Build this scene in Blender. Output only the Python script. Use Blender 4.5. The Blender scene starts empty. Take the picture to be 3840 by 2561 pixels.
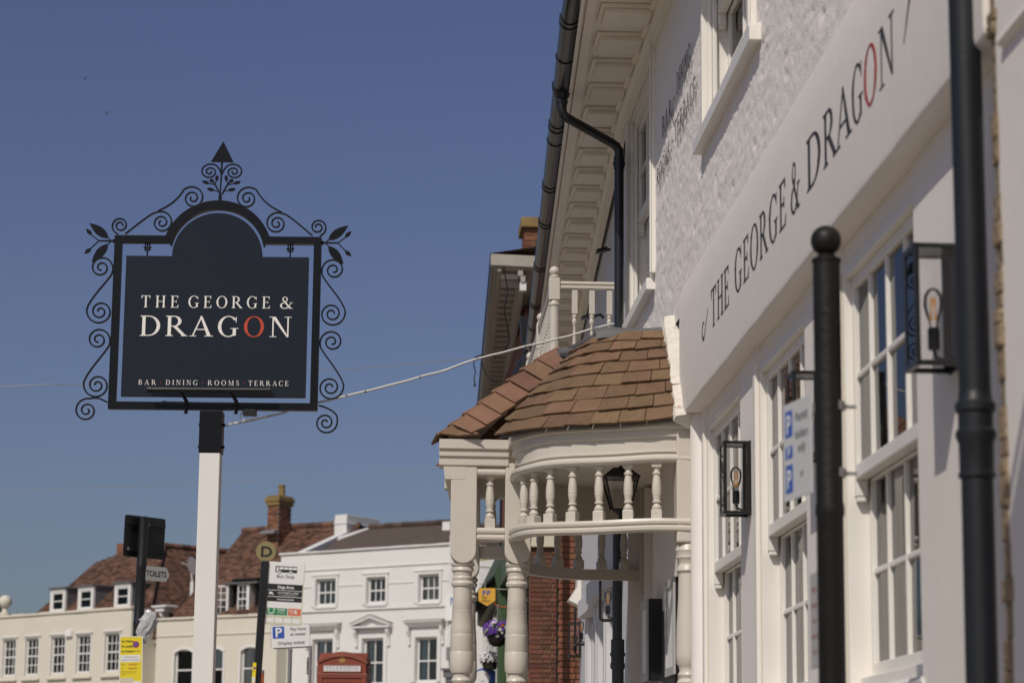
import bpy, bmesh, math, random
from math import sin, cos, pi, radians
from mathutils import Vector, Matrix, noise
from mathutils.geometry import tessellate_polygon

random.seed(7)
SC = bpy.context.scene
COL = SC.collection

# ------------------------------------------------------------------ camera, sky, sun, exposure
cam_d = bpy.data.cameras.new('camera')
cam_d.lens = 85.0
cam_d.sensor_width = 36.0
cam_d.sensor_fit = 'HORIZONTAL'
cam_d.clip_start = 0.1
cam_d.clip_end = 2000.0
cam_d.dof.use_dof = True
cam_d.dof.focus_distance = 16.6
cam_d.dof.aperture_fstop = 3.9
cam = bpy.data.objects.new('camera', cam_d)
COL.objects.link(cam)
cam.matrix_world = (Matrix.Translation((0, 0, 1.5)) @ Matrix.Rotation(radians(-2.94), 4, 'Z')
                    @ Matrix.Rotation(radians(90 + 10.59), 4, 'X') @ Matrix.Rotation(radians(0.55), 4, 'Z'))
SC.camera = cam

SUN_TO = Vector((-1.0, -1.75, 2.0)).normalized()
SUN_EL = math.asin(SUN_TO.z)
SUN_ROT = math.atan2(SUN_TO.x, SUN_TO.y)
world = bpy.data.worlds.new('World')
SC.world = world
world.use_nodes = True
wn = world.node_tree
wn.nodes.clear()
w_out = wn.nodes.new('ShaderNodeOutputWorld')
w_bg = wn.nodes.new('ShaderNodeBackground')
w_sky = wn.nodes.new('ShaderNodeTexSky')
w_sky.sky_type = 'NISHITA'
w_sky.sun_disc = False
w_sky.sun_elevation = SUN_EL
w_sky.sun_rotation = SUN_ROT
w_sky.air_density = 1.0
w_sky.dust_density = 1.9
w_sky.ozone_density = 4.4
w_sky.altitude = 100.0
w_hsv = wn.nodes.new('ShaderNodeHueSaturation')
w_hsv.inputs['Hue'].default_value = 0.522
w_hsv.inputs['Saturation'].default_value = 0.98
w_bg.inputs['Strength'].default_value = 0.056
wn.links.new(w_sky.outputs[0], w_hsv.inputs['Color'])
wn.links.new(w_hsv.outputs[0], w_bg.inputs['Color'])
wn.links.new(w_bg.outputs[0], w_out.inputs['Surface'])

sun_d = bpy.data.lights.new('sun', 'SUN')
sun_d.energy = 2.95
sun_d.angle = radians(0.53)
sun_d.color = (1.0, 0.93, 0.835)
sun = bpy.data.objects.new('sun', sun_d)
COL.objects.link(sun)
sun.rotation_euler = SUN_TO.to_track_quat('Z', 'Y').to_euler()
sun.location = (-20, -30, 31)

SC.view_settings.view_transform = 'Standard'
SC.view_settings.look = 'None'
SC.view_settings.gamma = 1.0
SC.view_settings.use_curve_mapping = False
SC.view_settings.exposure = 0.0
SC.render.engine = 'CYCLES'
SC.cycles.max_bounces = 6
SC.cycles.transparent_max_bounces = 12
SC.cycles.use_denoising = True

# ------------------------------------------------------------------ materials
MATS = {}
def mat(name, col, rough=0.6, metal=0.0, bump=None, var=None, rnd=0.0, isl=0.0, spec=0.5, dirt=None, coat=0.0, emit=None, bump2=None):
    """procedural material. bump=(scale,strength,distance) var=(scale,amount) rnd=per-object isl=per-island variation
    dirt=(scale, threshold, colour)"""
    if name in MATS:
        return MATS[name]
    m = bpy.data.materials.new(name)
    m.use_nodes = True
    nt = m.node_tree
    b = nt.nodes['Principled BSDF']
    b.inputs['Roughness'].default_value = rough
    b.inputs['Metallic'].default_value = metal
    b.inputs['Specular IOR Level'].default_value = spec
    b.inputs['Coat Weight'].default_value = coat
    geo = nt.nodes.new('ShaderNodeNewGeometry')
    pos = geo.outputs['Position']
    rgb = nt.nodes.new('ShaderNodeRGB')
    rgb.outputs[0].default_value = (*col, 1)
    cur = rgb.outputs[0]
    def mul(cur, fac_socket, lo, hi):
        mr = nt.nodes.new('ShaderNodeMapRange')
        mr.inputs['To Min'].default_value = lo
        mr.inputs['To Max'].default_value = hi
        nt.links.new(fac_socket, mr.inputs['Value'])
        mx = nt.nodes.new('ShaderNodeMix')
        mx.data_type = 'RGBA'; mx.blend_type = 'MULTIPLY'
        mx.inputs['Factor'].default_value = 1.0
        nt.links.new(cur, mx.inputs['A'])
        cc = nt.nodes.new('ShaderNodeCombineColor')
        for k in range(3):
            nt.links.new(mr.outputs[0], cc.inputs[k])
        nt.links.new(cc.outputs[0], mx.inputs['B'])
        return mx.outputs['Result']
    if var:
        vs = list(var) if isinstance(var, list) else [var]
        for sc, am in vs:
            n = nt.nodes.new('ShaderNodeTexNoise')
            n.inputs['Scale'].default_value = sc
            n.inputs['Detail'].default_value = 6
            n.inputs['Roughness'].default_value = 0.65
            nt.links.new(pos, n.inputs['Vector'])
            cur = mul(cur, n.outputs['Fac'], 1 - am * 1.4, 1 + am * 1.4)
    if rnd:
        oi = nt.nodes.new('ShaderNodeObjectInfo')
        cur = mul(cur, oi.outputs['Random'], 1 - rnd, 1 + rnd)
        hs = nt.nodes.new('ShaderNodeHueSaturation')
        wn_ = nt.nodes.new('ShaderNodeTexWhiteNoise'); wn_.noise_dimensions = '1D'
        nt.links.new(oi.outputs['Random'], wn_.inputs['W'])
        mr = nt.nodes.new('ShaderNodeMapRange')
        mr.inputs['To Min'].default_value = 0.5 - 0.010; mr.inputs['To Max'].default_value = 0.5 + 0.012
        nt.links.new(wn_.outputs['Value'], mr.inputs['Value'])
        nt.links.new(mr.outputs[0], hs.inputs['Hue'])
        nt.links.new(cur, hs.inputs['Color'])
        cur = hs.outputs[0]
    if isl:
        cur = mul(cur, geo.outputs['Random Per Island'], 1 - isl, 1 + isl)
    if dirt:
        for sc, th, dc in (dirt if isinstance(dirt, list) else [dirt]):
            n = nt.nodes.new('ShaderNodeTexNoise')
            n.inputs['Scale'].default_value = sc
            n.inputs['Detail'].default_value = 8
            n.inputs['Roughness'].default_value = 0.7
            nt.links.new(pos, n.inputs['Vector'])
            mr = nt.nodes.new('ShaderNodeMapRange')
            mr.inputs['From Min'].default_value = th
            mr.inputs['From Max'].default_value = th + 0.08
            nt.links.new(n.outputs['Fac'], mr.inputs['Value'])
            mx = nt.nodes.new('ShaderNodeMix'); mx.data_type = 'RGBA'
            nt.links.new(mr.outputs[0], mx.inputs['Factor'])
            nt.links.new(cur, mx.inputs['A'])
            mx.inputs['B'].default_value = (*dc, 1)
            cur = mx.outputs['Result']
    nt.links.new(cur, b.inputs['Base Color'])
    last = None
    for bp in (bump, bump2):
        if bp:
            n = nt.nodes.new('ShaderNodeTexNoise')
            n.inputs['Scale'].default_value = bp[0]
            n.inputs['Detail'].default_value = 5
            nt.links.new(pos, n.inputs['Vector'])
            bu = nt.nodes.new('ShaderNodeBump')
            bu.inputs['Strength'].default_value = bp[1]
            bu.inputs['Distance'].default_value = bp[2]
            nt.links.new(n.outputs['Fac'], bu.inputs['Height'])
            if last:
                nt.links.new(last, bu.inputs['Normal'])
            last = bu.outputs[0]
    if last:
        nt.links.new(last, b.inputs['Normal'])
    if emit:
        b.inputs['Emission Color'].default_value = (*emit[0], 1)
        b.inputs['Emission Strength'].default_value = emit[1]
    MATS[name] = m
    return m

def glass_mat(name, tint=(1, 1, 1), refl=1.0, rough=0.02):
    if name in MATS:
        return MATS[name]
    m = bpy.data.materials.new(name)
    m.use_nodes = True
    nt = m.node_tree
    nt.nodes.clear()
    o = nt.nodes.new('ShaderNodeOutputMaterial')
    tr = nt.nodes.new('ShaderNodeBsdfTransparent'); tr.inputs[0].default_value = (*tint, 1)
    gl = nt.nodes.new('ShaderNodeBsdfGlossy'); gl.inputs['Roughness'].default_value = rough
    fr = nt.nodes.new('ShaderNodeFresnel'); fr.inputs['IOR'].default_value = 1.5
    mx = nt.nodes.new('ShaderNodeMixShader')
    nt.links.new(fr.outputs[0], mx.inputs[0])
    nt.links.new(tr.outputs[0], mx.inputs[1])
    nt.links.new(gl.outputs[0], mx.inputs[2])
    nt.links.new(mx.outputs[0], o.inputs['Surface'])
    MATS[name] = m
    return m

M = dict(
    wall=mat('painted_stone', (.82, .768, .725), .85, bump=(80, .6, .008), var=[(1.3, .03), (14, .03)], bump2=(32, .22, .008),
             dirt=[(38, .655, (.46, .42, .40)), (75, .70, (.30, .27, .255)), (3.1, .72, (.68, .63, .60))]),
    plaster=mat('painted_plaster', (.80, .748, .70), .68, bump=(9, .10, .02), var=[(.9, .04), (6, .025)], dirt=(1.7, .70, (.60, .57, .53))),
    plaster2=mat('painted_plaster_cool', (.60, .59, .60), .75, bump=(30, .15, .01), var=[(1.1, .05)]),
    cream=mat('cream_joinery', (.565, .52, .455), .38, bump=(35, .12, .006), var=[(2.0, .05), (22, .03)], dirt=(5.5, .70, (.45, .40, .33))),
    joinery=mat('white_joinery', (.78, .745, .69), .35, bump=(40, .08, .004), var=[(3, .04)], dirt=(7, .72, (.5, .46, .41))),
    soffit=mat('soffit_paint', (.80, .735, .645), .6, bump=(20, .1, .01), var=[(2, .08), (9, .04)], dirt=(4, .70, (.40, .35, .29))),
    reveal=mat('cream_reveal', (.66, .59, .48), .6, var=(2, .04)),
    black=mat('black_paint', (.012, .012, .013), .32, bump=(60, .06, .003), var=(5, .25)),
    gutter=mat('black_plastic_gutter', (.016, .017, .020), .3, var=(3, .3), bump=(90, .05, .002)),
    iron=mat('charcoal_cast_iron', (.014, .016, .020), .45, spec=.35, bump=(70, .2, .004), var=[(4, .2)], dirt=(12, .68, (.07, .07, .068))),
    oldblack=mat('weathered_black_post', (.009, .008, .0075), .5, spec=.3, bump=(45, .4, .006), var=(6, .4), dirt=[(26, .66, (.085, .065, .045)), (9, .66, (.06, .026, .014))]),
    navy=mat('navy_gloss_board', (.0125, .0155, .0215), .16, spec=.38, var=(3, .05), bump=(2.5, .03, .01)),
    ironwork=mat('black_ironwork', (.006, .0065, .008), .30, spec=.25, bump=(80, .05, .002)),
    letter=mat('cream_white_letters', (.80, .77, .72), .5),
    redletter=mat('orange_red_letter', (.50, .055, .018), .45),
    blackletter=mat('charcoal_painted_letters', (.030, .029, .030), .6, dirt=(60, .68, (.40, .39, .38))),
    wornletter=mat('worn_black_letters', (.045, .043, .044), .75, dirt=(42, .56, (.60, .57, .55))),
    redwall=mat('dark_red_letter', (.36, .035, .025), .55),
    post=mat('white_sign_post', (.76, .74, .70), .3, var=(3, .03), dirt=(9, .74, (.6, .56, .5))),
    tile=mat('clay_tile', (.158, .094, .052), .85, bump=(70, .7, .008), var=[(7, .26), (40, .22)], rnd=.16,
             dirt=[(26, .665, (.36, .32, .25)), (9, .64, (.085, .066, .05)), (60, .70, (.06, .05, .035))]),
    hip=mat('clay_hip_tile', (.170, .090, .054), .75, bump=(60, .3, .004), var=[(5, .28), (30, .1)], rnd=.22, dirt=(8, .66, (.085, .06, .05))),
    hipedge=mat('orange_clay_edge', (.42, .17, .085), .8, var=(20, .15)),
    mortar=mat('white_mortar_fillet', (.70, .66, .58), .9, bump=(28, .9, .03), var=(12, .1), dirt=(17, .62, (.40, .24, .16))),
    lead=mat('lead_sheet', (.13, .13, .133), .6, metal=.1, bump=(14, .4, .02), var=[(6, .25)], dirt=(11, .68, (.2, .2, .2))),
    wood_dark=mat('brown_underlay', (.35, .31, .26), .7, var=(4, .1)),  # plain brown-grey underlay beneath the porch tiles
    glass=glass_mat('window_glass'),
    glass_dark=mat('dark_window_glass', (.010, .011, .013), .04, spec=.6, bump=(1.6, .06, .02)),
    clear=glass_mat('lantern_glass'),
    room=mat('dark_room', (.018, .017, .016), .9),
    curtain=mat('net_curtain', (.36, .36, .35), .9, var=(5, .2)),
    bluecurtain=mat('pale_blue_curtain', (.28, .40, .46), .9, var=(6, .15)),
    cable=mat('white_cable', (.78, .75, .69), .4),
    wire=mat('grey_wire', (.42, .41, .40), .6),
    steel=mat('galvanised_steel', (.27, .265, .26), .5, metal=.3, bump=(50, .15, .003), var=[(8, .15)]),
    white=mat('far_white_render', (.69, .68, .655), .8, var=[(.8, .04), (5, .025)], bump=(12, .15, .02), dirt=(1.3, .72, (.68, .66, .62))),
    farcream=mat('far_cream_render', (.64, .595, .50), .8, var=[(.7, .05), (4, .025)], bump=(12, .15, .02), dirt=(1.2, .70, (.60, .555, .47))),
    farwhite=mat('far_window_paint', (.72, .71, .69), .5),
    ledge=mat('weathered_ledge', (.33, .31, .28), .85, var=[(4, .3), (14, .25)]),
    farpane=mat('far_window_pane', (.012, .013, .015), .06, spec=.5),
    ftile=mat('old_red_roof_tiles', (.125, .063, .040), .9, isl=.6, var=[(.9, .22), (5, .25)], bump=(20, .4, .02),
              dirt=[(3.2, .62, (.06, .042, .032)), (7, .69, (.25, .11, .05))]),
    ftile2=mat('old_brown_roof_tiles', (.080, .052, .040), .9, isl=.35, var=[(.9, .22), (5, .25)], bump=(20, .4, .02),
               dirt=[(3.2, .62, (.045, .036, .032)), (8, .70, (.15, .085, .05))]),
    ftile3=mat('brown_slate_roof', (.090, .066, .052), .85, isl=.20, var=[(.6, .2), (3, .2)], bump=(20, .3, .02), dirt=(2.0, .62, (.045, .04, .037))),
    fbrick=mat('old_chimney_bricks', (.19, .082, .045), .9, isl=.55, var=[(2, .3), (9, .3)], bump=(30, .6, .02), dirt=(5, .63, (.06, .04, .03))),
    lichen=mat('lichen_stone', (.23, .155, .06), .9, var=[(4, .35), (12, .3)], bump=(20, .6, .02), dirt=(6, .62, (.10, .08, .06))),
    brick=mat('red_brick', (.21, .078, .042), .88, rnd=.28, var=[(6, .18), (50, .15)], bump=(60, .5, .006), dirt=(14, .70, (.09, .05, .035))),
    brick2=mat('brown_red_brick', (.145, .056, .034), .88, rnd=.28, var=[(6, .2), (50, .15)], bump=(60, .5, .006), dirt=(12, .69, (.30, .20, .12))),
    joint=mat('lime_mortar', (.36, .30, .22), .95, bump=(60, .5, .006), var=(9, .15)),
    phone=mat('faded_red_paint', (.24, .055, .028), .42, var=[(2, .1), (9, .12)], bump=(25, .15, .006), dirt=(9, .70, (.22, .09, .06))),
    phonetop=mat('weathered_red_roof', (.255, .066, .038), .6, var=[(4, .2), (15, .18)], dirt=(8, .64, (.16, .10, .075))),
    gold=mat('gilt_paint', (.62, .42, .14), .4, metal=.3),
    opal=mat('opal_glass', (.70, .68, .68), .5, var=(4, .05), dirt=(6, .60, (.36, .33, .35))),
    signwhite=mat('sign_white', (.78, .77, .74), .45, var=(5, .03), dirt=(6, .73, (.62, .58, .48))),
    signblack=mat('sign_black', (.015, .015, .016), .45),
    signblue=mat('sign_blue', (.035, .10, .42), .4),
    signred=mat('sign_red', (.45, .035, .03), .45),
    signgreen=mat('sign_green', (.02, .22, .08), .45),
    signorange=mat('sign_orange', (.62, .16, .07), .45),
    signcream=mat('sign_faded_cream', (.62, .57, .43), .6, var=(9, .06)),
    signdull=mat('sign_dull_white', (.56, .56, .55), .5, var=(8, .05)),
    signgrey=mat('sign_grey', (.42, .42, .40), .5, var=(8, .08)),
    greytext=mat('grey_text', (.20, .20, .21), .6),
    stopgold=mat('olive_gold_disc', (.25, .205, .09), .5, var=(4, .05)),
    yellow=mat('yellow_notice', (.78, .62, .02), .45, var=(12, .05)),
    amber=mat('amber_sign', (.72, .40, .05), .45),
    plastic=mat('grey_polythene', (.42, .42, .42), .22, var=[(14, .3), (5, .4)], spec=.7),
    orange=mat('orange_red_post', (.50, .09, .02), .45),
    green=mat('green_shopfront', (.045, .085, .035), .45, var=(3, .15)),
    greyeave=mat('weathered_grey_eave', (.38, .345, .30), .8, var=[(3, .15), (14, .12)]),
    leaf=mat('basket_leaves', (.05, .085, .018), .6, isl=.5),
    petal_w=mat('white_petals', (.80, .78, .78), .7),
    petal_p=mat('purple_petals', (.13, .035, .36), .7),
    petal_o=mat('orange_petals', (.55, .08, .02), .7),
    basket=mat('dark_basket', (.012, .010, .009), .9),
    tree=mat('tree_foliage', (.045, .070, .026), .7, isl=.6, var=(.5, .25)),
    trunk=mat('tree_bark', (.07, .055, .04), .9, bump=(12, .6, .03)),
    filament=mat('glowing_filament', (.9, .45, .12), .5, emit=((1.0, .42, .08), .22)),
    asphalt=mat('asphalt', (.075, .07, .064), .9, var=[(.5, .15), (20, .2)], bump=(60, .5, .01)),
    paving=mat('stone_paving', (.33, .285, .225), .85, var=[(.6, .12), (8, .12)], bump=(20, .3, .01)),
    kerb=mat('granite_kerb', (.28, .27, .26), .8, var=(6, .12)),
    grass=mat('green_turf', (.06, .085, .025), .9, var=[(.2, .2), (4, .25)]),
    door=mat('dark_door', (.028, .026, .026), .5),
    slatepipe=mat('slate_grey_pipe', (.065, .073, .084), .5, bump=(70, .2, .004), var=[(4, .2)], dirt=(14, .66, (.16, .15, .14))),
    bounce_floor=mat('dark_bounce_floor', (.045, .028, .022), .7, var=(9, .2)),  # dark floor colour that keeps bounced light out of the porch
    edge=mat('crumbling_brick_edge', (.25, .185, .12), .95, bump=(30, .9, .02), var=[(14, .35), (50, .2)]),
    bird=mat('dark_bird', (.03, .03, .035), .8),
)

# ------------------------------------------------------------------ mesh helpers
class MB:
    def __init__(s):
        s.v = []; s.f = []
    def add(s, vs, fs):
        n = len(s.v)
        s.v += [tuple(p) for p in vs]
        s.f += [tuple(i + n for i in f) for f in fs]
        return s
    def box(s, x0, x1, y0, y1, z0, z1):
        if x0 > x1: x0, x1 = x1, x0
        if y0 > y1: y0, y1 = y1, y0
        if z0 > z1: z0, z1 = z1, z0
        return s.add([(x0, y0, z0), (x1, y0, z0), (x1, y1, z0), (x0, y1, z0), (x0, y0, z1), (x1, y0, z1), (x1, y1, z1), (x0, y1, z1)],
                     [(0, 3, 2, 1), (4, 5, 6, 7), (0, 1, 5, 4), (1, 2, 6, 5), (2, 3, 7, 6), (3, 0, 4, 7)])
    def hexa(s, p):      # 8 corners: bottom 4 ccw, top 4 ccw
        return s.add(p, [(0, 3, 2, 1), (4, 5, 6, 7), (0, 1, 5, 4), (1, 2, 6, 5), (2, 3, 7, 6), (3, 0, 4, 7)])
    def poly(s, pts):
        return s.add(pts, [tuple(range(len(pts)))])
    def prism(s, pts, d):     # planar polygon pts (3D) extruded by vector d
        n = len(pts); d = Vector(d)
        a = [Vector(p) for p in pts]; b = [p + d for p in a]
        fs = [tuple(reversed(range(n))), tuple(range(n, 2 * n))]
        for i in range(n):
            j = (i + 1) % n
            fs.append((i, j, n + j, n + i))
        return s.add(a + b, fs)
    def tube(s, path, r, n=8, cap=True, closed=False):
        P = [Vector(p) for p in path]
        R = r if isinstance(r, (list, tuple)) else [r] * len(P)
        rings = []
        up = None
        for i, p in enumerate(P):
            if closed:
                t = (P[(i + 1) % len(P)] - P[i - 1])
            elif i == 0: t = P[1] - P[0]
            elif i == len(P) - 1: t = P[-1] - P[-2]
            else: t = (P[i + 1] - P[i]).normalized() + (P[i] - P[i - 1]).normalized()
            if t.length < 1e-9: t = Vector((0, 0, 1))
            t.normalize()
            if up is None:
                up = Vector((0, 0, 1)) if abs(t.z) < .9 else Vector((1, 0, 0))
            a = t.cross(up)
            if a.length < 1e-6:
                a = t.cross(Vector((0, 1, 0)))
            a.normalize(); b = a.cross(t).normalized(); up = b
            rings.append([p + (a * cos(2 * pi * k / n) + b * sin(2 * pi * k / n)) * R[i] for k in range(n)])
        vs = [q for rg in rings for q in rg]
        fs = []
        m = len(rings)
        for i in range(m if closed else m - 1):
            i2 = (i + 1) % m
            for k in range(n):
                k2 = (k + 1) % n
                fs.append((i * n + k, i2 * n + k, i2 * n + k2, i * n + k2))
        if cap and not closed:
            fs.append(tuple(range(n))); fs.append(tuple(reversed(range((m - 1) * n, m * n))))
        return s.add(vs, fs)
    def lathe(s, prof, n=20, c=(0, 0, 0), cap=True):   # prof [(z,r)]
        vs = []; fs = []
        for z, r in prof:
            for k in range(n):
                a = 2 * pi * k / n
                vs.append((c[0] + r * cos(a), c[1] + r * sin(a), c[2] + z))
        for i in range(len(prof) - 1):
            for k in range(n):
                k2 = (k + 1) % n
                fs.append((i * n + k, i * n + k2, (i + 1) * n + k2, (i + 1) * n + k))
        if cap:
            fs.append(tuple(reversed(range(n)))); m = (len(prof) - 1) * n
            fs.append(tuple(range(m, m + n)))
        return s.add(vs, fs)
    def ball(s, c, r, n=16, m=10, sz=1.0):
        return s.lathe([(-r * sz * cos(pi * i / m), max(1e-4, r * sin(pi * i / m))) for i in range(m + 1)], n, c)
    def disc(s, c, r, ax, thick, n=24):     # ax: normal vector
        ax = Vector(ax).normalized()
        a = ax.orthogonal().normalized(); b = ax.cross(a)
        pts = [Vector(c) + (a * cos(2 * pi * k / n) + b * sin(2 * pi * k / n)) * r for k in range(n)]
        return s.prism(pts, ax * thick)
    def sweep(s, path, prof, side=1.0, closed=True, z0=0.0):
        """path: plan points (x,y) or (x,y,z); prof: (outward offset, z) ; outward = side * left normal"""
        P = [Vector((p[0], p[1])) for p in path]
        Zs = [(p[2] if len(p) > 2 else 0) for p in path]
        n = len(prof); vs = []
        for i, p in enumerate(P):
            if i == 0: t = P[1] - P[0]
            elif i == len(P) - 1: t = P[-1] - P[-2]
            else: t = (P[i + 1] - P[i]).normalized() + (P[i] - P[i - 1]).normalized()
            t.normalize()
            nr = Vector((-t.y, t.x)) * side
            for o, z in prof:
                q = p + nr * o
                vs.append((q.x, q.y, z + Zs[i] + z0))
        fs = []
        m = len(P)
        rng = n if closed else n - 1
        for i in range(m - 1):
            for k in range(rng):
                k2 = (k + 1) % n
                fs.append((i * n + k, (i + 1) * n + k, (i + 1) * n + k2, i * n + k2))
        if closed:
            fs.append(tuple(range(n))); fs.append(tuple(reversed(range((m - 1) * n, m * n))))
        return s.add(vs, fs)
    def xf(s, mtx):
        s.v = [tuple(mtx @ Vector(p)) for p in s.v]; return s

def root_of(o):
    while o.parent: o = o.parent
    return o

def mesh_from(name, mb, m, smooth=False, off=None):
    ang = 38 if smooth is True else smooth
    me = bpy.data.meshes.new(name)
    v = mb.v if off is None else [(p[0] - off[0], p[1] - off[1], p[2] - off[2]) for p in mb.v]
    me.from_pydata(v, [], mb.f)
    bm = bmesh.new(); bm.from_mesh(me)
    bmesh.ops.recalc_face_normals(bm, faces=bm.faces)
    bm.to_mesh(me); bm.free()
    if smooth:
        me.polygons.foreach_set('use_smooth', [True] * len(me.polygons))
        try: me.set_sharp_from_angle(angle=radians(ang))
        except Exception: pass
    me.materials.append(m)
    me.update()
    return me

def part(name, mb, m, parent=None, bev=None, smooth=False, world=True, label=None, mtx=None):
    off = None
    if parent is not None and world:
        rt = root_of(parent)
        off = rt.location
        if parent is not rt:
            off = off + parent.location
    me = mesh_from(name, mb, m, smooth, off)
    o = bpy.data.objects.new(name, me)
    COL.objects.link(o)
    if parent: o.parent = parent
    if mtx is not None: o.matrix_local = mtx
    if bev:
        b = o.modifiers.new('bevel', 'BEVEL'); b.width = bev; b.segments = 2; b.limit_method = 'ANGLE'; b.angle_limit = radians(40)
    if label: o['label'] = label
    return o

def inst(name, me, parent, loc, rot=(0, 0, 0), sc=None, mt=None):
    o = bpy.data.objects.new(name, me)
    COL.objects.link(o)
    o.parent = parent
    if parent is not None and root_of(parent).get('world_parts'):
        loc = Vector(loc) - root_of(parent).location
    o.location = loc; o.rotation_euler = rot
    if sc: o.scale = sc
    return o

def thing(name, label, cat, loc=(0, 0, 0), rot=(0, 0, 0), group=None):
    o = bpy.data.objects.new(name, None)
    o.empty_display_size = .2
    COL.objects.link(o)
    o.location = loc; o.rotation_euler = rot
    o['label'] = label; o['category'] = cat
    if group: o['group'] = group
    return o

def tag(o, label, cat, group=None):
    o['label'] = label; o['category'] = cat
    if group: o['group'] = group
    return o

def struct(name, mb, m, smooth=False):
    o = part(name, mb, m, None, smooth=smooth); o['kind'] = 'structure'; return o

def copy_thing(root, loc, label, rotz=None):
    r = root.copy(); COL.objects.link(r); r.location = loc
    if rotz is not None: r.rotation_euler = (0, 0, rotz)
    r['label'] = label
    for ch in list(root.children):
        c = ch.copy(); COL.objects.link(c); c.parent = r
        for g in list(ch.children):
            d = g.copy(); COL.objects.link(d); d.parent = c
    return r

# ------------------------------------------------------------------ serif lettering
TS, SS, SF, OV = .135, .045, .032, .085
def _r(x0, y0, x1, y1): return [(x0, y0), (x1, y0), (x1, y1), (x0, y1)]
def _arc(cx, cy, rx, ry, a0, a1, tx, ty, n=26):
    out = []
    A = [radians(a0 + (a1 - a0) * i / n) for i in range(n + 1)]
    for i in range(n):
        a, b = A[i], A[i + 1]
        out.append([(cx + rx * cos(a), cy + ry * sin(a)), (cx + rx * cos(b), cy + ry * sin(b)),
                    (cx + (rx - tx) * cos(b), cy + (ry - ty) * sin(b)), (cx + (rx - tx) * cos(a), cy + (ry - ty) * sin(a))])
    return out
def _stem(x, w=TS, foot=True, head=True):
    o = [_r(x, 0, x + w, 1)]
    if foot: o.append(_r(x - OV, 0, x + w + OV, SF)); o.append([(x - OV * .5, SF), (x + w + OV * .5, SF), (x + w, SF * 2.4), (x, SF * 2.4)])
    if head: o.append(_r(x - OV, 1 - SF, x + w + OV, 1)); o.append([(x, 1 - SF * 2.4), (x + w, 1 - SF * 2.4), (x + w + OV * .5, 1 - SF), (x - OV * .5, 1 - SF)])
    return o
def glyph(c):
    if c == 'I': return _stem(.1), .335
    if c == 'H': return _stem(.1) + _stem(.63) + [_r(.2, .49, .68, .49 + SS)], .865
    if c == 'T': return _stem(.34, head=False) + [_r(.04, 1 - SS, .775, 1), [(.04, .76), (.07, .76), (.13, 1 - SS), (.04, 1 - SS)], [(.745, .76), (.775, .76), (.775, 1 - SS), (.685, 1 - SS)]], .815
    if c in 'EFL':
        g = _stem(.1, head=c == 'L' or True)
        w = .66
        if c in 'EF': g += [_r(.2, 1 - SS, .62, 1), [(.59, .78), (.62, .78), (.62, 1 - SS), (.53, 1 - SS)], _r(.2, .49, .5, .49 + SS), [(.48, .40), (.51, .40), (.51, .63), (.48, .63)]]
        if c in 'EL': g += [_r(.2, 0, .64, SS), [(.55, SS), (.64, SS), (.675, .24), (.645, .24)]]
        return g, (.71 if c == 'E' else .68)
    if c == 'N': return [_r(.13, 0, .13 + SS + .01, 1), _r(.02, 0, .30, SF), _r(.0, 1 - SF, .2, 1), [(.10, 1), (.26, 1), (.79, 0), (.72, 0)], _r(.735, 0, .735 + SS + .01, 1), _r(.62, 1 - SF, .90, 1)], .90
    if c == 'A': return [[(.10, SF), (.155, SF), (.47, .93), (.43, 1)], [(.40, 1), (.48, 1), (.83, SF), (.68, SF)], _r(.23, .32, .66, .32 + SS), _r(.0, 0, .27, SF), _r(.58, 0, .92, SF)], .91
    if c == 'M': return [_r(.14, 0, .14 + SS + .01, 1), _r(.02, 0, .30, SF), _r(.02, 1 - SF, .2, 1), [(.13, 1), (.27, 1), (.60, 0), (.545, 0)], [(.545, 0), (.585, 0), (.92, 1), (.875, 1)], _r(.86, 0, .86 + TS, 1), _r(.78, 0, 1.07, SF), _r(.87, 1 - SF, 1.07, 1)], 1.10
    if c == 'D': return _stem(.1) + [_r(.2, 1 - SS, .36, 1), _r(.2, 0, .36, SS)] + _arc(.36, .5, .50, .5, -90, 90, .145, SS), .91
    if c == 'O': return _arc(.47, .5, .45, .52, 0, 360, .145, SS, 44), .94
    if c == 'G': return _arc(.47, .5, .45, .52, 40, 318, .145, SS, 38) + [_r(.66, .05, .66 + TS, .42), _r(.56, .42 - SF, .90, .42), [(.78, .70), (.81, .70), (.815, .98), (.785, .98)]], .93
    if c == 'C': return _arc(.47, .5, .45, .52, 42, 318, .145, SS, 36) + [[(.78, .70), (.81, .70), (.815, .98), (.785, .98)]], .86
    if c == 'R': return _stem(.1) + [_r(.2, 1 - SS, .36, 1), _r(.2, .47, .36, .47 + SS)] + _arc(.36, .735, .30, .265, -90, 90, .14, SS) + [[(.30, .49), (.46, .50), (.86, SF), (.70, SF)], _r(.66, 0, .93, SF)], .90
    if c == 'P': return _stem(.1) + [_r(.2, 1 - SS, .36, 1), _r(.2, .44, .36, .44 + SS)] + _arc(.36, .72, .30, .28, -90, 90, .14, SS), .72
    if c == 'B': return _stem(.1) + [_r(.2, 1 - SS, .34, 1), _r(.2, .50, .36, .50 + SS), _r(.2, 0, .36, SS)] + _arc(.34, .75, .28, .25, -90, 90, .13, SS) + _arc(.36, .27, .33, .27, -90, 90, .14, SS), .74
    if c == 'S': return _arc(.32, .745, .24, .275, 35, 245, .11, .055, 20) + _arc(.32, .265, .27, .285, -145, 62, .115, .055, 20) + [[(.13, .60), (.24, .66), (.52, .44), (.40, .38)]] + [[(.50, .74), (.53, .74), (.54, 1.0), (.51, 1.0)], [(.03, 0), (.06, 0), (.065, .28), (.035, .28)]], .62
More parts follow.
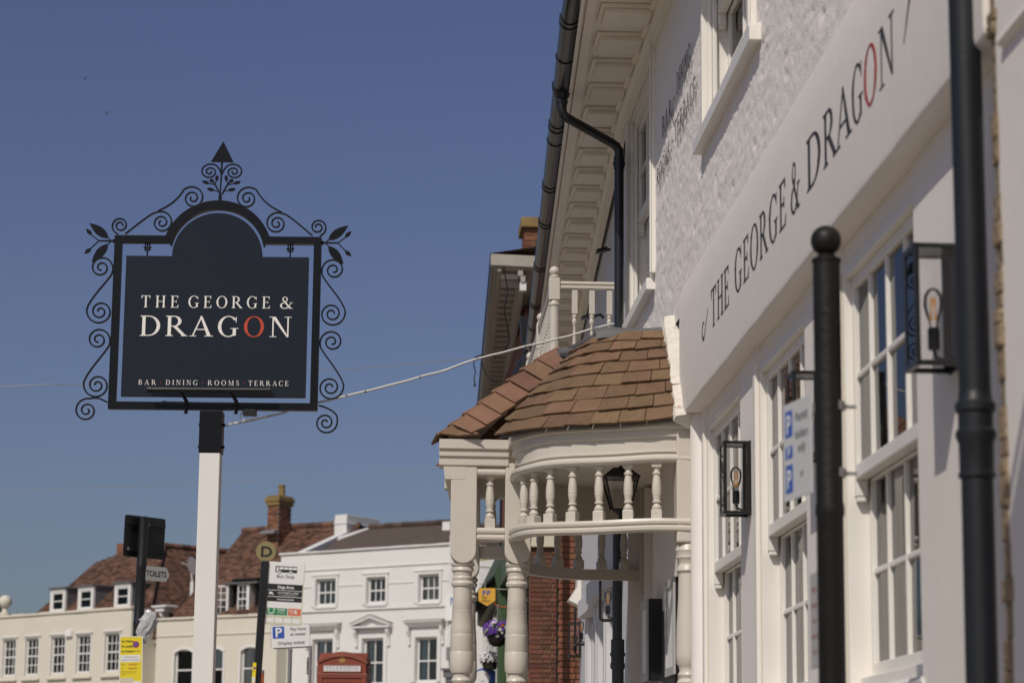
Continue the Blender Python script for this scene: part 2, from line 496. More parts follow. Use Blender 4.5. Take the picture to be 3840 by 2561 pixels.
    if c == '&': return _arc(.38, .78, .19, .23, 0, 360, .075, .05, 28) + _arc(.36, .25, .33, .27, 80, 335, .13, .05, 30) + [[(.22, .68), (.33, .70), (.86, SF), (.70, SF)], _r(.66, 0, .96, SF), [(.40, .50), (.44, .46), (.54, .66), (.50, .68)], [(.63, .12), (.69, .14), (.86, .50), (.81, .50)], _r(.70, .48, .97, .48 + SF)], .98
    if c == '.': return [[(.1 + .075 * cos(2 * pi * k / 12), .45 + .075 * sin(2 * pi * k / 12)) for k in range(12)]], .2
    return [], .35
def word(mb, s, x0, x1, z0, h, place, thick=.0012, fill=None):
    """serif capitals from x0 to x1, base z0, cap height h; place(x,z,d) -> 3D"""
    G = [glyph(c) for c in s]
    wsum = sum(g[1] for g in G) * h
    if len(s) > 1:
        k = 1.0
        gap = ((x1 - x0) - wsum) / (len(s) - 1)
        if fill and gap > fill * h:
            k = (x1 - x0) / (wsum + fill * h * (len(s) - 1)); gap = fill * h * k
        if gap < .02 * h:
            k = (x1 - x0) / (wsum + .08 * h * (len(s) - 1)); gap = .08 * h * k
    else:
        gap = 0; k = (x1 - x0) / wsum
    x = x0; lay = 0
    for polys, w in G:
        for i, pl in enumerate(polys):
            d = .00015 * (i % 9) + thick
            mb.prism([place(x + p[0] * h * k, z0 + p[1] * h, 0) for p in pl], Vector(place(0, 0, d)) - Vector(place(0, 0, 0)))
        x += w * h * k + gap
    return mb

def text_mesh(s, size, bold=0.0, align='CENTER', xscale=1.0):
    c = bpy.data.curves.new('text', 'FONT')
    c.body = s; c.size = size; c.align_x = align; c.offset = bold * size
    c.resolution_u = 3
    o = bpy.data.objects.new('text', c)
    COL.objects.link(o)
    bpy.context.view_layer.update()
    me = bpy.data.meshes.new_from_object(o)
    bpy.data.objects.remove(o); bpy.data.curves.remove(c)
    vs = [(v.co.x * xscale, v.co.y) for v in me.vertices]
    fs = [tuple(p.vertices) for p in me.polygons]
    bpy.data.meshes.remove(me)
    return vs, fs
def text_into(mb, s, size, x, z, place, bold=0.0, align='CENTER', xscale=1.0, d=.0012):
    vs, fs = text_mesh(s, size, bold, align, xscale)
    mb.add([place(x + a, z + b, d) for a, b in vs], fs)
    return mb

# ------------------------------------------------------------------ ground
def gz(y):      # the street climbs away from the camera
    return 0.0 if y < 14 else min(.055 * (y - 14), 2.35)
def strip(x0, x1, ys, dz):
    mb = MB()
    for a, b in zip(ys[:-1], ys[1:]):
        mb.add([(x0, a, gz(a) + dz), (x1, a, gz(a) + dz), (x1, b, gz(b) + dz), (x0, b, gz(b) + dz)], [(0, 1, 2, 3)])
    return mb
YS = [-400, -40, 0, 14, 20, 30, 40, 50, 56.7, 70, 120, 600]
g = MB(); XS = [-600, 600]
struct('ground', strip(-600, 600, YS, -.14), M['grass'])
struct('road', strip(-9.5, -1.9, YS[1:11], -.13), M['asphalt'])
struct('square', strip(-40, -9.5, YS[1:11], -.12), M['paving'])
pv = MB()
for a, b in zip(YS[1:10], YS[2:11]):
    pv.hexa([(-1.75, a, gz(a) - .3), (40, a, gz(a) - .3), (40, b, gz(b) - .3), (-1.75, b, gz(b) - .3), (-1.75, a, gz(a)), (40, a, gz(a)), (40, b, gz(b)), (-1.75, b, gz(b))])
struct('pavement', pv, M['paving'])
kb = MB()
for a, b in zip(YS[1:10], YS[2:11]):
    kb.hexa([(-1.9, a, gz(a) - .3), (-1.752, a, gz(a) - .3), (-1.752, b, gz(b) - .3), (-1.9, b, gz(b) - .3), (-1.9, a, gz(a) + .002), (-1.752, a, gz(a) + .002), (-1.752, b, gz(b) + .002), (-1.9, b, gz(b) + .002)])
struct('kerb', kb, M['kerb'])
# the far side of the square keeps its paving in front of the houses
fp = MB().add([(-60, 56.7, 2.235), (1.2, 56.7, 2.235), (1.2, 100, 2.235), (-60, 100, 2.235)], [(0, 1, 2, 3)])

# ------------------------------------------------------------------ the pub
WX = 1.70       # face of the upper wall
LX = 1.78       # face of the ground-floor wall
pub = thing('pub_building', 'long white painted pub with fascia lettering, sash windows and deep bracketed eaves along the right', 'pub', (1.7, 12, 0))

def rough_wall(y0, y1, z0, z1, holes, step=.017, x=WX):
    mb = MB()
    ny = int((y1 - y0) / step); nz = int((z1 - z0) / step)
    dy = (y1 - y0) / ny; dz = (z1 - z0) / nz
    idx = {}
    def inside(y, z, e=0):
        for (a, b, c, d) in holes:
            if a + e < y < b - e and c + e < z < d - e: return True
        return False
    vs = []; fs = []
    def vid(i, j):
        k = (i, j)
        if k not in idx:
            y = y0 + i * dy; z = z0 + j * dz
            f = min(1.0, (z - z0) / .25) if z0 > 4 else 1
            n1 = noise.noise(Vector((y * 2.6, z * 7.5, 3.1)))
            n2 = noise.noise(Vector((y * 8.5, z * 17, 8.7)))
            n3 = noise.noise(Vector((y * 19, z * 33, 1.7)))
            n4 = noise.noise(Vector((y * 8, z * 22, 5.2)))
            amp = .30 + .70 * f
            # shallow stone courses
            hgt = .004 * n1 + .0025 * n2 + .0042 * n3 - .022 * max(0, n4 - .30)
            idx[k] = len(vs)
            vs.append((x - amp * hgt - .002, y, z))
        return idx[k]
    for i in range(ny):
        for j in range(nz):
            y = y0 + (i + .5) * dy; z = z0 + (j + .5) * dz
            if inside(y, z): continue
            fs.append((vid(i, j), vid(i, j + 1), vid(i + 1, j + 1), vid(i + 1, j)))
    mb.add(vs, fs)
    return mb

U1 = (11.02, 12.70, 5.05, 6.42)
U2 = (15.28, 16.88, 4.80, 6.28)
part('wall', rough_wall(6.58, 17.06, 4.26, 6.52, [U1, U2]), M['wall'], pub, smooth=True, label='rough white painted upper wall')
for (a, b, c, d) in (U1, U2):
    part('reveal', MB().box(1.69, 1.95, b, b + .06, c - .05, d + .05), M['joinery'], pub)
    part('reveal', MB().box(1.69, 1.95, a - .06, a, c - .05, d + .05), M['joinery'], pub)
    part('reveal', MB().box(1.702, 1.95, a, b, d, d + .06), M['joinery'], pub)
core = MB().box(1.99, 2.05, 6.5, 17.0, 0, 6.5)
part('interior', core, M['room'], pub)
end = MB().box(1.712, 2.6, 17.0, 17.058, 0, 6.5)
part('end_wall', end, M['plaster'], pub)

# smooth fascia band that carries the painted name; slightly wavy lower edge
fb = MB()
N = 60
prof0 = None
pr = []
for i in range(N + 1):
    y = 6.58 + (13.78 - 6.58) * i / N
    w = .006 * noise.noise(Vector((y * 1.3, 0, 0))) + .004 * noise.noise(Vector((y * 4.1, 2, 0)))
    w2 = .012 * noise.noise(Vector((y * 1.1, 5, 0)))
    pr.append([(1.86, y, 4.44), (1.704, y, 4.44 - .02 + w2), (1.688, y, 4.36 + w2), (1.684, y, 4.2), (1.684, y, 3.676 + w), (1.688, y, 3.658 + w), (1.698, y, 3.648 + w), (1.712, y, 3.645 + w), (1.86, y, 3.645 + w)])
vs = [p for r in pr for p in r]; fs = []
K9 = 9
for i in range(N):
    for k in range(K9 - 1):
        fs.append((i * K9 + k, i * K9 + k + 1, (i + 1) * K9 + k + 1, (i + 1) * K9 + k))
fs += [tuple(range(K9)), tuple(reversed(range(N * K9, N * K9 + K9)))]
fb.add(vs, fs)
part('fascia', fb, M['plaster'], pub, smooth=28)

# ground-floor wall with three sash windows under the fascia and one beyond the porch
GW = [(7.98, 9.30), (10.15, 11.45), (12.05, 13.35)]
Z0, Z1 = 1.90, 3.56
lw = MB()
ed = [6.58] + [v for w in GW for v in w] + [13.75]
for a, b in zip(ed[0::2], ed[1::2]):
    lw.box(LX, 1.985, a, b, 0, 3.655)
for a, b in GW:
    lw.box(LX + .002, 1.985, a, b, 0, Z0)
    lw.box(LX + .012, 1.985, a, b, Z1, 3.655)
part('wall', lw, M['plaster'], pub, bev=.012)
part('wall', MB().box(1.72, 1.98, 13.345, 17.0, 3.66, 4.262), M['plaster'], pub)
lw3 = MB()
for (ya, yb, xf0) in ((13.752, 13.90, 1.78), (13.902, 15.36, 1.705), (15.362, 17.02, 1.80)):
    lw3.hexa([(xf0, ya, 0), (2.0, ya, 0), (2.0, yb, 0), (xf0 + (.05 if ya > 15 else 0), yb, 0), (xf0, ya, 3.655), (2.0, ya, 3.655), (2.0, yb, 3.655), (xf0 + (.05 if ya > 15 else 0), yb, 3.655)])
part('wall', lw3, M['plaster'], pub, label='wall inside and beyond the porch')
for (ya, yb, xo) in ((16.62, 16.72, .05), (16.74, 16.80, .035), (16.83, 16.97, .02)):
    part('casing', MB().box(1.84 - xo, 1.86, ya, yb, 0, 3.6), M['joinery'], pub, bev=.008)
# rounded pilaster beside the porch and plain pilaster edges
part('pilaster', MB().lathe([(0, .075), (3.644, .075)], 20, (LX + .02, 13.62, 0)), M['plaster'], pub, smooth=True)
for a, b in GW:
    part('casing', MB().box(1.765, 1.80, b + .006, b + .075, Z0, Z1 + .03), M['joinery'], pub, bev=.006)
    part('casing', MB().box(1.772, 1.81, b + .09, b + .125, Z0, Z1 + .04), M['joinery'], pub, bev=.006)
    part('reveal', MB().box(1.783, 1.84, b + .001, b + .005, Z0, Z1 - .02), M['reveal'], pub)

def sash_window(y0, y1, z0, z1, x, cols, parent, sill_x, sill_y0, sill_y1, z_sill, lower=True, rows=2, gm=None):
    """a double-hung sash: upper sash forward, lower sash set back, panes as sub-parts"""
    gm = gm or M['glass']
    fr = MB()
    t = .045
    fr.box(x - .01, x + .15, y1 - .03, y1, z0, z1); fr.box(x - .01, x + .15, y0, y0 + .03, z0, z1)
    fr.box(x - .01, x + .15, y0 + .03, y1 - .03, z1 - .05, z1)
    fr.box(x + .03, x + .15, y0 + .03, y1 - .03, z0, z0 + .05)
    zm = (z0 + z1) / 2
    ya, yb = y0 + .03, y1 - .03
    for (za, zb, xs) in ((zm - .02, z1 - .05, x + .02), (z0 + .05, zm + .02, x + .075)):
        fr.box(xs, xs + .045, ya, ya + t, za, zb); fr.box(xs, xs + .045, yb - t, yb, za, zb)
        fr.box(xs, xs + .045, ya + t, yb - t, zb - .045, zb); fr.box(xs - (.006 if xs < x + .05 else 0), xs + .045, ya + t, yb - t, za, za + .055)
        for k in range(1, cols):
            yc = ya + (yb - ya) * k / cols
            fr.box(xs + .004, xs + .036, yc - .012, yc + .012, za + .05, zb - .04)
        for k in range(1, rows):
            zc = za + .05 + (zb - za - .09) * k / rows
            fr.box(xs + .006, xs + .034, ya + t, yb - t, zc - .011, zc + .011)
    # horns under the upper sash
    for yy in (ya, yb - t):
        fr.box(x + .018, x + .064, yy, yy + t, zm - .085, zm - .018)
        fr.box(x + .022, x + .060, yy + .004, yy + t - .004, zm - .105, zm - .085)
    w = part('window', fr, M['joinery'], parent, bev=.004)
    pane = MB()
    W = (yb - ya) / cols
    for (za, zb, xs) in ((zm - .02, z1 - .05, x + .042), (z0 + .05, zm + .02, x + .097)):
        H = (zb - za - .09) / rows
        me = mesh_from('pane', MB().box(-.002, .002, -W / 2 + .010, W / 2 - .010, -H / 2 + .009, H / 2 - .009), gm)
        for k in range(cols):
            for r in range(rows):
                o = bpy.data.objects.new('pane', me); COL.objects.link(o); o.parent = w
                o.location = Vector((xs, ya + W * (k + .5), za + .05 + H * (r + .5))) - pub.location if parent is pub else Vector((xs, ya + W * (k + .5), za + .05 + H * (r + .5))) - root_of(parent).location
                o.rotation_euler = (0, random.uniform(-.006, .006), random.uniform(-.006, .006))
    if z_sill is not None:
        sl = MB().hexa([(sill_x, sill_y0, z_sill), (x + .03, sill_y0, z_sill), (x + .03, sill_y1, z_sill), (sill_x, sill_y1, z_sill),
                        (sill_x, sill_y0, z_sill + .075), (x + .03, sill_y0, z_sill + .095), (x + .03, sill_y1, z_sill + .095), (sill_x, sill_y1, z_sill + .075)])
        s = part('sill', sl, M['joinery'], w, bev=.005)
    return w

for a, b in GW:
    sash_window(a, b, Z0, Z1, 1.797, 4, pub, 1.73, a - .03, b + .03, Z0 - .10)
w = sash_window(U1[0], U1[1], U1[2], U1[3], 1.745, 3, pub, 1.642, U1[0] - .30, U1[1] + .10, 4.955)
w = sash_window(U2[0], U2[1], U2[2], U2[3], 1.745, 3, pub, 1.642, U2[0] - .10, U2[1] + .02, 4.70)
for (a, b, c, d) in (U1, U2):      # moulded architraves on the upper windows
    part('architrave', MB().box(1.672, 1.702, a - .15, a - .01, c, d + .06).box(1.660, 1.671, a - .15, a - .105, c, d + .06), M['joinery'], pub, bev=.006)
    part('architrave', MB().box(1.680, 1.701, b + .002, b + .05, c, d + .06).box(1.735, 1.76, b - .06, b - .002, c, d).box(1.71, 1.735, b - .03, b - .003, c, d), M['joinery'], pub, bev=.006)

# dark curtains / room depth behind the glass
part('curtain', MB().box(1.965, 1.975, 11.75, 12.0, 5.1, 6.4), M['curtain'], pub)

# lettering on the fascia and on the rough wall
def pw(x, z, d): return (1.6835 - d, -x, z)       # x runs towards the camera
def put_words(name, specs, m, place):
    for s, y0, y1, z, h in specs:
        mb = MB(); word(mb, s, -y0, -y1, z, h, place, fill=.13)
        part(name, mb, m, pub)
put_words('lettering', [('THE', 12.40, 11.72, 3.905, .205), ('GEORGE', 11.53, 9.99, 3.905, .210), ('&', 9.88, 9.65, 3.905, .215),
                        ('D', 9.49, 9.15, 3.91, .215), ('R', 9.11, 8.83, 3.91, .215), ('A', 8.85, 8.53, 3.91, .215), ('G', 8.52, 8.31, 3.91, .215), ('N', 8.03, 7.77, 3.91, .215)], M['blackletter'], pw)
mb = MB(); word(mb, 'O', -8.295, -8.06, 3.91, .215, pw)
part('lettering', mb, M['redwall'], pub, label='red letter O in the painted name')
# small flourishes at both ends of the name
def swash(mb, y, z, s, place):
    pts = []
    for i in range(26):
        t = i / 25
        pts.append((-y + s * (t - .5) * .8, z + s * (.42 * sin(t * 4.6) * (1 - .5 * t)) + s * .25 * t))
    for i in range(25):
        wd = s * (.02 + .075 * sin(pi * i / 25) ** 2)
        a, b = pts[i], pts[i + 1]
        mb.prism([place(a[0], a[1] - wd, 0), place(b[0], b[1] - wd, 0), place(b[0], b[1] + wd, 0), place(a[0], a[1] + wd, 0)], Vector(place(0, 0, .0013 + .0001 * (i % 3))) - Vector(place(0, 0, 0)))
    return mb
def ribbon(pts, place, wmax):
    mb = MB(); n = len(pts) - 1
    for i in range(n):
        a, b = Vector(pts[i]), Vector(pts[i + 1]); t = (b - a).normalized(); q = Vector((-t.y, t.x)) * (.003 + wmax * sin(pi * (i + .5) / n)); e = t * .002
        mb.prism([place(*(p), 0) for p in (a - q - e, b - q + e, b + q + e, a + q - e)], Vector(place(0, 0, .0013 + .0001 * (i % 3))) - Vector(place(0, 0, 0)))
    return mb
lp_ = [(-12.70 + .055 * cos(radians(a)), 3.955 + .045 * sin(radians(a))) for a in range(60, 335, 12)]
lp_ += [(-12.65 + .13 * t, 3.935 + .10 * t * t + .03 * sin(t * 3)) for t in (.2, .4, .6, .8, 1.0)]
part('flourish', ribbon(lp_, pw, .007), M['blackletter'], pub)
part('flourish', ribbon([(-7.62 + .38 * t, 4.00 + .075 * sin(t * 5.4 - .6) + .10 * t) for t in [k / 18 for k in range(19)]], pw, .010), M['blackletter'], pub)
def pw2(x, z, d): return (1.6825 - d, -x, z)
put_words('lettering', [('BAR', 14.62, 14.10, 5.545, .13), ('.', 14.0, 13.93, 5.56, .13), ('DINING', 13.86, 13.20, 5.60, .135),
                        ('ROOMS', 14.92, 14.22, 5.31, .115), ('.', 14.12, 14.05, 5.33, .12), ('TERRACE', 13.97, 12.98, 5.345, .125)], M['wornletter'], pw2)

# ---------------- the eaves: soffit, stepped brackets, fascia board, gutter
def gx(y):          # line of the gutter centre
    if y < 14.45: return 1.25 + .0536 * (14.27 - y)  # out-of-view stretch, set back so its shadow lands right on the wall
    return 1.098 + .0392 * (y - 14.5)
def wallx(y):       # wall line below the eaves (bends behind the downpipe)
    return 1.70 if y < 17.06 else 1.70 + .040 * (y - 17.06)
sf = MB()
ys = [7.0, 9, 11, 13, 14.44, 14.50, 17.06, 20, 24, 28.6]
for a, b in zip(ys[:-1], ys[1:]):
    sf.hexa([(gx(a) + .06, a, 6.45), (wallx(a) + .3, a, 6.45), (wallx(b) + .3, b, 6.45), (gx(b) + .06, b, 6.45),
             (gx(a) + .06, a, 6.50), (wallx(a) + .3, a, 6.50), (wallx(b) + .3, b, 6.50), (gx(b) + .06, b, 6.50)])
part('soffit', sf, M['soffit'], pub)
fbd = MB()
fbd.sweep([(gx(y) + .085, y) for y in ys], [(0, 6.415), (.025, 6.415), (.025, 6.54), (0, 6.54)], 1.0)
part('fascia_board', fbd, M['joinery'], pub)
mo = MB()
mo.sweep([(gx(y) + .15, y) for y in ys], [(.055, 6.425), (-.02, 6.425), (-.02, 6.4505), (.055, 6.4505)], 1.0)
part('soffit_moulding', mo, M['soffit'], pub, bev=.005)
cn = MB()
cn.sweep([(y < 17.1 and 1.70 or wallx(y), y) for y in ys], [(-.01, 6.30), (.022, 6.30), (.03, 6.36), (.06, 6.38), (.06, 6.41), (.085, 6.42), (.085, 6.449), (-.01, 6.449)], 1.0)
part('cornice', cn, M['soffit'], pub)
y = 8.4
bi = 0
while y < 28.2:
    xa = gx(y) + .19; xb = wallx(y) - .07
    br = MB()
    for (w, z0, z1, ins) in ((.33, 6.425, 6.449, 0), (.27, 6.392, 6.4255, .028)):
        br.box(xa + ins, xb - .002 * ins, y - w / 2, y + w / 2, z0, z1)
    o = part('bracket', br, M['soffit'], pub, bev=.007)
    y += .585
rf = MB()
for a, b in zip(ys[:-1], ys[1:]):
    rf.add([(gx(a) + .01, a, 6.53), (gx(b) + .01, b, 6.53), (4.6, b, 9.7), (4.6, a, 9.7)], [(0, 1, 2, 3)])
part('roof', rf, M['ftile'], pub)
gt = MB()
R = .062
gys = [7.0, 9, 11, 13, 14.44] + [14.50 + .6 * i for i in range(0, 24)]
prof = [(R * cos(a), R * sin(a)) for a in [pi + pi * k / 12 for k in range(13)]] + [(R - .007, .002), (-(R - .007), .002)]
prof = [(p[0], p[1] + 6.475) for p in prof]
gt.sweep([(gx(y) + .012, y) for y in gys], prof, 1.0)
gut = part('gutter', gt, M['gutter'], pub, smooth=True)
for yy in (9, 11, 13, 15.05, 15.15, 15.9, 17.55, 17.68, 18.05, 19.4, 19.52, 20.7, 20.82, 22.5, 22.62, 24.3, 24.42, 25.6, 26.6, 27.4):
    cl = MB()
    cl.sweep([(gx(yy - .02) + .012, yy - .02), (gx(yy + .02) + .012, yy + .02)], [((R + .008) * cos(a), (R + .008) * sin(a) + 6.475) for a in [pi * .92 + pi * 1.16 * k / 14 for k in range(15)]] + [(R - .02, 6.47), (-R + .02, 6.47)], 1.0)
    part('gutter_clip', cl, M['gutter'], gut)
# outlet, swan neck and downpipe
dp = MB()
OY, PX, PY = 16.62, 1.622, 16.80
ox = gx(OY) + .012
dp.lathe([(6.30, .036), (6.34, .038), (6.345, .044), (6.37, .044), (6.375, .038), (6.39, .05), (6.45, .072), (6.50, .072)], 18, (ox, OY, 0))
dp.tube([(ox, OY, 6.36), (ox, OY, 6.30), (ox + .012, OY + .005, 6.265), (ox + .04, OY + .02, 6.245), (PX - .07, PY - .02, 6.115), (PX - .02, PY, 6.09), (PX, PY, 6.05), (PX, PY, 5.98), (PX, PY, 4.1)], .034, 14)
dp.lathe([(5.92, .040), (6.01, .040)], 16, (PX, PY, 0))
dp.lathe([(5.95, .046), (5.97, .046)], 16, (PX, PY, 0))
part('downpipe', dp, M['gutter'], pub, smooth=True)
dp = MB()
QX, QY = 1.645, 17.12
dp.tube([(QX, QY, 4.5), (QX, QY, 2.56)], .034, 16)
dp.lathe([(0, .042), (2.40, .042)], 16, (QX + .004, QY, 0))
for z, r in ((2.40, .050), (2.52, .050)): pass
dp.lathe([(2.37, .044), (2.38, .052), (2.41, .052), (2.42, .047), (2.46, .047), (2.465, .054), (2.485, .054), (2.49, .048), (2.575, .048), (2.58, .044)], 18, (QX + .002, QY, 0))
part('downpipe', dp, M['slatepipe'], pub, smooth=True)

# cast-iron downpipe at the near corner
ip = MB()
ip.tube([(1.665, 6.735, 0), (1.672, 6.735, 2.5), (1.660, 6.735, 7.0)], .046, 22)
for z in (2.49, .6, 4.6):
    ip.lathe([(z - .10, .047), (z - .095, .053), (z - .085, .053), (z - .08, .049), (z, .050), (z + .02, .058), (z + .035, .058), (z + .045, .050), (z + .085, .050), (z + .095, .058), (z + .115, .058), (z + .125, .050), (z + .15, .047)], 22, (1.671, 6.735, 0))
part('downpipe', ip, M['iron'], pub, smooth=True, label='cast-iron downpipe at the near end of the pub')
rg = MB()
zz = 0.0
while zz < 6.5:
    h = random.uniform(.03, .10)
    rg.box(1.694 + random.uniform(-.008, .012), 1.76, 6.50 + random.uniform(-.012, .016), 6.575, zz, zz + h)
    zz += h
part('mortar_edge', rg, M['edge'], pub, bev=.008, label='crumbling mortar edge beside the downpipe')

# far stretch of the pub beyond the downpipe
fw = MB()
def fx(y): return 1.745 + (y - 17.06) * .0385
fw.hexa([(fx(17.06), 17.06, 0), (3.2, 17.06, 0), (3.4, 25.9, 0), (fx(25.9), 25.9, 0), (fx(17.06), 17.06, 6.49), (3.2, 17.06, 6.49), (3.4, 25.9, 6.49), (fx(25.9), 25.9, 6.49)])
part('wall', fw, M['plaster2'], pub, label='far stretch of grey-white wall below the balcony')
for yy in (19.6, 21.0, 21.6, 23.0):
    xx = fx(yy)
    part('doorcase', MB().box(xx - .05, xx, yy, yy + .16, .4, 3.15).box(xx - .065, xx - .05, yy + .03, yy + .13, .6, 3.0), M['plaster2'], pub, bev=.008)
for ya, yb in ((19.5, 21.3), (21.5, 23.2)):
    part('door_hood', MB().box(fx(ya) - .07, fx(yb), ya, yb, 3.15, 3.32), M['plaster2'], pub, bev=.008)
cb = MB().prism([(fx(25.5), 25.55, 4.0), (fx(25.5), 25.55, 3.45), (fx(25.5) - .03, 25.55, 3.47), (fx(25.5) - .13, 25.55, 3.52), (fx(25.5) - .04, 25.55, 3.66), (fx(25.5) - .02, 25.55, 4.0)], (0, .3, 0))
part('corbel', cb, M['joinery'], pub)
part('bounce_slab', MB().box(.35, 1.9, 13.9, 16.95, 0, .13), M['bounce_floor'], pub, bev=.02)  # unseen dark slab added to cut light bouncing into the porch
part('door', MB().box(1.69, 1.7035, 14.1, 14.75, 0, 2.6), M['door'], pub)

# ------------------------------------------------------------------ balcony
bal = thing('balcony', 'cream painted timber balcony with ball-topped posts under the eaves', 'balcony', (1.2, 17.2, 4.3))
def bx(y): return 1.19 + .0105 * (y - 17.22) * 1.0
part('floor', MB().hexa([(1.12, 17.12, 4.22), (2.0, 17.12, 4.22), (2.2, 21, 4.22), (1.18, 21, 4.22), (1.12, 17.12, 4.36), (2.0, 17.12, 4.36), (2.2, 21, 4.36), (1.18, 21, 4.36)]), M['cream'], bal, bev=.01)
def rail_post(y):
    x = bx(y)
    mb = MB()
    mb.box(x - .041, x + .041, y - .041, y + .041, 5.03, 5.195)
    mb.box(x - .041, x + .041, y - .041, y + .041, 4.36, 4.62)
    o = part('post', mb, M['cream'], bal, bev=.008)
    lt = MB().lathe([(4.62, .036), (4.64, .040), (4.66, .034), (4.70, .036), (4.99, .033), (4.995, .040), (5.01, .042), (5.025, .036), (5.03, .034)], 18, (x, y, 0), cap=False)
    lt.lathe([(5.195, .03), (5.20, .036), (5.212, .036), (5.222, .024)], 18, (x, y, 0))
    lt.ball((x, y, 5.25), .038, 18, 12)
    part('turned_post', lt, M['cream'], o, smooth=True)
for y in (17.22, 18.97, 20.72): rail_post(y)
def top_rail(a, b):
    mb = MB(); mb.sweep([a, b], [(-.030, 5.122), (.030, 5.122), (.030, 5.138), (.024, 5.142), (.034, 5.155), (.030, 5.172), (-.030, 5.172), (-.034, 5.155), (-.024, 5.142), (-.030, 5.138)])
    part('handrail', mb, M['cream'], bal)
    mb = MB(); mb.sweep([a, b], [(-.028, 4.46), (.028, 4.46), (.028, 4.52), (-.028, 4.52)])
    part('bottom_rail', mb, M['cream'], bal)
top_rail((bx(17.22) + .043, 17.22), (1.625, 17.22))
top_rail((bx(17.22), 17.265), (bx(18.97), 18.925)); top_rail((bx(18.97), 19.015), (bx(20.72), 20.675))

bl = MB(); bl.lathe([(4.60 - 5, .018), (4.62 - 5, .020), (4.64 - 5, .013), (4.655 - 5, .016), (4.80 - 5, .011), (4.855 - 5, .0105), (4.865 - 5, .016), (4.885 - 5, .0185), (4.90 - 5, .013), (4.912 - 5, .018), (4.925 - 5, .0175), (4.935 - 5, .014)], 12, cap=False)
mb_mes = [mesh_from('block', MB().box(-.020, .020, -.020, .020, a_ - 5, b_ - 5), M['cream']) for a_, b_ in ((4.935, 5.122), (4.52, 4.60))]; bl_me = mesh_from('baluster', bl, M['cream'], True)
def small_baluster(x, y):
    o = bpy.data.objects.new('baluster', bl_me); COL.objects.link(o); o.parent = bal; o.location = Vector((x, y, 5)) - bal.location
    for me in mb_mes:
        p = bpy.data.objects.new('block', me); COL.objects.link(p); p.parent = o
for x in (1.338, 1.464, 1.592): small_baluster(x, 17.22)
for k in range(1, 13): small_baluster(bx(17.22 + k * .1346), 17.22 + k * .1346)
for k in range(1, 13): small_baluster(bx(18.97 + k * .1346), 18.97 + k * .1346)

def flood_lamp(loc, label):
    t = thing('wall_spotlight', label, 'spotlight', loc)
    part('head', MB().hexa([(-.07, -.04, 0), (.03, -.04, .02), (.03, .04, .02), (-.07, .04, 0), (-.06, -.04, .03), (.03, -.04, .055), (.03, .04, .055), (-.06, .04, .03)]), M['black'], t, world=False)
    part('bracket', MB().tube([(.03, 0, .03), (.10, 0, .05), (.13, 0, .02)], .012, 8), M['black'], t, world=False)
flood_lamp((1.80, 20.0, 6.02), 'small black spotlight high up under the eaves behind the balcony')
flood_lamp((1.70, 20.3, 5.50), 'small black spotlight seen between the balcony balusters')

# ------------------------------------------------------------------ box lanterns on the walls
def lantern_proto():
    t = thing('wall_lantern', '', 'lantern', (0, 0, 0), group='black box lanterns along the pub wall')
    D, W, H, b = .135, .15, .345, .0075
    fr = MB()
    for x in (-D, -.014):
        for y in (-W / 2 + b, W / 2 - b):
            fr.box(x - b + (b if x == -D else 0), x + b + (b if x == -D else 0), y - b, y + b, 0, H)
    for z in (0, H):
        for y in (-W / 2 + b, W / 2 - b):
            fr.box(-D - .001, -.004, y - b - .001, y + b + .001, z - b, z + b)
        fr.box(-D - .0015, -D + 2 * b, -W / 2, W / 2, z - b - .001, z + b + .001)
    part('frame', fr, M['black'], t, world=False, bev=.0015)
    part('roof_plate', MB().box(-D + .006, -.006, -W / 2 + .006, W / 2 - .006, H - .005, H + .006), M['black'], t, world=False)
    part('back_plate', MB().box(-.006, 0, -W / 2 - .004, W / 2 + .004, -.01, H + .01), M['black'], t, world=False)
    for (x0, x1, y0, y1) in ((-D + .004, -D + .007, -W / 2 + .01, W / 2 - .01), (-D + .012, -.012, -W / 2 + .004, -W / 2 + .007), (-D + .012, -.012, W / 2 - .007, W / 2 - .004)):
        part('pane', MB().box(x0, x1, y0, y1, .009, H - .009), M['clear'], t, world=False)
    hd = MB().tube([(-.006, 0, .03), (-.035, 0, .02), (-.060, 0, .028), (-.065, 0, .05)], .006, 8)
    hd.lathe([(.05, .016), (.055, .018), (.11, .018), (.115, .014)], 14, (-.065, 0, 0))
    part('lamp_holder', hd, M['black'], t, world=False, smooth=True)
    bu = part('bulb', MB().lathe([(.112, .012), (.13, .013), (.16, .024), (.185, .029), (.21, .027), (.228, .016), (.235, .003)], 16, (-.065, 0, 0)), M['clear'], t, world=False, smooth=True)
    fi = MB()
    for k in range(4):
        a = k * pi / 2 + .3
        fi.tube([(-.065 + .010 * cos(a), .010 * sin(a), .138), (-.065 + .007 * cos(a + .8), .007 * sin(a + .8), .205)], .0022, 5)
    part('filament', fi, M['filament'], bu, world=False)
    return t
lan = lantern_proto()
LANTERNS = [((LX, 7.40, 2.83), 'large blurred box lantern beside the near cast-iron downpipe', 0),
            ((LX, 9.74, 2.86), 'box lantern half hidden behind the blue and white parking plate', 0),
            ((LX, 11.76, 2.862), 'box lantern with orange bulb between the first two sash windows from the porch', 0),
            ((fx(19.05), 19.05, 2.85), 'glowing box lantern left of the grey downpipe, seen through the porch', -.04),
            ((fx(24.0), 24.0, 2.96), 'thin black lantern against the edge of the red brickwork', -.04),
            ((fx(25.55), 25.55, 2.93), 'farthest dark lantern, overlapping the red bricks below another lantern', -.04)]
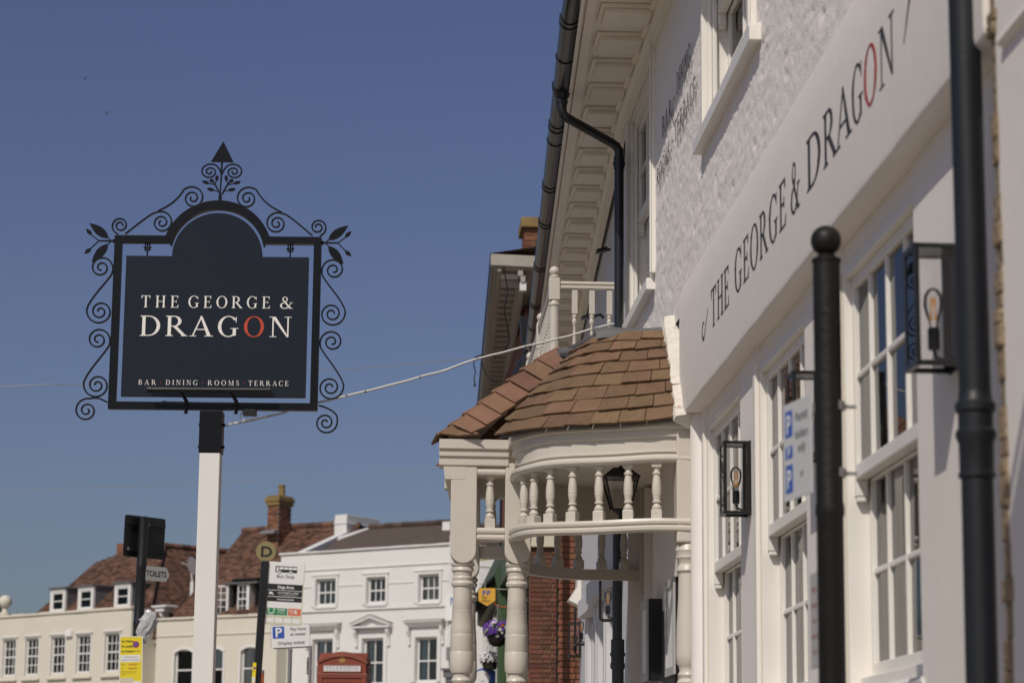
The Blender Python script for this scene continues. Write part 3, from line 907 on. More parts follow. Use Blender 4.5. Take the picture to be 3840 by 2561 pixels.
for i, (p, lb, rz) in reversed(list(enumerate(LANTERNS))):
    if i == 0:
        lan.location = p; lan['label'] = lb; lan.scale = (1.08, 1.08, 1.08)
    else:
        copy_thing(lan, p, lb, rz)

# ------------------------------------------------------------------ porch
def K(x, y, z): return (1.05 * x, 1.05 * y, 1.5 + 1.05 * (z - 1.5))
YM = 14.60
def mir(p): return (p[0], 2 * YM - p[1]) + tuple(p[2:])
por = thing('entrance_porch', 'cream bow-sided entrance porch with turned columns and a clay-tiled hipped roof', 'porch', K(1.0, 14.6, 0.07))
por_off = Vector(por.location)
colb = MB()
blk = []
for ax in (0, 1):
    pts = [(-.076, 3.40), (-.076, 2.89)] + [(-.076 * cos(pi * k / 10), 2.89 - .072 * sin(pi * k / 10)) for k in range(1, 10)] + [(.076, 2.89), (.076, 3.40)]
def column(cx, cy):
    mb = MB()
    n = 12
    pts = [(-.076, 3.40)] + [(-.076 * cos(pi * k / n), 2.885 - .075 * sin(pi * k / n)) for k in range(n + 1)] + [(.076, 3.40)]
    mb.prism([K(cx + p[0], cy - .076, p[1]) for p in pts], (0, .152 * 1.05, 0))
    c = part('column', mb, M['cream'], por, bev=.006)
    part('plinth', MB().box(1.05 * (cx - .078), 1.05 * (cx + .078), 1.05 * (cy - .078), 1.05 * (cy + .078), -.02, .9), M['cream'], c, bev=.006)
    prof = [(2.86, .045), (2.832, .050), (2.824, .064), (2.812, .070), (2.800, .066), (2.795, .058), (2.788, .063), (2.772, .065), (2.764, .056), (2.742, .053), (2.735, .058), (2.724, .058), (2.716, .053),
            (2.712, .060), (2.698, .066), (2.684, .062), (2.678, .053), (2.62, .0545), (2.545, .0580), (2.543, .0570), (2.54, .0590), (2.535, .0575), (2.45, .0635), (2.41, .0655), (2.407, .0645), (2.404, .066), (2.395, .0655), (2.31, .0680), (2.307, .067), (2.304, .0685), (2.24, .0690), (2.20, .067), (2.184, .060),
            (2.180, .050), (2.160, .049), (2.152, .056), (2.140, .060), (2.128, .054), (2.122, .050), (2.112, .062), (2.096, .068), (2.078, .062), (2.07, .052), (1.6, .060), (1.2, .070), (.98, .072)]
    part('turned_shaft', MB().lathe([(1.5 + 1.05 * (z - 1.5), r * 1.05) for z, r in reversed(prof)], 28, (1.05 * cx, 1.05 * cy, 0)), M['cream'], c, smooth=True)
C1, C2 = (.447, 14.078), (.764, 14.078)
for c in (C1, C2, mir(C1), mir(C2)): column(*c)
# half pilasters against the wall
for s in (0, 1):
    yy = 13.09 if not s else mir((0, 13.09))[1]
    mb = MB()
    mb.box(1.05 * 1.575, 1.05 * 1.70, 1.05 * (yy - .07), 1.05 * (yy + .07), 1.5 + 1.05 * 1.35, 1.5 + 1.05 * 2.02)
    o = part('pilaster', mb, M['cream'], por, bev=.01)
    part('turned_pilaster', MB().lathe([(1.5 + 1.05 * (z - 1.5), r * 1.05) for z, r in reversed([(2.86, .05), (2.83, .066), (2.81, .072), (2.79, .062), (2.77, .066), (2.755, .054), (2.735, .052), (2.72, .062), (2.70, .066), (2.685, .054), (2.55, .057), (2.40, .066), (2.25, .069), (2.2, .067), (2.185, .055), (2.16, .050), (2.14, .060), (2.12, .052), (2.10, .066), (2.08, .06), (0.3, .06), (-.04, .07)])], 24, (1.05 * 1.645, 1.05 * yy, 0)), M['cream'], o, smooth=True)

BOW = [(1.69, 13.045), (1.55, 13.05), (1.42, 13.07), (1.30, 13.10), (1.16, 13.155), (1.03, 13.225), (.92, 13.30), (.84, 13.38), (.79, 13.47), (.758, 13.58), (.744, 13.72), (.742, 13.87), (.742, 13.995)]
_b = []
for i in range(len(BOW) - 1):       # refine the plan curve
    p0, p1, p2, p3 = (Vector(BOW[max(i - 1, 0)]), Vector(BOW[i]), Vector(BOW[i + 1]), Vector(BOW[min(i + 2, len(BOW) - 1)]))
    for t in (0, .5):
        _b.append(tuple(.5 * ((2 * p1) + (-p0 + p2) * t + (2 * p0 - 5 * p1 + 4 * p2 - p3) * t * t + (-p0 + 3 * p1 - 3 * p2 + p3) * t ** 3)))
BOW = _b + [BOW[-1]]
def bow(off=0, far=False):
    P = [Vector(p) for p in BOW]; out = []
    for i, p in enumerate(P):
        t = (P[min(i + 1, len(P) - 1)] - P[max(i - 1, 0)]).normalized()
        nrm = Vector((-t.y, t.x))      # towards the outside of the bow
        q = p + nrm * off
        if far: q = Vector((q.x, 2 * YM - q.y))
        out.append((1.05 * q.x, 1.05 * q.y))
    return out
def zk(prof, s=1.05): return [(o * 1.05, 1.5 + 1.05 * (z - 1.5)) for o, z in prof]
FAS = zk([(-.05, 3.285), (.010, 3.285), (.022, 3.290), (.030, 3.300), (.030, 3.312), (.022, 3.324), (.008, 3.330), (-.002, 3.331), (-.002, 3.338), (.010, 3.342), (.010, 3.350), (.0, 3.354), (.0, 3.420), (.016, 3.424), (.020, 3.428), (.020, 3.466), (.036, 3.470), (.042, 3.475), (.042, 3.530), (-.05, 3.530)])
RAIL = zk([(-.034, 2.906), (.026, 2.906), (.036, 2.914), (.038, 2.928), (.030, 2.937), (.024, 2.940), (.024, 2.945), (.034, 2.950), (.036, 2.962), (.030, 2.976), (-.034, 2.976)])
for far in (False, True):
    sd = -1.0 if far else 1.0
    bw = bow(0, far)
    sag = [(p[0], p[1], .005 * sin(i * .65) - .010 * math.exp(-((i - 14) / 5) ** 2)) for i, p in enumerate(bw)]
    part('bow_fascia', MB().sweep(sag, FAS, sd), M['cream'], por, smooth=16)
    sag2 = [(p[0], p[1], .004 * sin(i * .55) + .034 * max(0, (i - 12) / 12) ** 1.6) for i, p in enumerate(bw)]
    part('bow_rail', MB().sweep(sag2, RAIL, sd), M['cream'], por, smooth=16)
# the short straight bays between each pair of columns, and the front lintel
for far in (False, True):
    m_ = (lambda y: 2 * YM - y) if far else (lambda y: y)
    A_, B_ = (1.05 * .30, 1.05 * m_(14.0)), (1.05 * .705, 1.05 * m_(14.0))
    sd = -1.0 if not far else 1.0
    st = zk([(-.14, 3.378), (.004, 3.378), (.008, 3.384), (.008, 3.425), (.018, 3.430), (.022, 3.434), (.022, 3.466), (.034, 3.472), (.038, 3.476), (.038, 3.53), (-.14, 3.53)])
    part('fascia', MB().sweep([A_, B_], st, sd), M['cream'], por)
    rl = zk([(-.12, 3.325), (.0, 3.325), (.012, 3.332), (.016, 3.346), (.012, 3.362), (.0, 3.370), (.0, 3.3775), (-.12, 3.3775)])
    part('rail', MB().sweep([(1.05 * .524, 1.05 * m_(14.02)), (1.05 * .687, 1.05 * m_(14.02))], rl, sd), M['cream'], por)
    r2 = zk([(-.10, 2.947), (.0, 2.947), (.010, 2.953), (.013, 2.966), (.006, 2.976), (.0, 2.980), (.0, 2.986), (.010, 2.992), (.012, 3.004), (.006, 3.020), (-.10, 3.020)])
    part('rail', MB().sweep([(1.05 * .524, 1.05 * m_(14.02)), (1.05 * .687, 1.05 * m_(14.02))], r2, sd), M['cream'], por)
ln = zk([(-.12, 3.30), (.0, 3.30), (.01, 3.38), (.01, 3.425), (.022, 3.432), (.022, 3.466), (.036, 3.474), (.036, 3.53), (-.12, 3.53)])
part('front_lintel', MB().sweep([(1.05 * .335, 1.05 * 14.0), (1.05 * .335, 1.05 * 15.2)], ln, 1.0), M['cream'], por)
# balusters
bt = MB().lathe([(.058, .024), (.066, .028), (.075, .029), (.082, .024), (.092, .018), (.100, .017), (.103, .026), (.110, .0265), (.115, .020), (.13, .021), (.150, .025), (.163, .027), (.166, .026), (.169, .0275), (.176, .0268), (.19, .027), (.21, .026), (.235, .023), (.262, .0185), (.266, .025), (.275, .0255), (.279, .019), (.290, .016), (.296, .021), (.306, .023)], 18, cap=False)
pb_mes = [mesh_from('block', MB().box(-h_, h_, -h_, h_, a_, b_), M['cream']) for h_, a_, b_ in ((.031, 0, .060), (.029, .305, .3355))]; pt_me = mesh_from('baluster', bt, M['cream'], True)
def porch_baluster(x, y, z, rz=0.0):
    o = bpy.data.objects.new('baluster', pt_me); COL.objects.link(o); o.parent = por
    o.location = Vector((1.05 * x, 1.05 * y, 1.5 + 1.05 * (z - 1.5))) - por.location; o.rotation_euler = (0, 0, rz + random.uniform(-.06, .06))
    for me in pb_mes:
        p = bpy.data.objects.new('block', me); COL.objects.link(p); p.parent = o
        b_ = p.modifiers.new('bevel', 'BEVEL'); b_.width = .004; b_.segments = 2
for far in (False, True):
    f = (lambda y: 2 * YM - y) if far else (lambda y: y)
    porch_baluster(.601, f(14.06), 3.0195)
    for x, y, rz in ((.776, 13.60, -1.25), (.824, 13.47, -.85), (.908, 13.355, -.62), (1.025, 13.262, -.48), (1.165, 13.185, -.36), (1.320, 13.125, -.22), (1.472, 13.085, -.10)):
        porch_baluster(x, f(y), 2.973, -rz if far else rz)
part('ceiling', MB().prism([(p[0], p[1], 1.5 + 1.05 * 2.02) for p in bow(-.02)] + [(1.05 * .36, 1.05 * 14.02, 1.5 + 1.05 * 2.02), (1.05 * .36, 1.05 * 15.18, 1.5 + 1.05 * 2.02)] + [(p[0], p[1], 1.5 + 1.05 * 2.02) for p in reversed(bow(-.02, True))], (0, 0, .012)), M['soffit'], por)

# roof: near and far conical slopes, front slope
def lerp(a, b, t): return tuple(a[i] + (b[i] - a[i]) * t for i in range(3))
def poly_at(P, t):
    L = [0]
    for a, b in zip(P[:-1], P[1:]): L.append(L[-1] + (Vector(b) - Vector(a)).length)
    d = t * L[-1]
    for i in range(len(P) - 1):
        if d <= L[i + 1] or i == len(P) - 2:
            return lerp(P[i], P[i + 1], (d - L[i]) / max(1e-9, L[i + 1] - L[i])), L[-1]
_e = [(p[0] / 1.05, p[1] / 1.05) for p in bow(.066)][:19:2]
EAVE = [(1.70, _e[0][1], 3.540)] + [(p[0], p[1], 3.535 - .05 * min(1, (i + 1) / 4)) for i, p in enumerate(_e) if p[0] < 1.66 and p[0] > .72] + [(.70, 13.50, 3.49), (.630, 13.64, 3.50)]
TOP = [(1.665, 13.50, 4.098), (1.45, 13.50, 4.09), (1.30, 13.515, 4.085), (1.22, 13.55, 4.08), (1.16, 13.66, 4.07), (1.125, 13.80, 4.055)]
def near_pt(u, v):
    e, _ = poly_at(EAVE, u); t, _ = poly_at(TOP, u)
    p = lerp(e, t, v)
    bulge = .035 * sin(pi * v)
    return Vector((p[0], p[1] - bulge * .6, p[2] + bulge * .6))
FE = [(.325, 14.02, 3.53), (.325, 14.6, 3.52), (.345, 15.18, 3.53)]
FT = [(.97, 14.30, 4.085), (.965, 14.6, 4.09), (.97, 14.90, 4.085)]
def front_pt(u, v):
    e, _ = poly_at(FE, u); t, _ = poly_at(FT, u)
    p = lerp(e, t, v); bulge = .02 * sin(pi * v)
    return Vector((p[0] - bulge, p[1], p[2] + bulge))
rnd = random.Random(3)
def tiled(fn, rows, wid, flip=False, sag=1.0):
    nu = 40
    und = MB()
    grid = [[fn(i / nu, j / 10) for i in range(nu + 1)] for j in range(11)]
    vs = [K(*p) if not flip else K(p.x, 2 * YM - p.y, p.z) for r in grid for p in r]
    fs = [(j * (nu + 1) + i, j * (nu + 1) + i + 1, (j + 1) * (nu + 1) + i + 1, (j + 1) * (nu + 1) + i) for j in range(10) for i in range(nu)]
    und.add([(p[0], p[1], p[2] - .012) for p in vs], fs)
    part('roof', und, M['wood_dark'], por)
    for r in range(rows):
        v0 = r / rows - .012; v1 = (r + 1.18) / rows
        L = sum((fn((i + 1) / 30, v0) - fn(i / 30, v0)).length for i in range(30)) * 1.05
        nt = max(2, round(L / wid))
        off = (.5 if r % 2 else 0.0)
        e = [0.0] + [(k + off + rnd.uniform(-.07, .07)) / nt for k in range(1 if off == 0 else 0, nt + 1) if 0.02 < (k + off) / nt < .985] + [1.0]
        for a, b in zip(e[:-1], e[1:]):
            if (b - a) * L < .025: continue
            g_ = .0016 / L
            w0, w1 = a + g_, b - g_
            lift = rnd.uniform(.015, .027); sk = rnd.uniform(-.008, .008) * 1.0
            pts = []
            for (u, v, l) in ((w0, v0 + sk, lift), (w1, v0 - sk, lift + rnd.uniform(-.004, .006)), (w1, min(v1, 1.0), .004), (w0, min(v1, 1.0), .004)):
                p = fn(u, v)
                du = fn(min(u + .01, 1), v) - fn(max(u - .01, 0), v); dv = fn(u, min(v + .02, 1)) - fn(u, v - .02)
                n_ = du.cross(dv).normalized()
                if n_.z < 0: n_ = -n_
                pts.append((p + n_ * l, n_))
            bot = [p for p, n_ in pts]; tp = [p + n_ * .0145 for p, n_ in pts]
            # a middle edge so that wide tiles follow the curve
            cv = [(K(*p) if not flip else K(p.x, 2 * YM - p.y, p.z)) for p in bot + tp]
            part('tile', MB().hexa(cv), M['tile'], por, bev=.003)
tiled(near_pt, 8, .168)
tiled(near_pt, 8, .168, flip=True)
tiled(front_pt, 8, .168)
# hip tiles
RA, RB = Vector((.315, 13.985, 3.528)), Vector((.985, 14.27, 4.105))
HW = Vector((.115, -.12, -.085))
SW = Vector((-.035, .12, -.045))
for flip in (False, True):
    n = 8
    for k in range(n):
        t0 = k / n - .020; t1 = (k + 1) / n + .035
        if k == 0: t0 = 0
        l0, l1 = .040 + rnd.uniform(-.004, .005), .014
        mbh = MB()
        for W_ in (HW, SW):
            P = []
            for (t, l) in ((t0, l0), (t1, l1)):
                r = RA.lerp(RB, t)
                f_ = 1.0 if W_ is SW else min(1.0, .12 + t * 5.5)
                q = r + W_ * f_ + (Vector((0.10, 0.02, 0.0)) * (1 - f_) if W_ is HW else Vector())
                nn = (W_).cross(RB - RA).normalized()
                if nn.z < 0: nn = -nn
                P.append((r + nn * l, q + nn * l, nn))
            a, b = P
            th = .015
            c8 = [a[0], a[1], b[1], b[0]]
            up = [p + a[2] * th for p in c8]
            mbh.hexa([(K(*p) if not flip else K(p.x, 2 * YM - p.y, p.z)) for p in c8 + up])
        part('hip_tile', mbh, M['hip'], por, bev=.004)
# small orange mortar bedding along the hip
# verge fillet against the wall
vf = MB()
m = 22
ring = []
for i in range(m + 1):
    t = i / m
    p = Vector((1.610, 12.95 + .56 * t, 3.50 + .66 * t))
    w = .100 + .022 * noise.noise(Vector((t * 9, 0, 0))); h = .026 + .014 * noise.noise(Vector((t * 14, 4, 0)))
    ring.append([K(p.x - w * .6, p.y, p.z), K(p.x - w * .5, p.y - h, p.z + h), K(p.x + .03, p.y - h * 1.3, p.z + h * 1.5), K(p.x + .06, p.y, p.z + .03), K(p.x + .06, p.y + .05, p.z - .05)])
vf.add([p for r in ring for p in r], [(i * 5 + k, i * 5 + (k + 1) % 5, (i + 1) * 5 + (k + 1) % 5, (i + 1) * 5 + k) for i in range(m) for k in range(5)] + [tuple(range(5)), tuple(reversed(range(m * 5, m * 5 + 5)))])
part('verge_fillet', vf, M['mortar'], por, smooth=True)
# lead: strip along the top of the near slope, flat top, dressed edge over the front
def lead(pts, th=.016, amp=.010, name='lead_flashing'):
    mb = MB()
    P = []
    nA = len(pts[0])
    top = [[Vector(K(*q)) + Vector((0, 0, amp * noise.noise(Vector(q) * 7))) for q in row] for row in pts]
    vs = [p for r in top for p in r] + [p - Vector((0, 0, th)) for r in top for p in r]
    R_ = len(top); o = R_ * nA; fs = []
    for j in range(R_ - 1):
        for i in range(nA - 1):
            fs.append((j * nA + i, j * nA + i + 1, (j + 1) * nA + i + 1, (j + 1) * nA + i))
            fs.append((o + j * nA + i, o + (j + 1) * nA + i, o + (j + 1) * nA + i + 1, o + j * nA + i + 1))
    for i in range(nA - 1):
        fs.append((i, o + i, o + i + 1, i + 1)); q = (R_ - 1) * nA
        fs.append((q + i, q + i + 1, o + q + i + 1, o + q + i))
    for j in range(R_ - 1):
        fs.append((j * nA, (j + 1) * nA, o + (j + 1) * nA, o + j * nA)); q = nA - 1
        fs.append((j * nA + q, o + j * nA + q, o + (j + 1) * nA + q, (j + 1) * nA + q))
    return part(name, mb.add(vs, fs), M['lead'], por, smooth=True)
us = [i / 14 for i in range(15)]
rows = []
for (dy, z) in ((-.035, 4.068), (-.03, 4.098), (.06, 4.125), (.20, 4.170)):
    rows.append([(1.70 - .53 * u + .0 * u, 13.50 + dy + .02 * u, z + .012 * sin(u * 9) * (1 if dy < 0 else .3) - .012 * u) for u in us])
lead(rows)
rows = []
for (f, z) in ((0, 4.07), (.06, 4.10), (.3, 4.12), (1, 4.14)):
    rows.append([(.955 + f * .75, 14.2 + .8 * u, z + .010 * sin(u * 12) * (1 - f)) for u in us])
lead(rows)
rows = []
for (dx, z) in ((0, 4.075), (.0, 4.10), (.08, 4.12)):
    rows.append([(.985 + .20 * u + dx * u, 14.24 - .55 * u, z - .030 * u * (1 - dx) + .008 * sin(u * 11)) for u in us])
lead(rows)
part('flat_roof', MB().prism([K(1.20, 13.62, 4.10), K(1.72, 13.60, 4.12), K(1.72, 15.55, 4.12), K(1.0, 14.95, 4.09), K(1.0, 14.25, 4.09)], (0, 0, .02)), M['lead'], por)

# the wall bends behind the porch and the porch follows it
for ch in list(por.children):
    if ch.name.startswith('baluster'):
        yw = ch.location.y + por.location.y
        ch.location.x += .058 * max(0, yw - 14.75)
        continue
    for o in [ch] + list(ch.children):
        for v in o.data.vertices:
            v.co.x += .058 * max(0, v.co.y + por.location.y - 14.75)

# lantern hanging in the porch
pl = thing('porch_lantern', 'black tapered four-sided lantern hanging inside the porch behind the balusters', 'lantern', (1.47, 15.1, 3.2))
fr = MB()
def taper(z0, w0, z1, w1, mb, t=.007):
    for sx in (-1, 1):
        for sy in (-1, 1):
            mb.tube([(sx * w0, sy * w0, z0), (sx * w1, sy * w1, z1)], t, 6)
    for z, w in ((z0, w0), (z1, w1)):
        for a, b in (((-1, -1), (1, -1)), ((1, -1), (1, 1)), ((1, 1), (-1, 1)), ((-1, 1), (-1, -1))):
            mb.tube([(a[0] * w, a[1] * w, z), (b[0] * w, b[1] * w, z)], t, 6)
taper(.06, .055, .265, .105, fr)
part('frame', fr, M['black'], pl, world=False)
part('top_hood', MB().hexa([(-.118, -.118, .265), (.118, -.118, .265), (.118, .118, .265), (-.118, .118, .265), (-.05, -.05, .325), (.05, -.05, .325), (.05, .05, .325), (-.05, .05, .325)]), M['black'], pl, world=False)
part('finial', MB().lathe([(-.03, .004), (-.02, .016), (0, .018), (.02, .012), (.05, .05), (.062, .05)], 14), M['black'], pl, world=False, smooth=True)
part('hanger', MB().tube([(0, 0, .32), (0, 0, .44)], .012, 8), M['black'], pl, world=False)
for a in range(4):
    g_ = MB().add([(-.05, -.054, .065), (.05, -.054, .065), (.098, -.102, .26), (-.098, -.102, .26)], [(0, 1, 2, 3)])
    g_.xf(Matrix.Rotation(a * pi / 2, 4, 'Z'))
    part('pane', g_, M['clear'], pl, world=False)

# framed notice cases on the wall inside the porch
def menu_case(loc, w, h, d, label, rz=0):
    t = thing('notice_case', label, 'notice case', loc, (0, 0, rz), 'notice cases inside the porch')
    part('case', MB().box(-d, 0, -w / 2, w / 2, 0, h), M['black'], t, world=False, bev=.004)
    fr = MB()
    b = .05
    fr.box(-d - .014, -d, -w / 2, w / 2, 0, b); fr.box(-d - .014, -d, -w / 2, w / 2, h - b, h)
    fr.box(-d - .0135, -d, -w / 2, -w / 2 + b, b, h - b); fr.box(-d - .0135, -d, w / 2 - b, w / 2, b, h - b)
    part('frame', fr, M['signgrey'], t, world=False, bev=.003)
    part('menu_sheet', MB().box(-d - .004, -d - .001, -w / 2 + b, w / 2 - b, b, h - b), M['signwhite'], t, world=False)
menu_case((1.705, 15.05, 2.19), .40, .50, .085, 'notice case with black side and white sheet, left of the two inside the porch')
menu_case((1.705, 14.14, 2.185), .44, .56, .03, 'slim framed notice case right behind the wall-side turned pilaster')

# ------------------------------------------------------------------ the pub sign on its post
SX0, SZ0 = -.95, 0.0
SK = 16.5 / 13.0
sg = thing('pub_sign', 'dark navy pub sign in an arched black iron frame with scrolls on a white post', 'pub sign', (SX0 * SK, 16.5, 1.5 - 1.5 * SK), (0, 0, radians(-3.0)))
sg.scale = (SK, SK, SK)
def s2(x, z): return (x - SX0, z - .0115 * (x - SX0) / 1.0)     # measured world -> local
def s3(x, z, y=0.0):
    a = s2(x, z); return (a[0], y, a[1])
# post
part('post', MB().add([(-.057, -.057, .25), (.053, -.057, .25), (.053, .053, .25), (-.057, .053, .25), (-.057, -.057, 3.285), (.053, -.057, 3.285), (.053, .053, 3.285), (-.057, .053, 3.285)], [(0, 3, 2, 1), (4, 5, 6, 7), (0, 1, 5, 4), (1, 2, 6, 5), (2, 3, 7, 6), (3, 0, 4, 7)]), M['post'], sg, world=False, bev=.004)
sl = MB().box(-.063, .058, -.062, .058, 3.287, 3.515)
part('sleeve', sl, M['ironwork'], sg, world=False, bev=.003)
bo = MB()
for z in (3.32, 3.44):
    bo.tube([(.058, -.02, z), (.072, -.02, z)], .009, 6); bo.tube([(-.063, -.03, z), (-.070, -.03, z)], .008, 6)
part('bolt', bo, M['ironwork'], sg, world=False)
# frame: square section bars and an arch
FX0, FX1, FZ0, FZ1 = -.566, .566, 3.525, 4.486
b = .040; hy = .022
ac = -.003; RO = .290
def arc_pts(R_, zc, half, n=28):
    a = math.asin(half / R_)
    return [(ac + R_ * sin(-a + 2 * a * i / n), zc + R_ * cos(-a + 2 * a * i / n)) for i in range(n + 1)]
zc_o = 4.687 - .302
outer = arc_pts(.302, zc_o, .285)
inner = arc_pts(.258, zc_o - .006, .2535)
outl = [(FX0, FZ0), (FX0, FZ1)] + [(ac - .288, FZ1)] + outer + [(ac + .288, FZ1), (FX1, FZ1), (FX1, FZ0)]
inl = [(FX0 + b, FZ0 + b), (FX0 + b, FZ1 - b), (ac - .262, FZ1 - b)] + inner + [(ac + .262, FZ1 - b), (FX1 - b, FZ1 - b), (FX1 - b, FZ0 + b)]
fr = MB()
n = len(outl)
vs = [(p[0], y, p[1]) for y in (-hy, hy) for p in outl] + [(p[0], y, p[1]) for y in (-hy, hy) for p in inl]
fs = []
for i in range(n):
    j = (i + 1) % n
    fs += [(i, j, 2 * n + j, 2 * n + i), (n + i, 3 * n + i, 3 * n + j, n + j), (i, n + i, n + j, j), (2 * n + i, 2 * n + j, 3 * n + j, 3 * n + i)]
fr.add(vs, fs)
part('frame', fr, M['ironwork'], sg, world=False, bev=.002)
# hanging board
BX0, BX1, BZ0, BZ1 = -.5, .5, 3.594, 4.374
bpts = [(BX0, BZ0), (BX0, BZ1), (-.249, BZ1)] + arc_pts(.2475, 4.371, .2470, 36) + [(.246, BZ1), (BX1, BZ1), (BX1, BZ0)]
bd = MB().prism([(p[0], -.010, p[1]) for p in bpts], (0, .022, 0))
board = part('board', bd, M['navy'], sg, world=False, bev=.002)
def pb(x, z, d): return (x, -.0102 - d, z)
def bw_(specs, m, name='lettering', label=None):
    for s, x0, x1, z, h in specs:
        mb = MB(); a = s2(x0, z); c = s2(x1, z); word(mb, s, a[0], c[0], z - .003, h, pb)
        part(name, mb, m, board, world=False, label=label)
bw_([('THE', -1.36, -1.152, 4.089, .0655), ('GEORGE', -1.102, -.653, 4.089, .0655), ('&', -.603, -.529, 4.089, .0655),
     ('D', -1.361, -1.244, 3.931, .112), ('R', -1.222, -1.103, 3.931, .112), ('A', -1.090, -.962, 3.931, .112), ('G', -.938, -.820, 3.931, .112), ('N', -.657, -.536, 3.931, .112),
     ('BAR', -1.357, -1.261, 3.662, .0275), ('DINING', -1.209, -1.035, 3.662, .0275), ('ROOMS', -.981, -.811, 3.662, .0275), ('TERRACE', -.761, -.543, 3.662, .0275)], M['letter'])
bw_([('O', -.796, -.683, 3.931, .112), ('.', -1.240, -1.232, 3.663, .0275), ('.', -1.012, -1.004, 3.663, .0275), ('.', -.790, -.782, 3.663, .0275)], M['redletter'], label='orange-red print')
# hangers with shackles
for x in (-1.337, -.554):
    h = MB(); X, Z = s2(x, 4.445)
    h.tube([(X, 0, 4.452), (X, 0, 4.372)], .0045, 8)
    h.box(X - .016, X + .016, -.008, .008, 4.405, 4.412)
    for dx in (-.012, .012): h.box(X + dx - .003, X + dx + .003, -.010, .010, 4.405, 4.447)
    h.tube([(X - .022, 0, 4.422), (X + .022, 0, 4.422)], .005, 8)
    part('hanger', h, M['ironwork'], sg, world=False)
# scrolls
def spiral(cx, cz, r, a0, turns, direction, n=44, r1=.16):
    out = []
    for i in range(n + 1):
        t = i / n
        rr = r * (1 - (1 - r1) * t ** .85)
        a = a0 + direction * turns * 2 * pi * t
        out.append((cx + rr * cos(a), cz + rr * sin(a)))
    return out
def bez(p0, p1, p2, p3, n=20):
    out = []
    for i in range(n + 1):
        t = i / n; u = 1 - t
        out.append(tuple(u ** 3 * p0[k] + 3 * u * u * t * p1[k] + 3 * u * t * t * p2[k] + t ** 3 * p3[k] for k in (0, 1)))
    return out
def scroll(pts, r=.0042):
    out = [pts[0]]
    for p in pts[1:]:
        if math.dist(p, out[-1]) > .002: out.append(p)
    # flat bar edge-on: ribbon with depth
    mb = MB()
    n_ = len(out); vs = []
    for i, p in enumerate(out):
        a = out[max(0, i - 1)]; c = out[min(n_ - 1, i + 1)]
        t = Vector((c[0] - a[0], c[1] - a[1])).normalized(); q = Vector((-t.y, t.x)) * r
        for (s_, y) in ((1, -.007), (1, .007), (-1, .007), (-1, -.007)):
            vs.append((p[0] + s_ * q.x, y, p[1] + s_ * q.y))
    fs = [(i * 4 + k, i * 4 + (k + 1) % 4, (i + 1) * 4 + (k + 1) % 4, (i + 1) * 4 + k) for i in range(n_ - 1) for k in range(4)]
    fs += [(3, 2, 1, 0), tuple((n_ - 1) * 4 + k for k in range(4))]
    mb.add(vs, fs)
    return part('scroll', mb, M['ironwork'], sg, world=False)
def side_scroll(x_s, z_s, x_l, z_l, mirror):
    f = (lambda p: (-p[0], p[1])) if mirror else (lambda p: p)
    sp1 = spiral(x_s, z_s, .068, radians(-26), 1.86, 1, r1=.17)
    sp2 = spiral(x_l, z_l, .074, radians(172), 2.02, 1, r1=.16)
    link = bez(sp1[0], (sp1[0][0] - .012, sp1[0][1] - .035), (sp2[0][0] + .010, sp2[0][1] + .060), sp2[0])
    scroll([f(p) for p in list(reversed(sp1)) + link[1:-1] + sp2])
for mirror in (False, True):
    side_scroll(-.636, 4.306, -.632, 4.062, mirror)
    side_scroll(-.636, 3.906, -.632, 3.655, mirror)
# curls under the lower corners
sp = spiral(-.683, 3.516, .068, radians(75), 1.95, 1, r1=.14)
scroll(bez((-.572, 3.562), (-.60, 3.575), (sp[0][0] + .04, sp[0][1] + .012), sp[0]) + sp[1:])
sp = spiral(.612, 3.462, .066, radians(20), 2.0, -1, r1=.14)
scroll(bez((.572, 3.556), (.61, 3.548), (sp[0][0] + .004, sp[0][1] + .035), sp[0]) + sp[1:])
def T(zx, zy): return (.002 + (zx - 1165) * .000524, 4.69 - (zy - 640) * .00055)
for mirror in (False, True):
    f = (lambda p: (-p[0] + .004, p[1])) if mirror else (lambda p: p)
    a = T(130, 905); sp = spiral(a[0], a[1], .050, radians(258), 1.75, -1, r1=.24)
    scroll([f(p) for p in sp])
    a = T(562, 872); sp = spiral(a[0], a[1], .066, radians(122), 2.05, -1, r1=.14)
    scroll([f(p) for p in bez(T(185, 992), T(290, 910), T(440, 780), sp[0]) + sp[1:]])
    a = T(878, 618); sp = spiral(a[0], a[1], .069, radians(135), 2.0, -1, r1=.13)
    scroll([f(p) for p in bez(T(515, 755), T(640, 700), T(720, 640), sp[0]) + sp[1:]])
# arrow finial cut from plate
fi = MB()
def plate(pts, y=0.0, th=.004): fi.prism([(p[0], y - th, p[1]) for p in pts], (0, th * 2, 0))
def stroke(path, w, y=0.0):
    for i in range(len(path) - 1):
        a, c = Vector(path[i]), Vector(path[i + 1])
        t = (c - a).normalized(); q = Vector((-t.y, t.x)) * w; e = t * w * .4
        plate([a - q - e, c - q + e, c + q + e, a + q - e], y + .0002 * (i % 3))
def ell(c, a, b_, ang, y=.0006):
    plate([(c[0] + a * cos(t) * cos(ang) - b_ * sin(t) * sin(ang), c[1] + a * cos(t) * sin(ang) + b_ * sin(t) * cos(ang)) for t in [2 * pi * k / 16 for k in range(16)]], y)
plate([T(1148, 645), T(1183, 645), T(1183, 583), T(1148, 583)], .001)
plate([T(1158, 590), T(1172, 590), T(1184, 240), T(1163, 240)], .0003)
plate([T(1055, 243), T(1296, 246), T(1181, 28)], .0012)
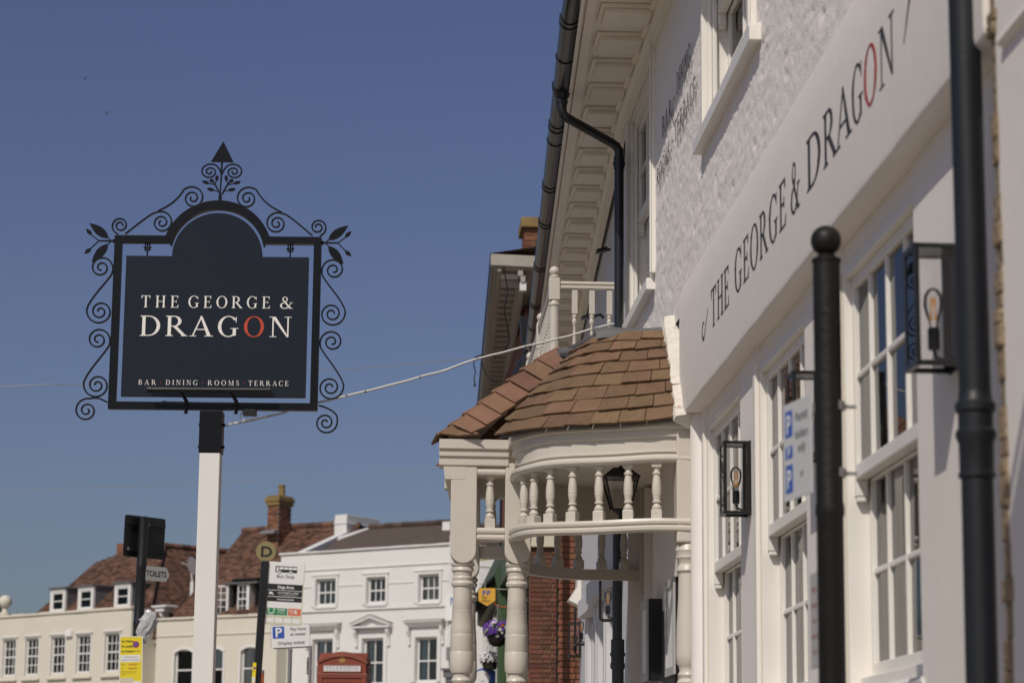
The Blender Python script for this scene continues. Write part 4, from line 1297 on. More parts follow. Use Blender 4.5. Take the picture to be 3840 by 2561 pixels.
for m_ in (1, -1):
    f = (lambda p: p) if m_ == 1 else (lambda p: (2 * T(1174, 0)[0] - p[0], p[1]))
    c = T(1048, 345)
    sp = spiral(c[0], c[1], .054, radians(60), 1.9, 1, r1=.13, n=40)
    sp = [(c[0] + (p[0] - c[0]) * 1.0, c[1] + (p[1] - c[1]) * .86) for p in sp]
    stroke([f(p) for p in bez(T(1166, 365), T(1160, 320), T(1120, 280), sp[0], 8) + sp[1:]], .0042)
    stroke([f(T(*p)) for p in ((1163, 575), (1140, 530), (1105, 470), (1075, 440))], .0045)
    for st, en, cc, la, lb, an in (((1150, 548), (1095, 535), (1063, 527), .0205, .0095, -.2), ((1105, 478), (1040, 465), (1010, 455), .0205, .009, -.28), ((1112, 470), (1118, 430), (1125, 410), .017, .0095, 1.4), ((1100, 470), (1080, 445), (1070, 436), .0125, .0105, 0)):
        stroke([f(T(*st)), f(T(*en))], .0025, .0009)
        c2 = f(T(*cc)); ell(c2, la, lb, an * m_)
part('finial', fi, M['ironwork'], sg, world=False)
# leaf sprays on the upper corners
def leaf_poly(a, c, w, bulge=.5, n=10):
    a, c = Vector(a), Vector(c); t = c - a; q = Vector((-t.y, t.x)).normalized()
    up = [a + t * (k / n) + q * w * sin(pi * (k / n) ** .85) for k in range(n + 1)]
    dn = [a + t * (k / n) - q * w * sin(pi * (k / n) ** .85) for k in range(n - 1, 0, -1)]
    return up + dn
for m_ in (1, -1):
    fi = MB()
    f = lambda p: (m_ * (p[0] - SX0), p[1])
    stroke([f((-1.515, 4.457)), f((-1.609, 4.457))], .0045)
    plate([f((-1.515, 4.468)), f((-1.529, 4.468)), f((-1.529, 4.446)), f((-1.515, 4.446))], .001)
    stroke([f((-1.536, 4.457)), f((-1.556, 4.475))], .003, .0012); stroke([f((-1.536, 4.457)), f((-1.556, 4.438))], .003, .0014)
    plate(leaf_poly(f((-1.552, 4.472)), f((-1.661, 4.556)), .024), .0007); plate(leaf_poly(f((-1.554, 4.440)), f((-1.640, 4.337)), .024), .0008)
    stroke([f((-1.605, 4.457)), f((-1.650, 4.492))], .003, .0015); stroke([f((-1.605, 4.457)), f((-1.650, 4.412))], .003, .0017)
    plate(leaf_poly(f((-1.645, 4.490)), f((-1.678, 4.524)), .011), .0009); plate(leaf_poly(f((-1.645, 4.414)), f((-1.682, 4.384)), .011), .0010)
    part('leaf_spray', fi, M['ironwork'], sg, world=False)
# light bars under the board
lb = MB()
def L2(x, z): return s2(x, z)
a, c = L2(-1.292, 3.614), L2(-.629, 3.624)
lb.tube([(a[0], -.10, a[1]), (c[0], -.10, c[1])], .0155, 14)
for p in (a, c): lb.tube([(p[0] - .001, -.10, p[1]), (p[0] + (.022 if p is a else -.022), -.10, p[1])], .0185, 14)
part('light_bar', lb, M['black'], sg, world=False, smooth=True)
lb = MB()
a, c = L2(-1.236, 3.568), L2(-.600, 3.569)
lb.tube([(a[0], .07, a[1]), (c[0], .07, c[1])], .011, 12)
for p in (a, c): lb.tube([(p[0], .07, p[1]), (p[0] + (.018 if p is a else -.018), .07, p[1])], .013, 12)
part('light_bar', lb, M['ironwork'], sg, world=False, smooth=True)
for x in (-1.090, -.820):
    p = L2(x, 3.55); k = MB()
    k.box(p[0] - .008, p[0] + .008, -.034, -.022, 3.50, 3.57)
    k.tube([(p[0] - .022, -.10, 3.604), (p[0] - .008, -.07, 3.585), (p[0] + .004, -.03, 3.57)], .006, 8)
    k.tube([(p[0] - .018, -.10, 3.600), (p[0] - .018, .07, 3.575)], .005, 8)
    k.tube([(p[0] - .002, -.04, 3.545), (p[0] - .002, -.04, 3.505)], .006, 8); k.lathe([(3.498, .009), (3.508, .009)], 8, (p[0] - .002, -.04, 0))
    part('bracket', k, M['ironwork'], sg, world=False)
p = L2(-.748, 3.51)
jb = MB().box(p[0] - .036, p[0] + .036, -.035, .02, 3.494, 3.532)
for dx in (-.014, .014): jb.tube([(p[0] + dx, -.036, 3.516), (p[0] + dx, -.032, 3.516)], .008, 10)
part('junction_box', jb, M['black'], sg, world=False, bev=.003)

# white cable from the sign post over to the pub
cbt = thing('white_cable', 'white power cable strung from the sign post across to the porch roof', 'cable', (-1.094, 16.5, 3.97))
cp = [(-1.094, 16.5, 3.97), (-0.962, 16.514, 4.005), (-0.756, 16.538, 4.058), (-0.579, 16.566, 4.126), (-0.07, 16.633, 4.269), (0.323, 16.686, 4.393), (0.598, 16.72, 4.498), (0.937, 16.766, 4.6), (1.248, 16.804, 4.691), (1.514, 16.84, 4.779), (1.593, 16.85, 4.801)]
def smooth_path(P, n=8):
    out = []
    for i in range(len(P) - 1):
        p0 = Vector(P[max(i - 1, 0)]); p1 = Vector(P[i]); p2 = Vector(P[i + 1]); p3 = Vector(P[min(i + 2, len(P) - 1)])
        for k in range(n):
            t = k / n
            out.append(.5 * ((2 * p1) + (-p0 + p2) * t + (2 * p0 - 5 * p1 + 4 * p2 - p3) * t * t + (-p0 + 3 * p1 - 3 * p2 + p3) * t ** 3))
    out.append(Vector(P[-1]))
    return out
sp = [p + Vector((0, 0, .006 * noise.noise(p * 6))) for p in smooth_path(cp)]
part('cable', MB().tube(sp, .0055, 8), M['cable'], cbt, smooth=True)
cat = MB().tube([p + Vector((0, 0, -.008 + .003 * noise.noise(p * 9))) for p in sp], .002, 6)
part('catenary_wire', cat, M['steel'], cbt)
part('cable', MB().tube(smooth_path([(-0.941, 16.5, 4.054), (-0.993, 16.5, 4.06), (-1.018, 16.5, 4.032), (-0.989, 16.5, 4.004), (-0.933, 16.5, 4.012), (-0.756, 16.538, 4.058)]), .0042, 8), M['cable'], cbt, smooth=True)
tm = []
for i in (4, 9, 13, 30, 37, 48, 56, 62, 70):
    if i < len(sp) - 1:
        tm.append(part('cable_tie', MB().tube([sp[i].lerp(sp[i + 1], .45) - Vector((0, 0, .003)), sp[i].lerp(sp[i + 1], .55) - Vector((0, 0, .003))], .0095, 8), M['black'], cbt))
hk = MB().tube(smooth_path([(-1.134, 16.5, 3.966), (-1.099, 16.5, 3.964), (-1.079, 16.5, 3.97), (-1.093, 16.5, 3.981), (-1.058, 16.5, 3.981)], 4), .004, 6)
part('hook', hk, M['steel'], cbt)

# thin wires high over the street
w1 = tag(part('overhead_wire', MB().tube(smooth_path([(-9.5, 24.0, 5.02), (-3.871, 24.0, 5.435), (-3.181, 25.0, 5.642), (-.683, 28.0, 6.358), (1.072, 30.0, 6.895), (1.30, 30.2, 6.97)]), .0045, 5), M['wire']), 'thin wire passing behind the pub sign to the grey bracketed eave', 'wire')
w2 = tag(part('overhead_wire', MB().tube(smooth_path([(-16, 44, 6.2), (-7.164, 45.0, 6.924), (-3.293, 47.0, 7.394), (1.271, 50.0, 8.186), (6, 52, 9)]), .005, 5), M['wire']), 'faint lower wire crossing the sky above the chimney', 'wire')

# ------------------------------------------------------------------ black post with ball finial and parking plates
bp = thing('ball_top_post', 'weathered black iron post with a ball top close to the pub windows', 'post', (1.372, 7.4, 0))
part('shaft', MB().lathe([(0, .06), (.2, .06), (.22, .044), (1.0, .0425), (2.35, .0425), (2.36, .046), (2.38, .046), (2.40, .0425), (2.95, .0435), (3.155, .043), (3.16, .047), (3.168, .047), (3.176, .030), (3.186, .024)], 24, (1.372, 7.4, 0)), M['oldblack'], bp, smooth=True)
part('ball', MB().ball((1.372, 7.4, 3.228), .049, 24, 16), M['oldblack'], bp, smooth=True)
pg = thing('parking_plate', 'white parking plate with blue squares clamped to the ball-topped post', 'sign', (1.325, 7.44, 2.43))
pg.rotation_euler = (0, 0, radians(9))
part('plate', MB().box(-.004, 0, -.01, .27, 0, .315), M['signdull'], pg, world=False, bev=.002)
def pside(x, z, d): return (-.004 - d, .26 - x, z)
mb = MB()
for z0, z1 in ((.205, .29), (.135, .175), (.025, .115)):
    mb.prism([pside(.015, z0, 0), pside(.085, z0, 0), pside(.085, z1, 0), pside(.015, z1, 0)], Vector((-.0008, 0, 0)))
part('blue_panel', mb, M['signblue'], pg, world=False)
mb = MB(); text_into(mb, 'P', .085, .05, .217, pside, .02, d=.0018); text_into(mb, 'P', .05, .05, .137, pside, .02, d=.0018)
text_into(mb, 'P', .085, .05, .04, pside, .02, d=.0018)
part('symbol', mb, M['signwhite'], pg, world=False)
mb = MB()
for t, z, s_ in (('Permit', .245, .045), ('holders', .19, .042), ('only', .145, .045), ('or', .065, .035)):
    text_into(mb, t, s_, .175, z, pside, .015)
part('lettering', mb, M['greytext'], pg, world=False)
for z in (2.49, 2.70):
    cl = MB()
    cl.lathe([(z - .014, .0465), (z + .014, .0465)], 20, (1.372 - 1.325, 7.4 - 7.44, -2.43))
    cl.box(.0, .03, -.03, .02, z - 2.43 - .012, z - 2.43 + .012)
    cl.tube([(.09, -.045, z - 2.43), (.13, -.05, z - 2.43)], .006, 8); cl.ball((.093, -.047, z - 2.43), .010, 10, 6)
    part('clamp', cl, M['steel'], pg, world=False)
lp = thing('small_plate', 'pale weathered plate low on the ball-topped post, below the parking plate', 'sign', (1.335, 7.46, 1.89))
part('plate', MB().box(-.005, 0, -.065, .075, 0, .295), M['signgrey'], lp, world=False, bev=.004)
def lside(x, z, d): return (-.005 - d, .07 - x, z)
mb = MB()
for k in range(5): text_into(mb, ('Mon-Sat', '8am-6pm', '1 hour', 'No return', 'in 2 hrs')[k], .026, .068, .235 - .048 * k, lside)
part('lettering', mb, M['signred'], lp, world=False)
part('clamp', MB().box(0, .01, -.07, -.03, .1, .13), M['steel'], lp, world=False)

# ------------------------------------------------------------------ finger-post with black plate, bag and yellow notice
ts = thing('signpost', 'black signpost carrying a black-backed square plate and a grey pointing finger board', 'signpost', (-2.25, 22.0, gz(22)), (0, radians(.9), 0))
zb = gz(22)
part('pole', MB().lathe([(0, .062), (.9, .062), (.92, .046), (2.25, .046), (2.26, .049), (2.28, .049), (2.29, .046), (2.5, .046), (2.51, .049), (2.55, .049), (2.56, .046), (3.02, .046), (3.03, .049), (3.07, .049), (3.08, .046), (3.49, .046), (3.50, .03)], 20, (0, 0, 0)), M['black'], ts, world=False, smooth=True)
pm = Matrix.Translation((.0, .10, 0)) @ Matrix.Rotation(radians(42), 4, 'Z')
pp = MB()
pts = []
w_, h0, h1, r_ = .225, 3.135, 3.51, .022
for cx, cz, a0 in ((-w_ + r_, h0 + r_, pi), (w_ - r_, h0 + r_, 1.5 * pi), (w_ - r_, h1 - r_, 0), (-w_ + r_, h1 - r_, .5 * pi)):
    for k in range(5):
        a = a0 + k * pi / 8; pts.append((cx + r_ * cos(a), -.006, cz + r_ * sin(a)))
pp.prism(pts, (0, .010, 0)); pp.xf(pm)
part('square_plate', pp, M['black'], ts, world=False)
ch = MB()
for z in (3.20, 3.44): ch.box(-.215, .215, -.026, -.007, z - .014, z + .014)
ch.xf(pm); part('channel', ch, M['black'], ts, world=False)
ck = MB().box(-.20, -.185, -.034, -.027, 3.19, 3.215).box(.0, .012, -.06, -.04, 3.42, 3.45); ck.xf(pm)
part('clip', ck, M['steel'], ts, world=False)
fm = Matrix.Translation((.045, -.02, 0)) @ Matrix.Rotation(radians(38), 4, 'Z')
fb_ = MB().prism([(0, 0, 2.925), (.215, 0, 2.925), (.25, 0, 2.99), (.215, 0, 3.055), (0, 0, 3.055)], (0, .012, 0)); fb_.xf(fm)
fo = part('finger_board', fb_, M['signgrey'], ts, world=False)
mb = MB(); text_into(mb, 'TOILETS', .072, .108, 2.965, lambda x, z, d: (x, -d, z), .012, xscale=.80, d=.0015); mb.xf(fm)
part('lettering', mb, M['signblack'], fo, world=False)

bg = thing('plastic_bag', 'crumpled translucent plastic bag with printed sheets tied to the black signpost', 'plastic bag', (-2.13, 21.93, 2.80))
bmh = bmesh.new(); bmesh.ops.create_icosphere(bmh, subdivisions=4, radius=1.0)
for v in bmh.verts:
    p = v.co.copy()
    rr = 1 + .34 * noise.noise(p * 2.1) + .20 * abs(noise.noise(p * 4.7)) + .08 * noise.noise(p * 9)
    z = p.z
    wx = .070 * (1.0 - .28 * z * z) * (1.25 if z > .3 else 1)
    v.co = Vector((p.x * wx * rr + .040 * sin(z * 2.2) - .02 * z, p.y * .035 * rr, .145 + z * .150 * (1 + .12 * noise.noise(p * 3))))
mb = MB(); mb.add([v.co for v in bmh.verts], [tuple(v.index for v in f.verts) for f in bmh.faces]); bmh.free()
part('bag', mb, M['plastic'], bg, world=False)
part('tie', MB().tube([(-.09, .05, .16), (-.02, .0, .17)], .008, 6), M['signwhite'], bg, world=False)
mb = MB()
for k in range(9): text_into(mb, ('notice of works', 'parking bay', 'suspended', 'market square', 'from 12 July', 'to 18 July', 'please note', 'no waiting', 'at any time')[k], .012, .045, .24 - .017 * k, lambda x, z, d: (x, -.058 - .012 * sin(z * 30) - d, z))
part('print', mb, M['greytext'], bg, world=False)

yn = thing('yellow_notice', 'yellow no waiting notice with red dates fixed to the black signpost', 'notice', (-2.243, 21.88, 2.28), (0, radians(-1.6), 0))
part('sheet', MB().box(-.098, .098, 0, .003, 0, .57), M['yellow'], yn, world=False)
eb = MB().box(-.102, -.096, -.001, .004, -.004, .574).box(.096, .102, -.001, .004, -.004, .574).box(-.096, .096, -.001, .004, .568, .574)
part('sleeve_edge', eb, M['signwhite'], yn, world=False)
def yf(x, z, d): return (x, -d, z)
mb = MB()
for t, z in (('No Waiting', .520), ('No Loading', .476), ('No Parking', .431)): text_into(mb, t, .029, -.088, z, yf, .02, 'LEFT', .8)
text_into(mb, 'At any time', .0185, .045, .437, yf, .01, xscale=.8)
text_into(mb, 'From', .019, -.088, .318, yf, .0, 'LEFT', .8); text_into(mb, 'To', .019, -.088, .284, yf, .0, 'LEFT', .8)
for k, t in enumerate(('Any person who parks a vehicle in this bay', 'while suspended may be liable to a penalty', 'and removal')):
    text_into(mb, t, .0092, -.090, .262 - .015 * k, yf, .0, 'LEFT', .85)
part('lettering', mb, M['signblack'], yn, world=False)
mb = MB().box(-.092, .082, -.0012, -.0005, .345, .408); part('white_panel', mb, M['signwhite'], yn, world=False)
mb = MB(); text_into(mb, 'Parking Bay Suspension to', .0155, 0, .385, yf, .0, xscale=.78, d=.002); text_into(mb, 'complete new water connection.', .0155, -.005, .360, yf, .0, xscale=.76, d=.002)
part('lettering', mb, M['signblack'], yn, world=False)
mb = MB(); text_into(mb, '12 July 2022', .020, .015, .318, yf, .02, xscale=.8); text_into(mb, '18 July 2022', .020, .013, .284, yf, .02, xscale=.8)
part('lettering', mb, M['signred'], yn, world=False)
mb = MB().disc((.042, -.0008, .501), .030, (0, -1, 0), .0008); part('red_disc', mb, M['signred'], yn, world=False)
mb = MB().disc((.042, -.0018, .501), .0225, (0, -1, 0), .0006); part('blue_disc', mb, M['signblue'], yn, world=False)
mb = MB().prism([(.024, -.0026, .513), (.031, -.0026, .520), (.061, -.0026, .489), (.054, -.0026, .482)], (0, -.0006, 0)); part('red_bar', mb, M['signred'], yn, world=False)
mb = MB().box(-.094, .025, -.0012, -.0004, .125, .205); part('map_panel', mb, M['signcream'], yn, world=False)
mb = MB().box(-.055, -.005, -.002, -.0014, .135, .160); part('pink_bay', mb, M['signorange'], yn, world=False)
mb = MB().box(.02, .088, -.002, -.001, .150, .176); part('white_panel', mb, M['signwhite'], yn, world=False)
mb = MB(); text_into(mb, 'MARKET SQUARE', .022, -.033, .10, yf, .0, xscale=.72); part('lettering', mb, M['greytext'], yn, world=False)

# ------------------------------------------------------------------ bus stop
bs = thing('bus_stop', 'leaning bus stop flag with an olive letter disc on a black pole', 'bus stop', (-1.571, 29.0, gz(29)), (0, radians(2.25), 0))
zb = gz(29)
part('pole', MB().box(-.047, .047, -.04, .04, 0, 4.212 - zb), M['black'], bs, world=False, bev=.012)
dm = MB().disc((.002, .008, 4.325 - zb), .120, (0, -1, 0), .012, 40); dd = part('letter_disc', dm, M['stopgold'], bs, world=False)
def bsf(x, z, d): return (x, -.004 - d, z - zb)
mb = MB(); text_into(mb, 'D', .175, .006, 4.262, bsf, .022, xscale=1.12, d=.003); part('lettering', mb, M['signblack'], dd, world=False)
X0, X1, ZA, ZB = .052, .470, 3.462, 4.207
def bf(x, z, d): return (x, -.010 - d, z - zb)
fl = part('flag', MB().box(X0, X1, -.010, 0, ZA - zb, ZB - zb), M['signwhite'], bs, world=False, bev=.003)
part('flag_edge', MB().box(X1 + .0005, X1 + .008, -.016, .008, ZA - zb + .002, ZB - zb), M['signcream'], bs, world=False)
mb = MB()
def rect_(m_, x0, x1, z0, z1, d=.0008, fn=bf): m_.prism([fn(x0, z0, 0), fn(x1, z0, 0), fn(x1, z1, 0), fn(x0, z1, 0)], Vector(fn(0, 0, d)) - Vector(fn(0, 0, 0)))
rect_(mb, X0 + .004, X1 - .004, 3.873, 3.945); rect_(mb, X0 + .004, X1 - .004, 3.797, 3.867); rect_(mb, X0 + .004, X1 - .004, 3.735, 3.790)
part('black_band', mb, M['signblack'], fl, world=False)
mb = MB()
cx = (X0 + X1) / 2 + .005
text_into(mb, 'Kings Arms', .048, cx, 3.893, bf, .028, xscale=.86, d=.002)
text_into(mb, 'text KNTAJDTA to 84268', .027, cx + .032, 3.833, bf, .012, xscale=.84, d=.002); text_into(mb, 'for next bus times from this stop', .0185, cx + .032, 3.810, bf, .005, xscale=.84, d=.002)
text_into(mb, 'towards Sevenoaks', .029, cx + .005, 3.754, bf, .02, xscale=.88, d=.002)
rect_(mb, X0 + .020, X0 + .056, 3.822, 3.848, .002); rect_(mb, X0 + .06, X0 + .07, 3.812, 3.836, .002)
part('lettering', mb, M['signwhite'], fl, world=False)
mb = MB()      # the bus symbol
bxL, bxR, bz0, bz1 = .128, .388, 4.083, 4.158
rect_(mb, bxL, bxR, bz0, bz1)
part('bus_symbol', mb, M['signblack'], fl, world=False)
mb = MB(); rect_(mb, bxL + .014, bxL + .036, bz0 + .010, bz1 - .012, .0016)
for k in range(4): rect_(mb, bxL + .046 + .054 * k, bxL + .094 + .054 * k, bz0 + .036, bz1 - .011, .0016)
for x in (.183, .312): mb.disc(bf(x, bz0 + .002, .0010), .0215, (0, -1, 0), .0010, 20)
part('bus_symbol', mb, M['signwhite'], fl, world=False)
mb = MB()
for x in (.183, .312): mb.disc(bf(x, bz0 + .002, .0022), .0165, (0, -1, 0), .0006, 20)
part('bus_symbol', mb, M['signblack'], fl, world=False)
mb = MB()
for x in (.183, .312): mb.disc(bf(x, bz0 + .002, .0030), .0105, (0, -1, 0), .0004, 20)
part('bus_symbol', mb, M['signwhite'], fl, world=False)
mb = MB(); text_into(mb, 'Bus Stop', .060, .255, 4.018, bf, .006, xscale=1.0, d=.002); part('lettering', mb, M['signblack'], fl, world=False)
mb = MB(); rect_(mb, X0 + .003, X0 + .250, 3.576, 3.658); part('green_panel', mb, M['signgreen'], fl, world=False)
mb = MB(); rect_(mb, X0 + .258, X1 - .006, 3.576, 3.660); part('orange_panel', mb, M['signorange'], fl, world=False)
mb = MB(); text_into(mb, 'traveline', .034, X0 + .178, 3.629, bf, .016, xscale=.8, d=.002); text_into(mb, 'public transport info', .0125, X0 + .178, 3.615, bf, .0, xscale=.8, d=.002); text_into(mb, '0871 200 22 33', .017, X0 + .178, 3.598, bf, .01, xscale=.85, d=.002)
text_into(mb, 'Kent', .034, X0 + .30, 3.622, bf, .02, xscale=.85, d=.002); text_into(mb, 'County', .015, X0 + .302, 3.607, bf, .0, d=.002); text_into(mb, 'Council', .015, X0 + .302, 3.593, bf, .0, d=.002)
for x in (.026, .092): mb.disc(bf(X0 + x, 3.640, .001), .010, (0, -1, 0), .001, 14)
for i in range(14):
    a0, a1 = pi * (1.05 + .9 * i / 14), pi * (1.05 + .9 * (i + 1) / 14)
    c_ = (X0 + .059, 3.628)
    mb.add([bf(c_[0] + r * cos(a), c_[1] + r * sin(a), .002) for r, a in ((.030, a0), (.030, a1), (.040, a1), (.040, a0))], [(0, 1, 2, 3)])
# small rearing horse badge
hs = [(.352, 3.595), (.358, 3.606), (.352, 3.616), (.346, 3.610), (.344, 3.618), (.354, 3.630), (.352, 3.640), (.362, 3.648), (.366, 3.642), (.372, 3.636), (.366, 3.632), (.370, 3.624), (.380, 3.626), (.376, 3.618), (.368, 3.616), (.372, 3.606), (.384, 3.608), (.384, 3.600), (.372, 3.598), (.366, 3.604), (.360, 3.594)]
tri = tessellate_polygon([[Vector((p[0], p[1], 0)) for p in hs]])
mb.add([bf(p[0] + X0 - .012, p[1], .002) for p in hs], [tuple(t) for t in tri])
part('lettering', mb, M['signwhite'], fl, world=False)
mb = MB(); rect_(mb, X0 + .004, X1 - .005, 3.466, 3.570, .0004)
part('faded_panel', mb, M['signcream'], fl, world=False)
mb = MB()
for k in range(4): rect_(mb, X0 + .010 + .102 * k, X0 + .100 + .102 * k, 3.488, 3.540, .0010)
part('timetable_slot', mb, M['signwhite'], fl, world=False)
mb = MB()
for k in range(1, 4): rect_(mb, X0 + .1045 + .102 * (k - 1), X0 + .1065 + .102 * (k - 1), 3.470, 3.570, .0014)
for k in (1, 3): mb.ball(bf(X0 + .1055 + .102 * (k - 1), 3.572, .004), .005, 8, 6)
part('slot_divider', mb, M['ledge'], fl, world=False)
sn = thing('narrow_notice', 'narrow yellow no waiting notice wrapped low on the bus stop pole', 'notice', (-1.550, 28.93, 2.4), (0, radians(2.4), radians(-6)))
part('sheet', MB().box(-.021, .021, 0, .003, 0, .598), M['yellow'], sn, world=False)
mb = MB().disc((0.003, -.0008, .535), .016, (0, -1, 0), .0008, 20); part('red_disc', mb, M['signred'], sn, world=False)
mb = MB().disc((0.003, -.0018, .535), .0115, (0, -1, 0), .0006, 20); part('blue_disc', mb, M['signblue'], sn, world=False)
mb = MB().box(-.019, .019, -.001, -.0004, .37, .43); part('white_panel', mb, M['signwhite'], sn, world=False)
mb = MB(); text_into(mb, 'At any time', .010, 0, .49, yf, xscale=.7); text_into(mb, 'Suspension', .010, 0, .408, yf, xscale=.7, d=.002); text_into(mb, 'connection', .010, 0, .385, yf, xscale=.7, d=.002); text_into(mb, '12 July', .012, 0, .34, yf); part('lettering', mb, M['signblack'], sn, world=False)
rp = thing('orange_post', 'orange-red bollard post with a grey cap beside the bus stop pole', 'post', (-1.456, 29.35, gz(29.35)))
part('post', MB().lathe([(0, .027), (2.90 - gz(29.35), .0255)], 16), M['orange'], rp, world=False, smooth=True)
part('cap', MB().lathe([(2.895 - gz(29.35), .0275), (2.925 - gz(29.35), .0275), (2.935 - gz(29.35), .018)], 16), M['steel'], rp, world=False, smooth=True)

# pay-here sign
ps = thing('pay_here_sign', 'white parking sign with a blue P reading pay here at meter', 'sign', (-1.19, 31.0, gz(31)))
zb = gz(31)
part('pole', MB().lathe([(0, .0265), (3.24 - zb, .0265), (3.25 - zb, .029), (3.285 - zb, .029)], 18), M['steel'], ps, world=False, smooth=True)
rot = Matrix.Translation((0, -.032, 3.445 - zb)) @ Matrix.Rotation(radians(-3.6), 4, 'Y')
def rrect(w, h, r, y0, d):
    pts = []
    for cx, cz, a0 in ((-w + r, -h + r, pi), (w - r, -h + r, 1.5 * pi), (w - r, h - r, 0), (-w + r, h - r, .5 * pi)):
        for k in range(7):
            a = a0 + k * pi / 12; pts.append((cx + r * cos(a), y0, cz + r * sin(a)))
    return MB().prism(pts, (0, d, 0))
mb = rrect(.250, .146, .026, -.006, .004); mb.xf(rot); pl_ = part('plate', mb, M['signblack'], ps, world=False)
mb = rrect(.246, .142, .023, -.0068, .003); mb.xf(rot); part('plate_face', mb, M['signwhite'], ps, world=False)
mb = MB().box(-.215, .235, .0, .03, -.155, -.10).box(-.22, .24, .012, .03, .02, .06); mb.xf(rot); part('channel', mb, M['black'], ps, world=False)
def pf(x, z, d): return tuple(rot @ Vector((x, -.0070 - d, z)))
mb = rrect(.0745, .076, .010, 0, -.0008); mb.xf(rot @ Matrix.Translation((-.150, -.0069, .050))); part('blue_panel', mb, M['signblue'], ps, world=False)
mb = MB(); text_into(mb, 'P', .165, -.150, -.004, pf, .020, xscale=1.06, d=.003); part('symbol', mb, M['signwhite'], ps, world=False)
mb = MB(); text_into(mb, 'Pay here', .057, .100, .066, pf, .008, xscale=1.0, d=.002); text_into(mb, 'at meter', .057, .098, .002, pf, .008, xscale=1.0, d=.002); text_into(mb, 'Display ticket', .057, .008, -.105, pf, .008, xscale=1.08, d=.002)
part('lettering', mb, M['signblack'], ps, world=False)
es = thing('edge_on_sign', 'dark sign seen edge-on, bracketed to a grey pole behind the pay here sign', 'sign', (-1.086, 36.0, gz(36)))
zb = gz(36)
part('pole', MB().lathe([(0, .024), (3.62 - zb, .024)], 14), M['steel'], es, world=False, smooth=True)
mb = MB().box(-.004, .004, -.02, .30, 3.205 - zb, 3.45 - zb); mb.xf(Matrix.Translation((-.04, .02, 0)) @ Matrix.Rotation(radians(-6), 4, 'Z')); part('plate', mb, M['black'], es, world=False)
for z in (3.24, 3.41):
    mb = MB().lathe([(z - .012 - zb, .028), (z + .012 - zb, .028)], 12); mb.box(-.045, -.01, -.015, .03, z - zb - .01, z - zb + .01)
    part('clamp', mb, M['steel'], es, world=False)

# ------------------------------------------------------------------ telephone box
zb = gz(40.6)
tb = thing('telephone_box', 'faded red domed telephone box with a gilt crown and white glazed fascia', 'telephone box', (-.645, 40.55, zb), (0, 0, radians(-5.5)))
H = lambda z: z - zb
w = .405
bdy = MB()
for sx in (-1, 1):
    for sy in (-1, 1):
        bdy.box(sx * w, sx * (w - .085), sy * w, sy * (w - .085), 0, H(3.40))
bdy.box(-w + .002, w - .002, -w + .002, w - .002, 0, .12)
bdy.box(-w - .015, w + .015, -w - .015, w + .015, H(3.385), H(3.42))
bdy.box(-w - .006, w + .006, -w - .006, w + .006, H(3.345), H(3.3845))
part('body', bdy, M['phone'], tb, world=False, bev=.008)
up = MB()
def arch(half, z0, rise, n=18): return [(half * cos(pi - pi * k / n) if False else -half + 2 * half * k / n, z0 + rise * (1 - ((-1 + 2 * k / n)) ** 2)) for k in range(n + 1)]
A_ = [(-w + .012, H(3.42)), ] + [(p[0], p[1]) for p in arch(w - .012, H(3.575), .115)] + [(w - .012, H(3.42))]
up.prism([(p[0], -w + .012, p[1]) for p in A_], (0, 2 * (w - .012), 0))
part('pediment', up, M['phone'], tb, world=False, bev=.006)
up = MB()
A2 = [(-w + .0135, H(3.42)), ] + [(p[0], p[1]) for p in arch(w - .0135, H(3.600), .16)] + [(w - .0135, H(3.42))]
up.prism([(-w + .0105, p[0], p[1]) for p in A2], (2 * (w - .0105), 0, 0))
part('pediment', up, M['phone'], tb, world=False)
rf_ = MB()
o_ = arch(w + .014, H(3.612), .165); i_ = arch(w + .004, H(3.575), .12)
m_ = len(o_)
vs = [(p[0], y, p[1]) for y in (-w - .012, w + .012) for p in o_] + [(p[0], y, p[1]) for y in (-w - .012, w + .012) for p in i_]
fs = []
for k in range(m_ - 1):
    fs += [(k, k + 1, m_ + k + 1, m_ + k), (2 * m_ + k, 3 * m_ + k, 3 * m_ + k + 1, 2 * m_ + k + 1), (k, 2 * m_ + k, 2 * m_ + k + 1, k + 1), (m_ + k, m_ + k + 1, 3 * m_ + k + 1, 3 * m_ + k)]
fs += [(0, m_, 3 * m_, 2 * m_), (m_ - 1, 3 * m_ - 1, 4 * m_ - 1, 2 * m_ - 1)]
rf_.add(vs, fs)
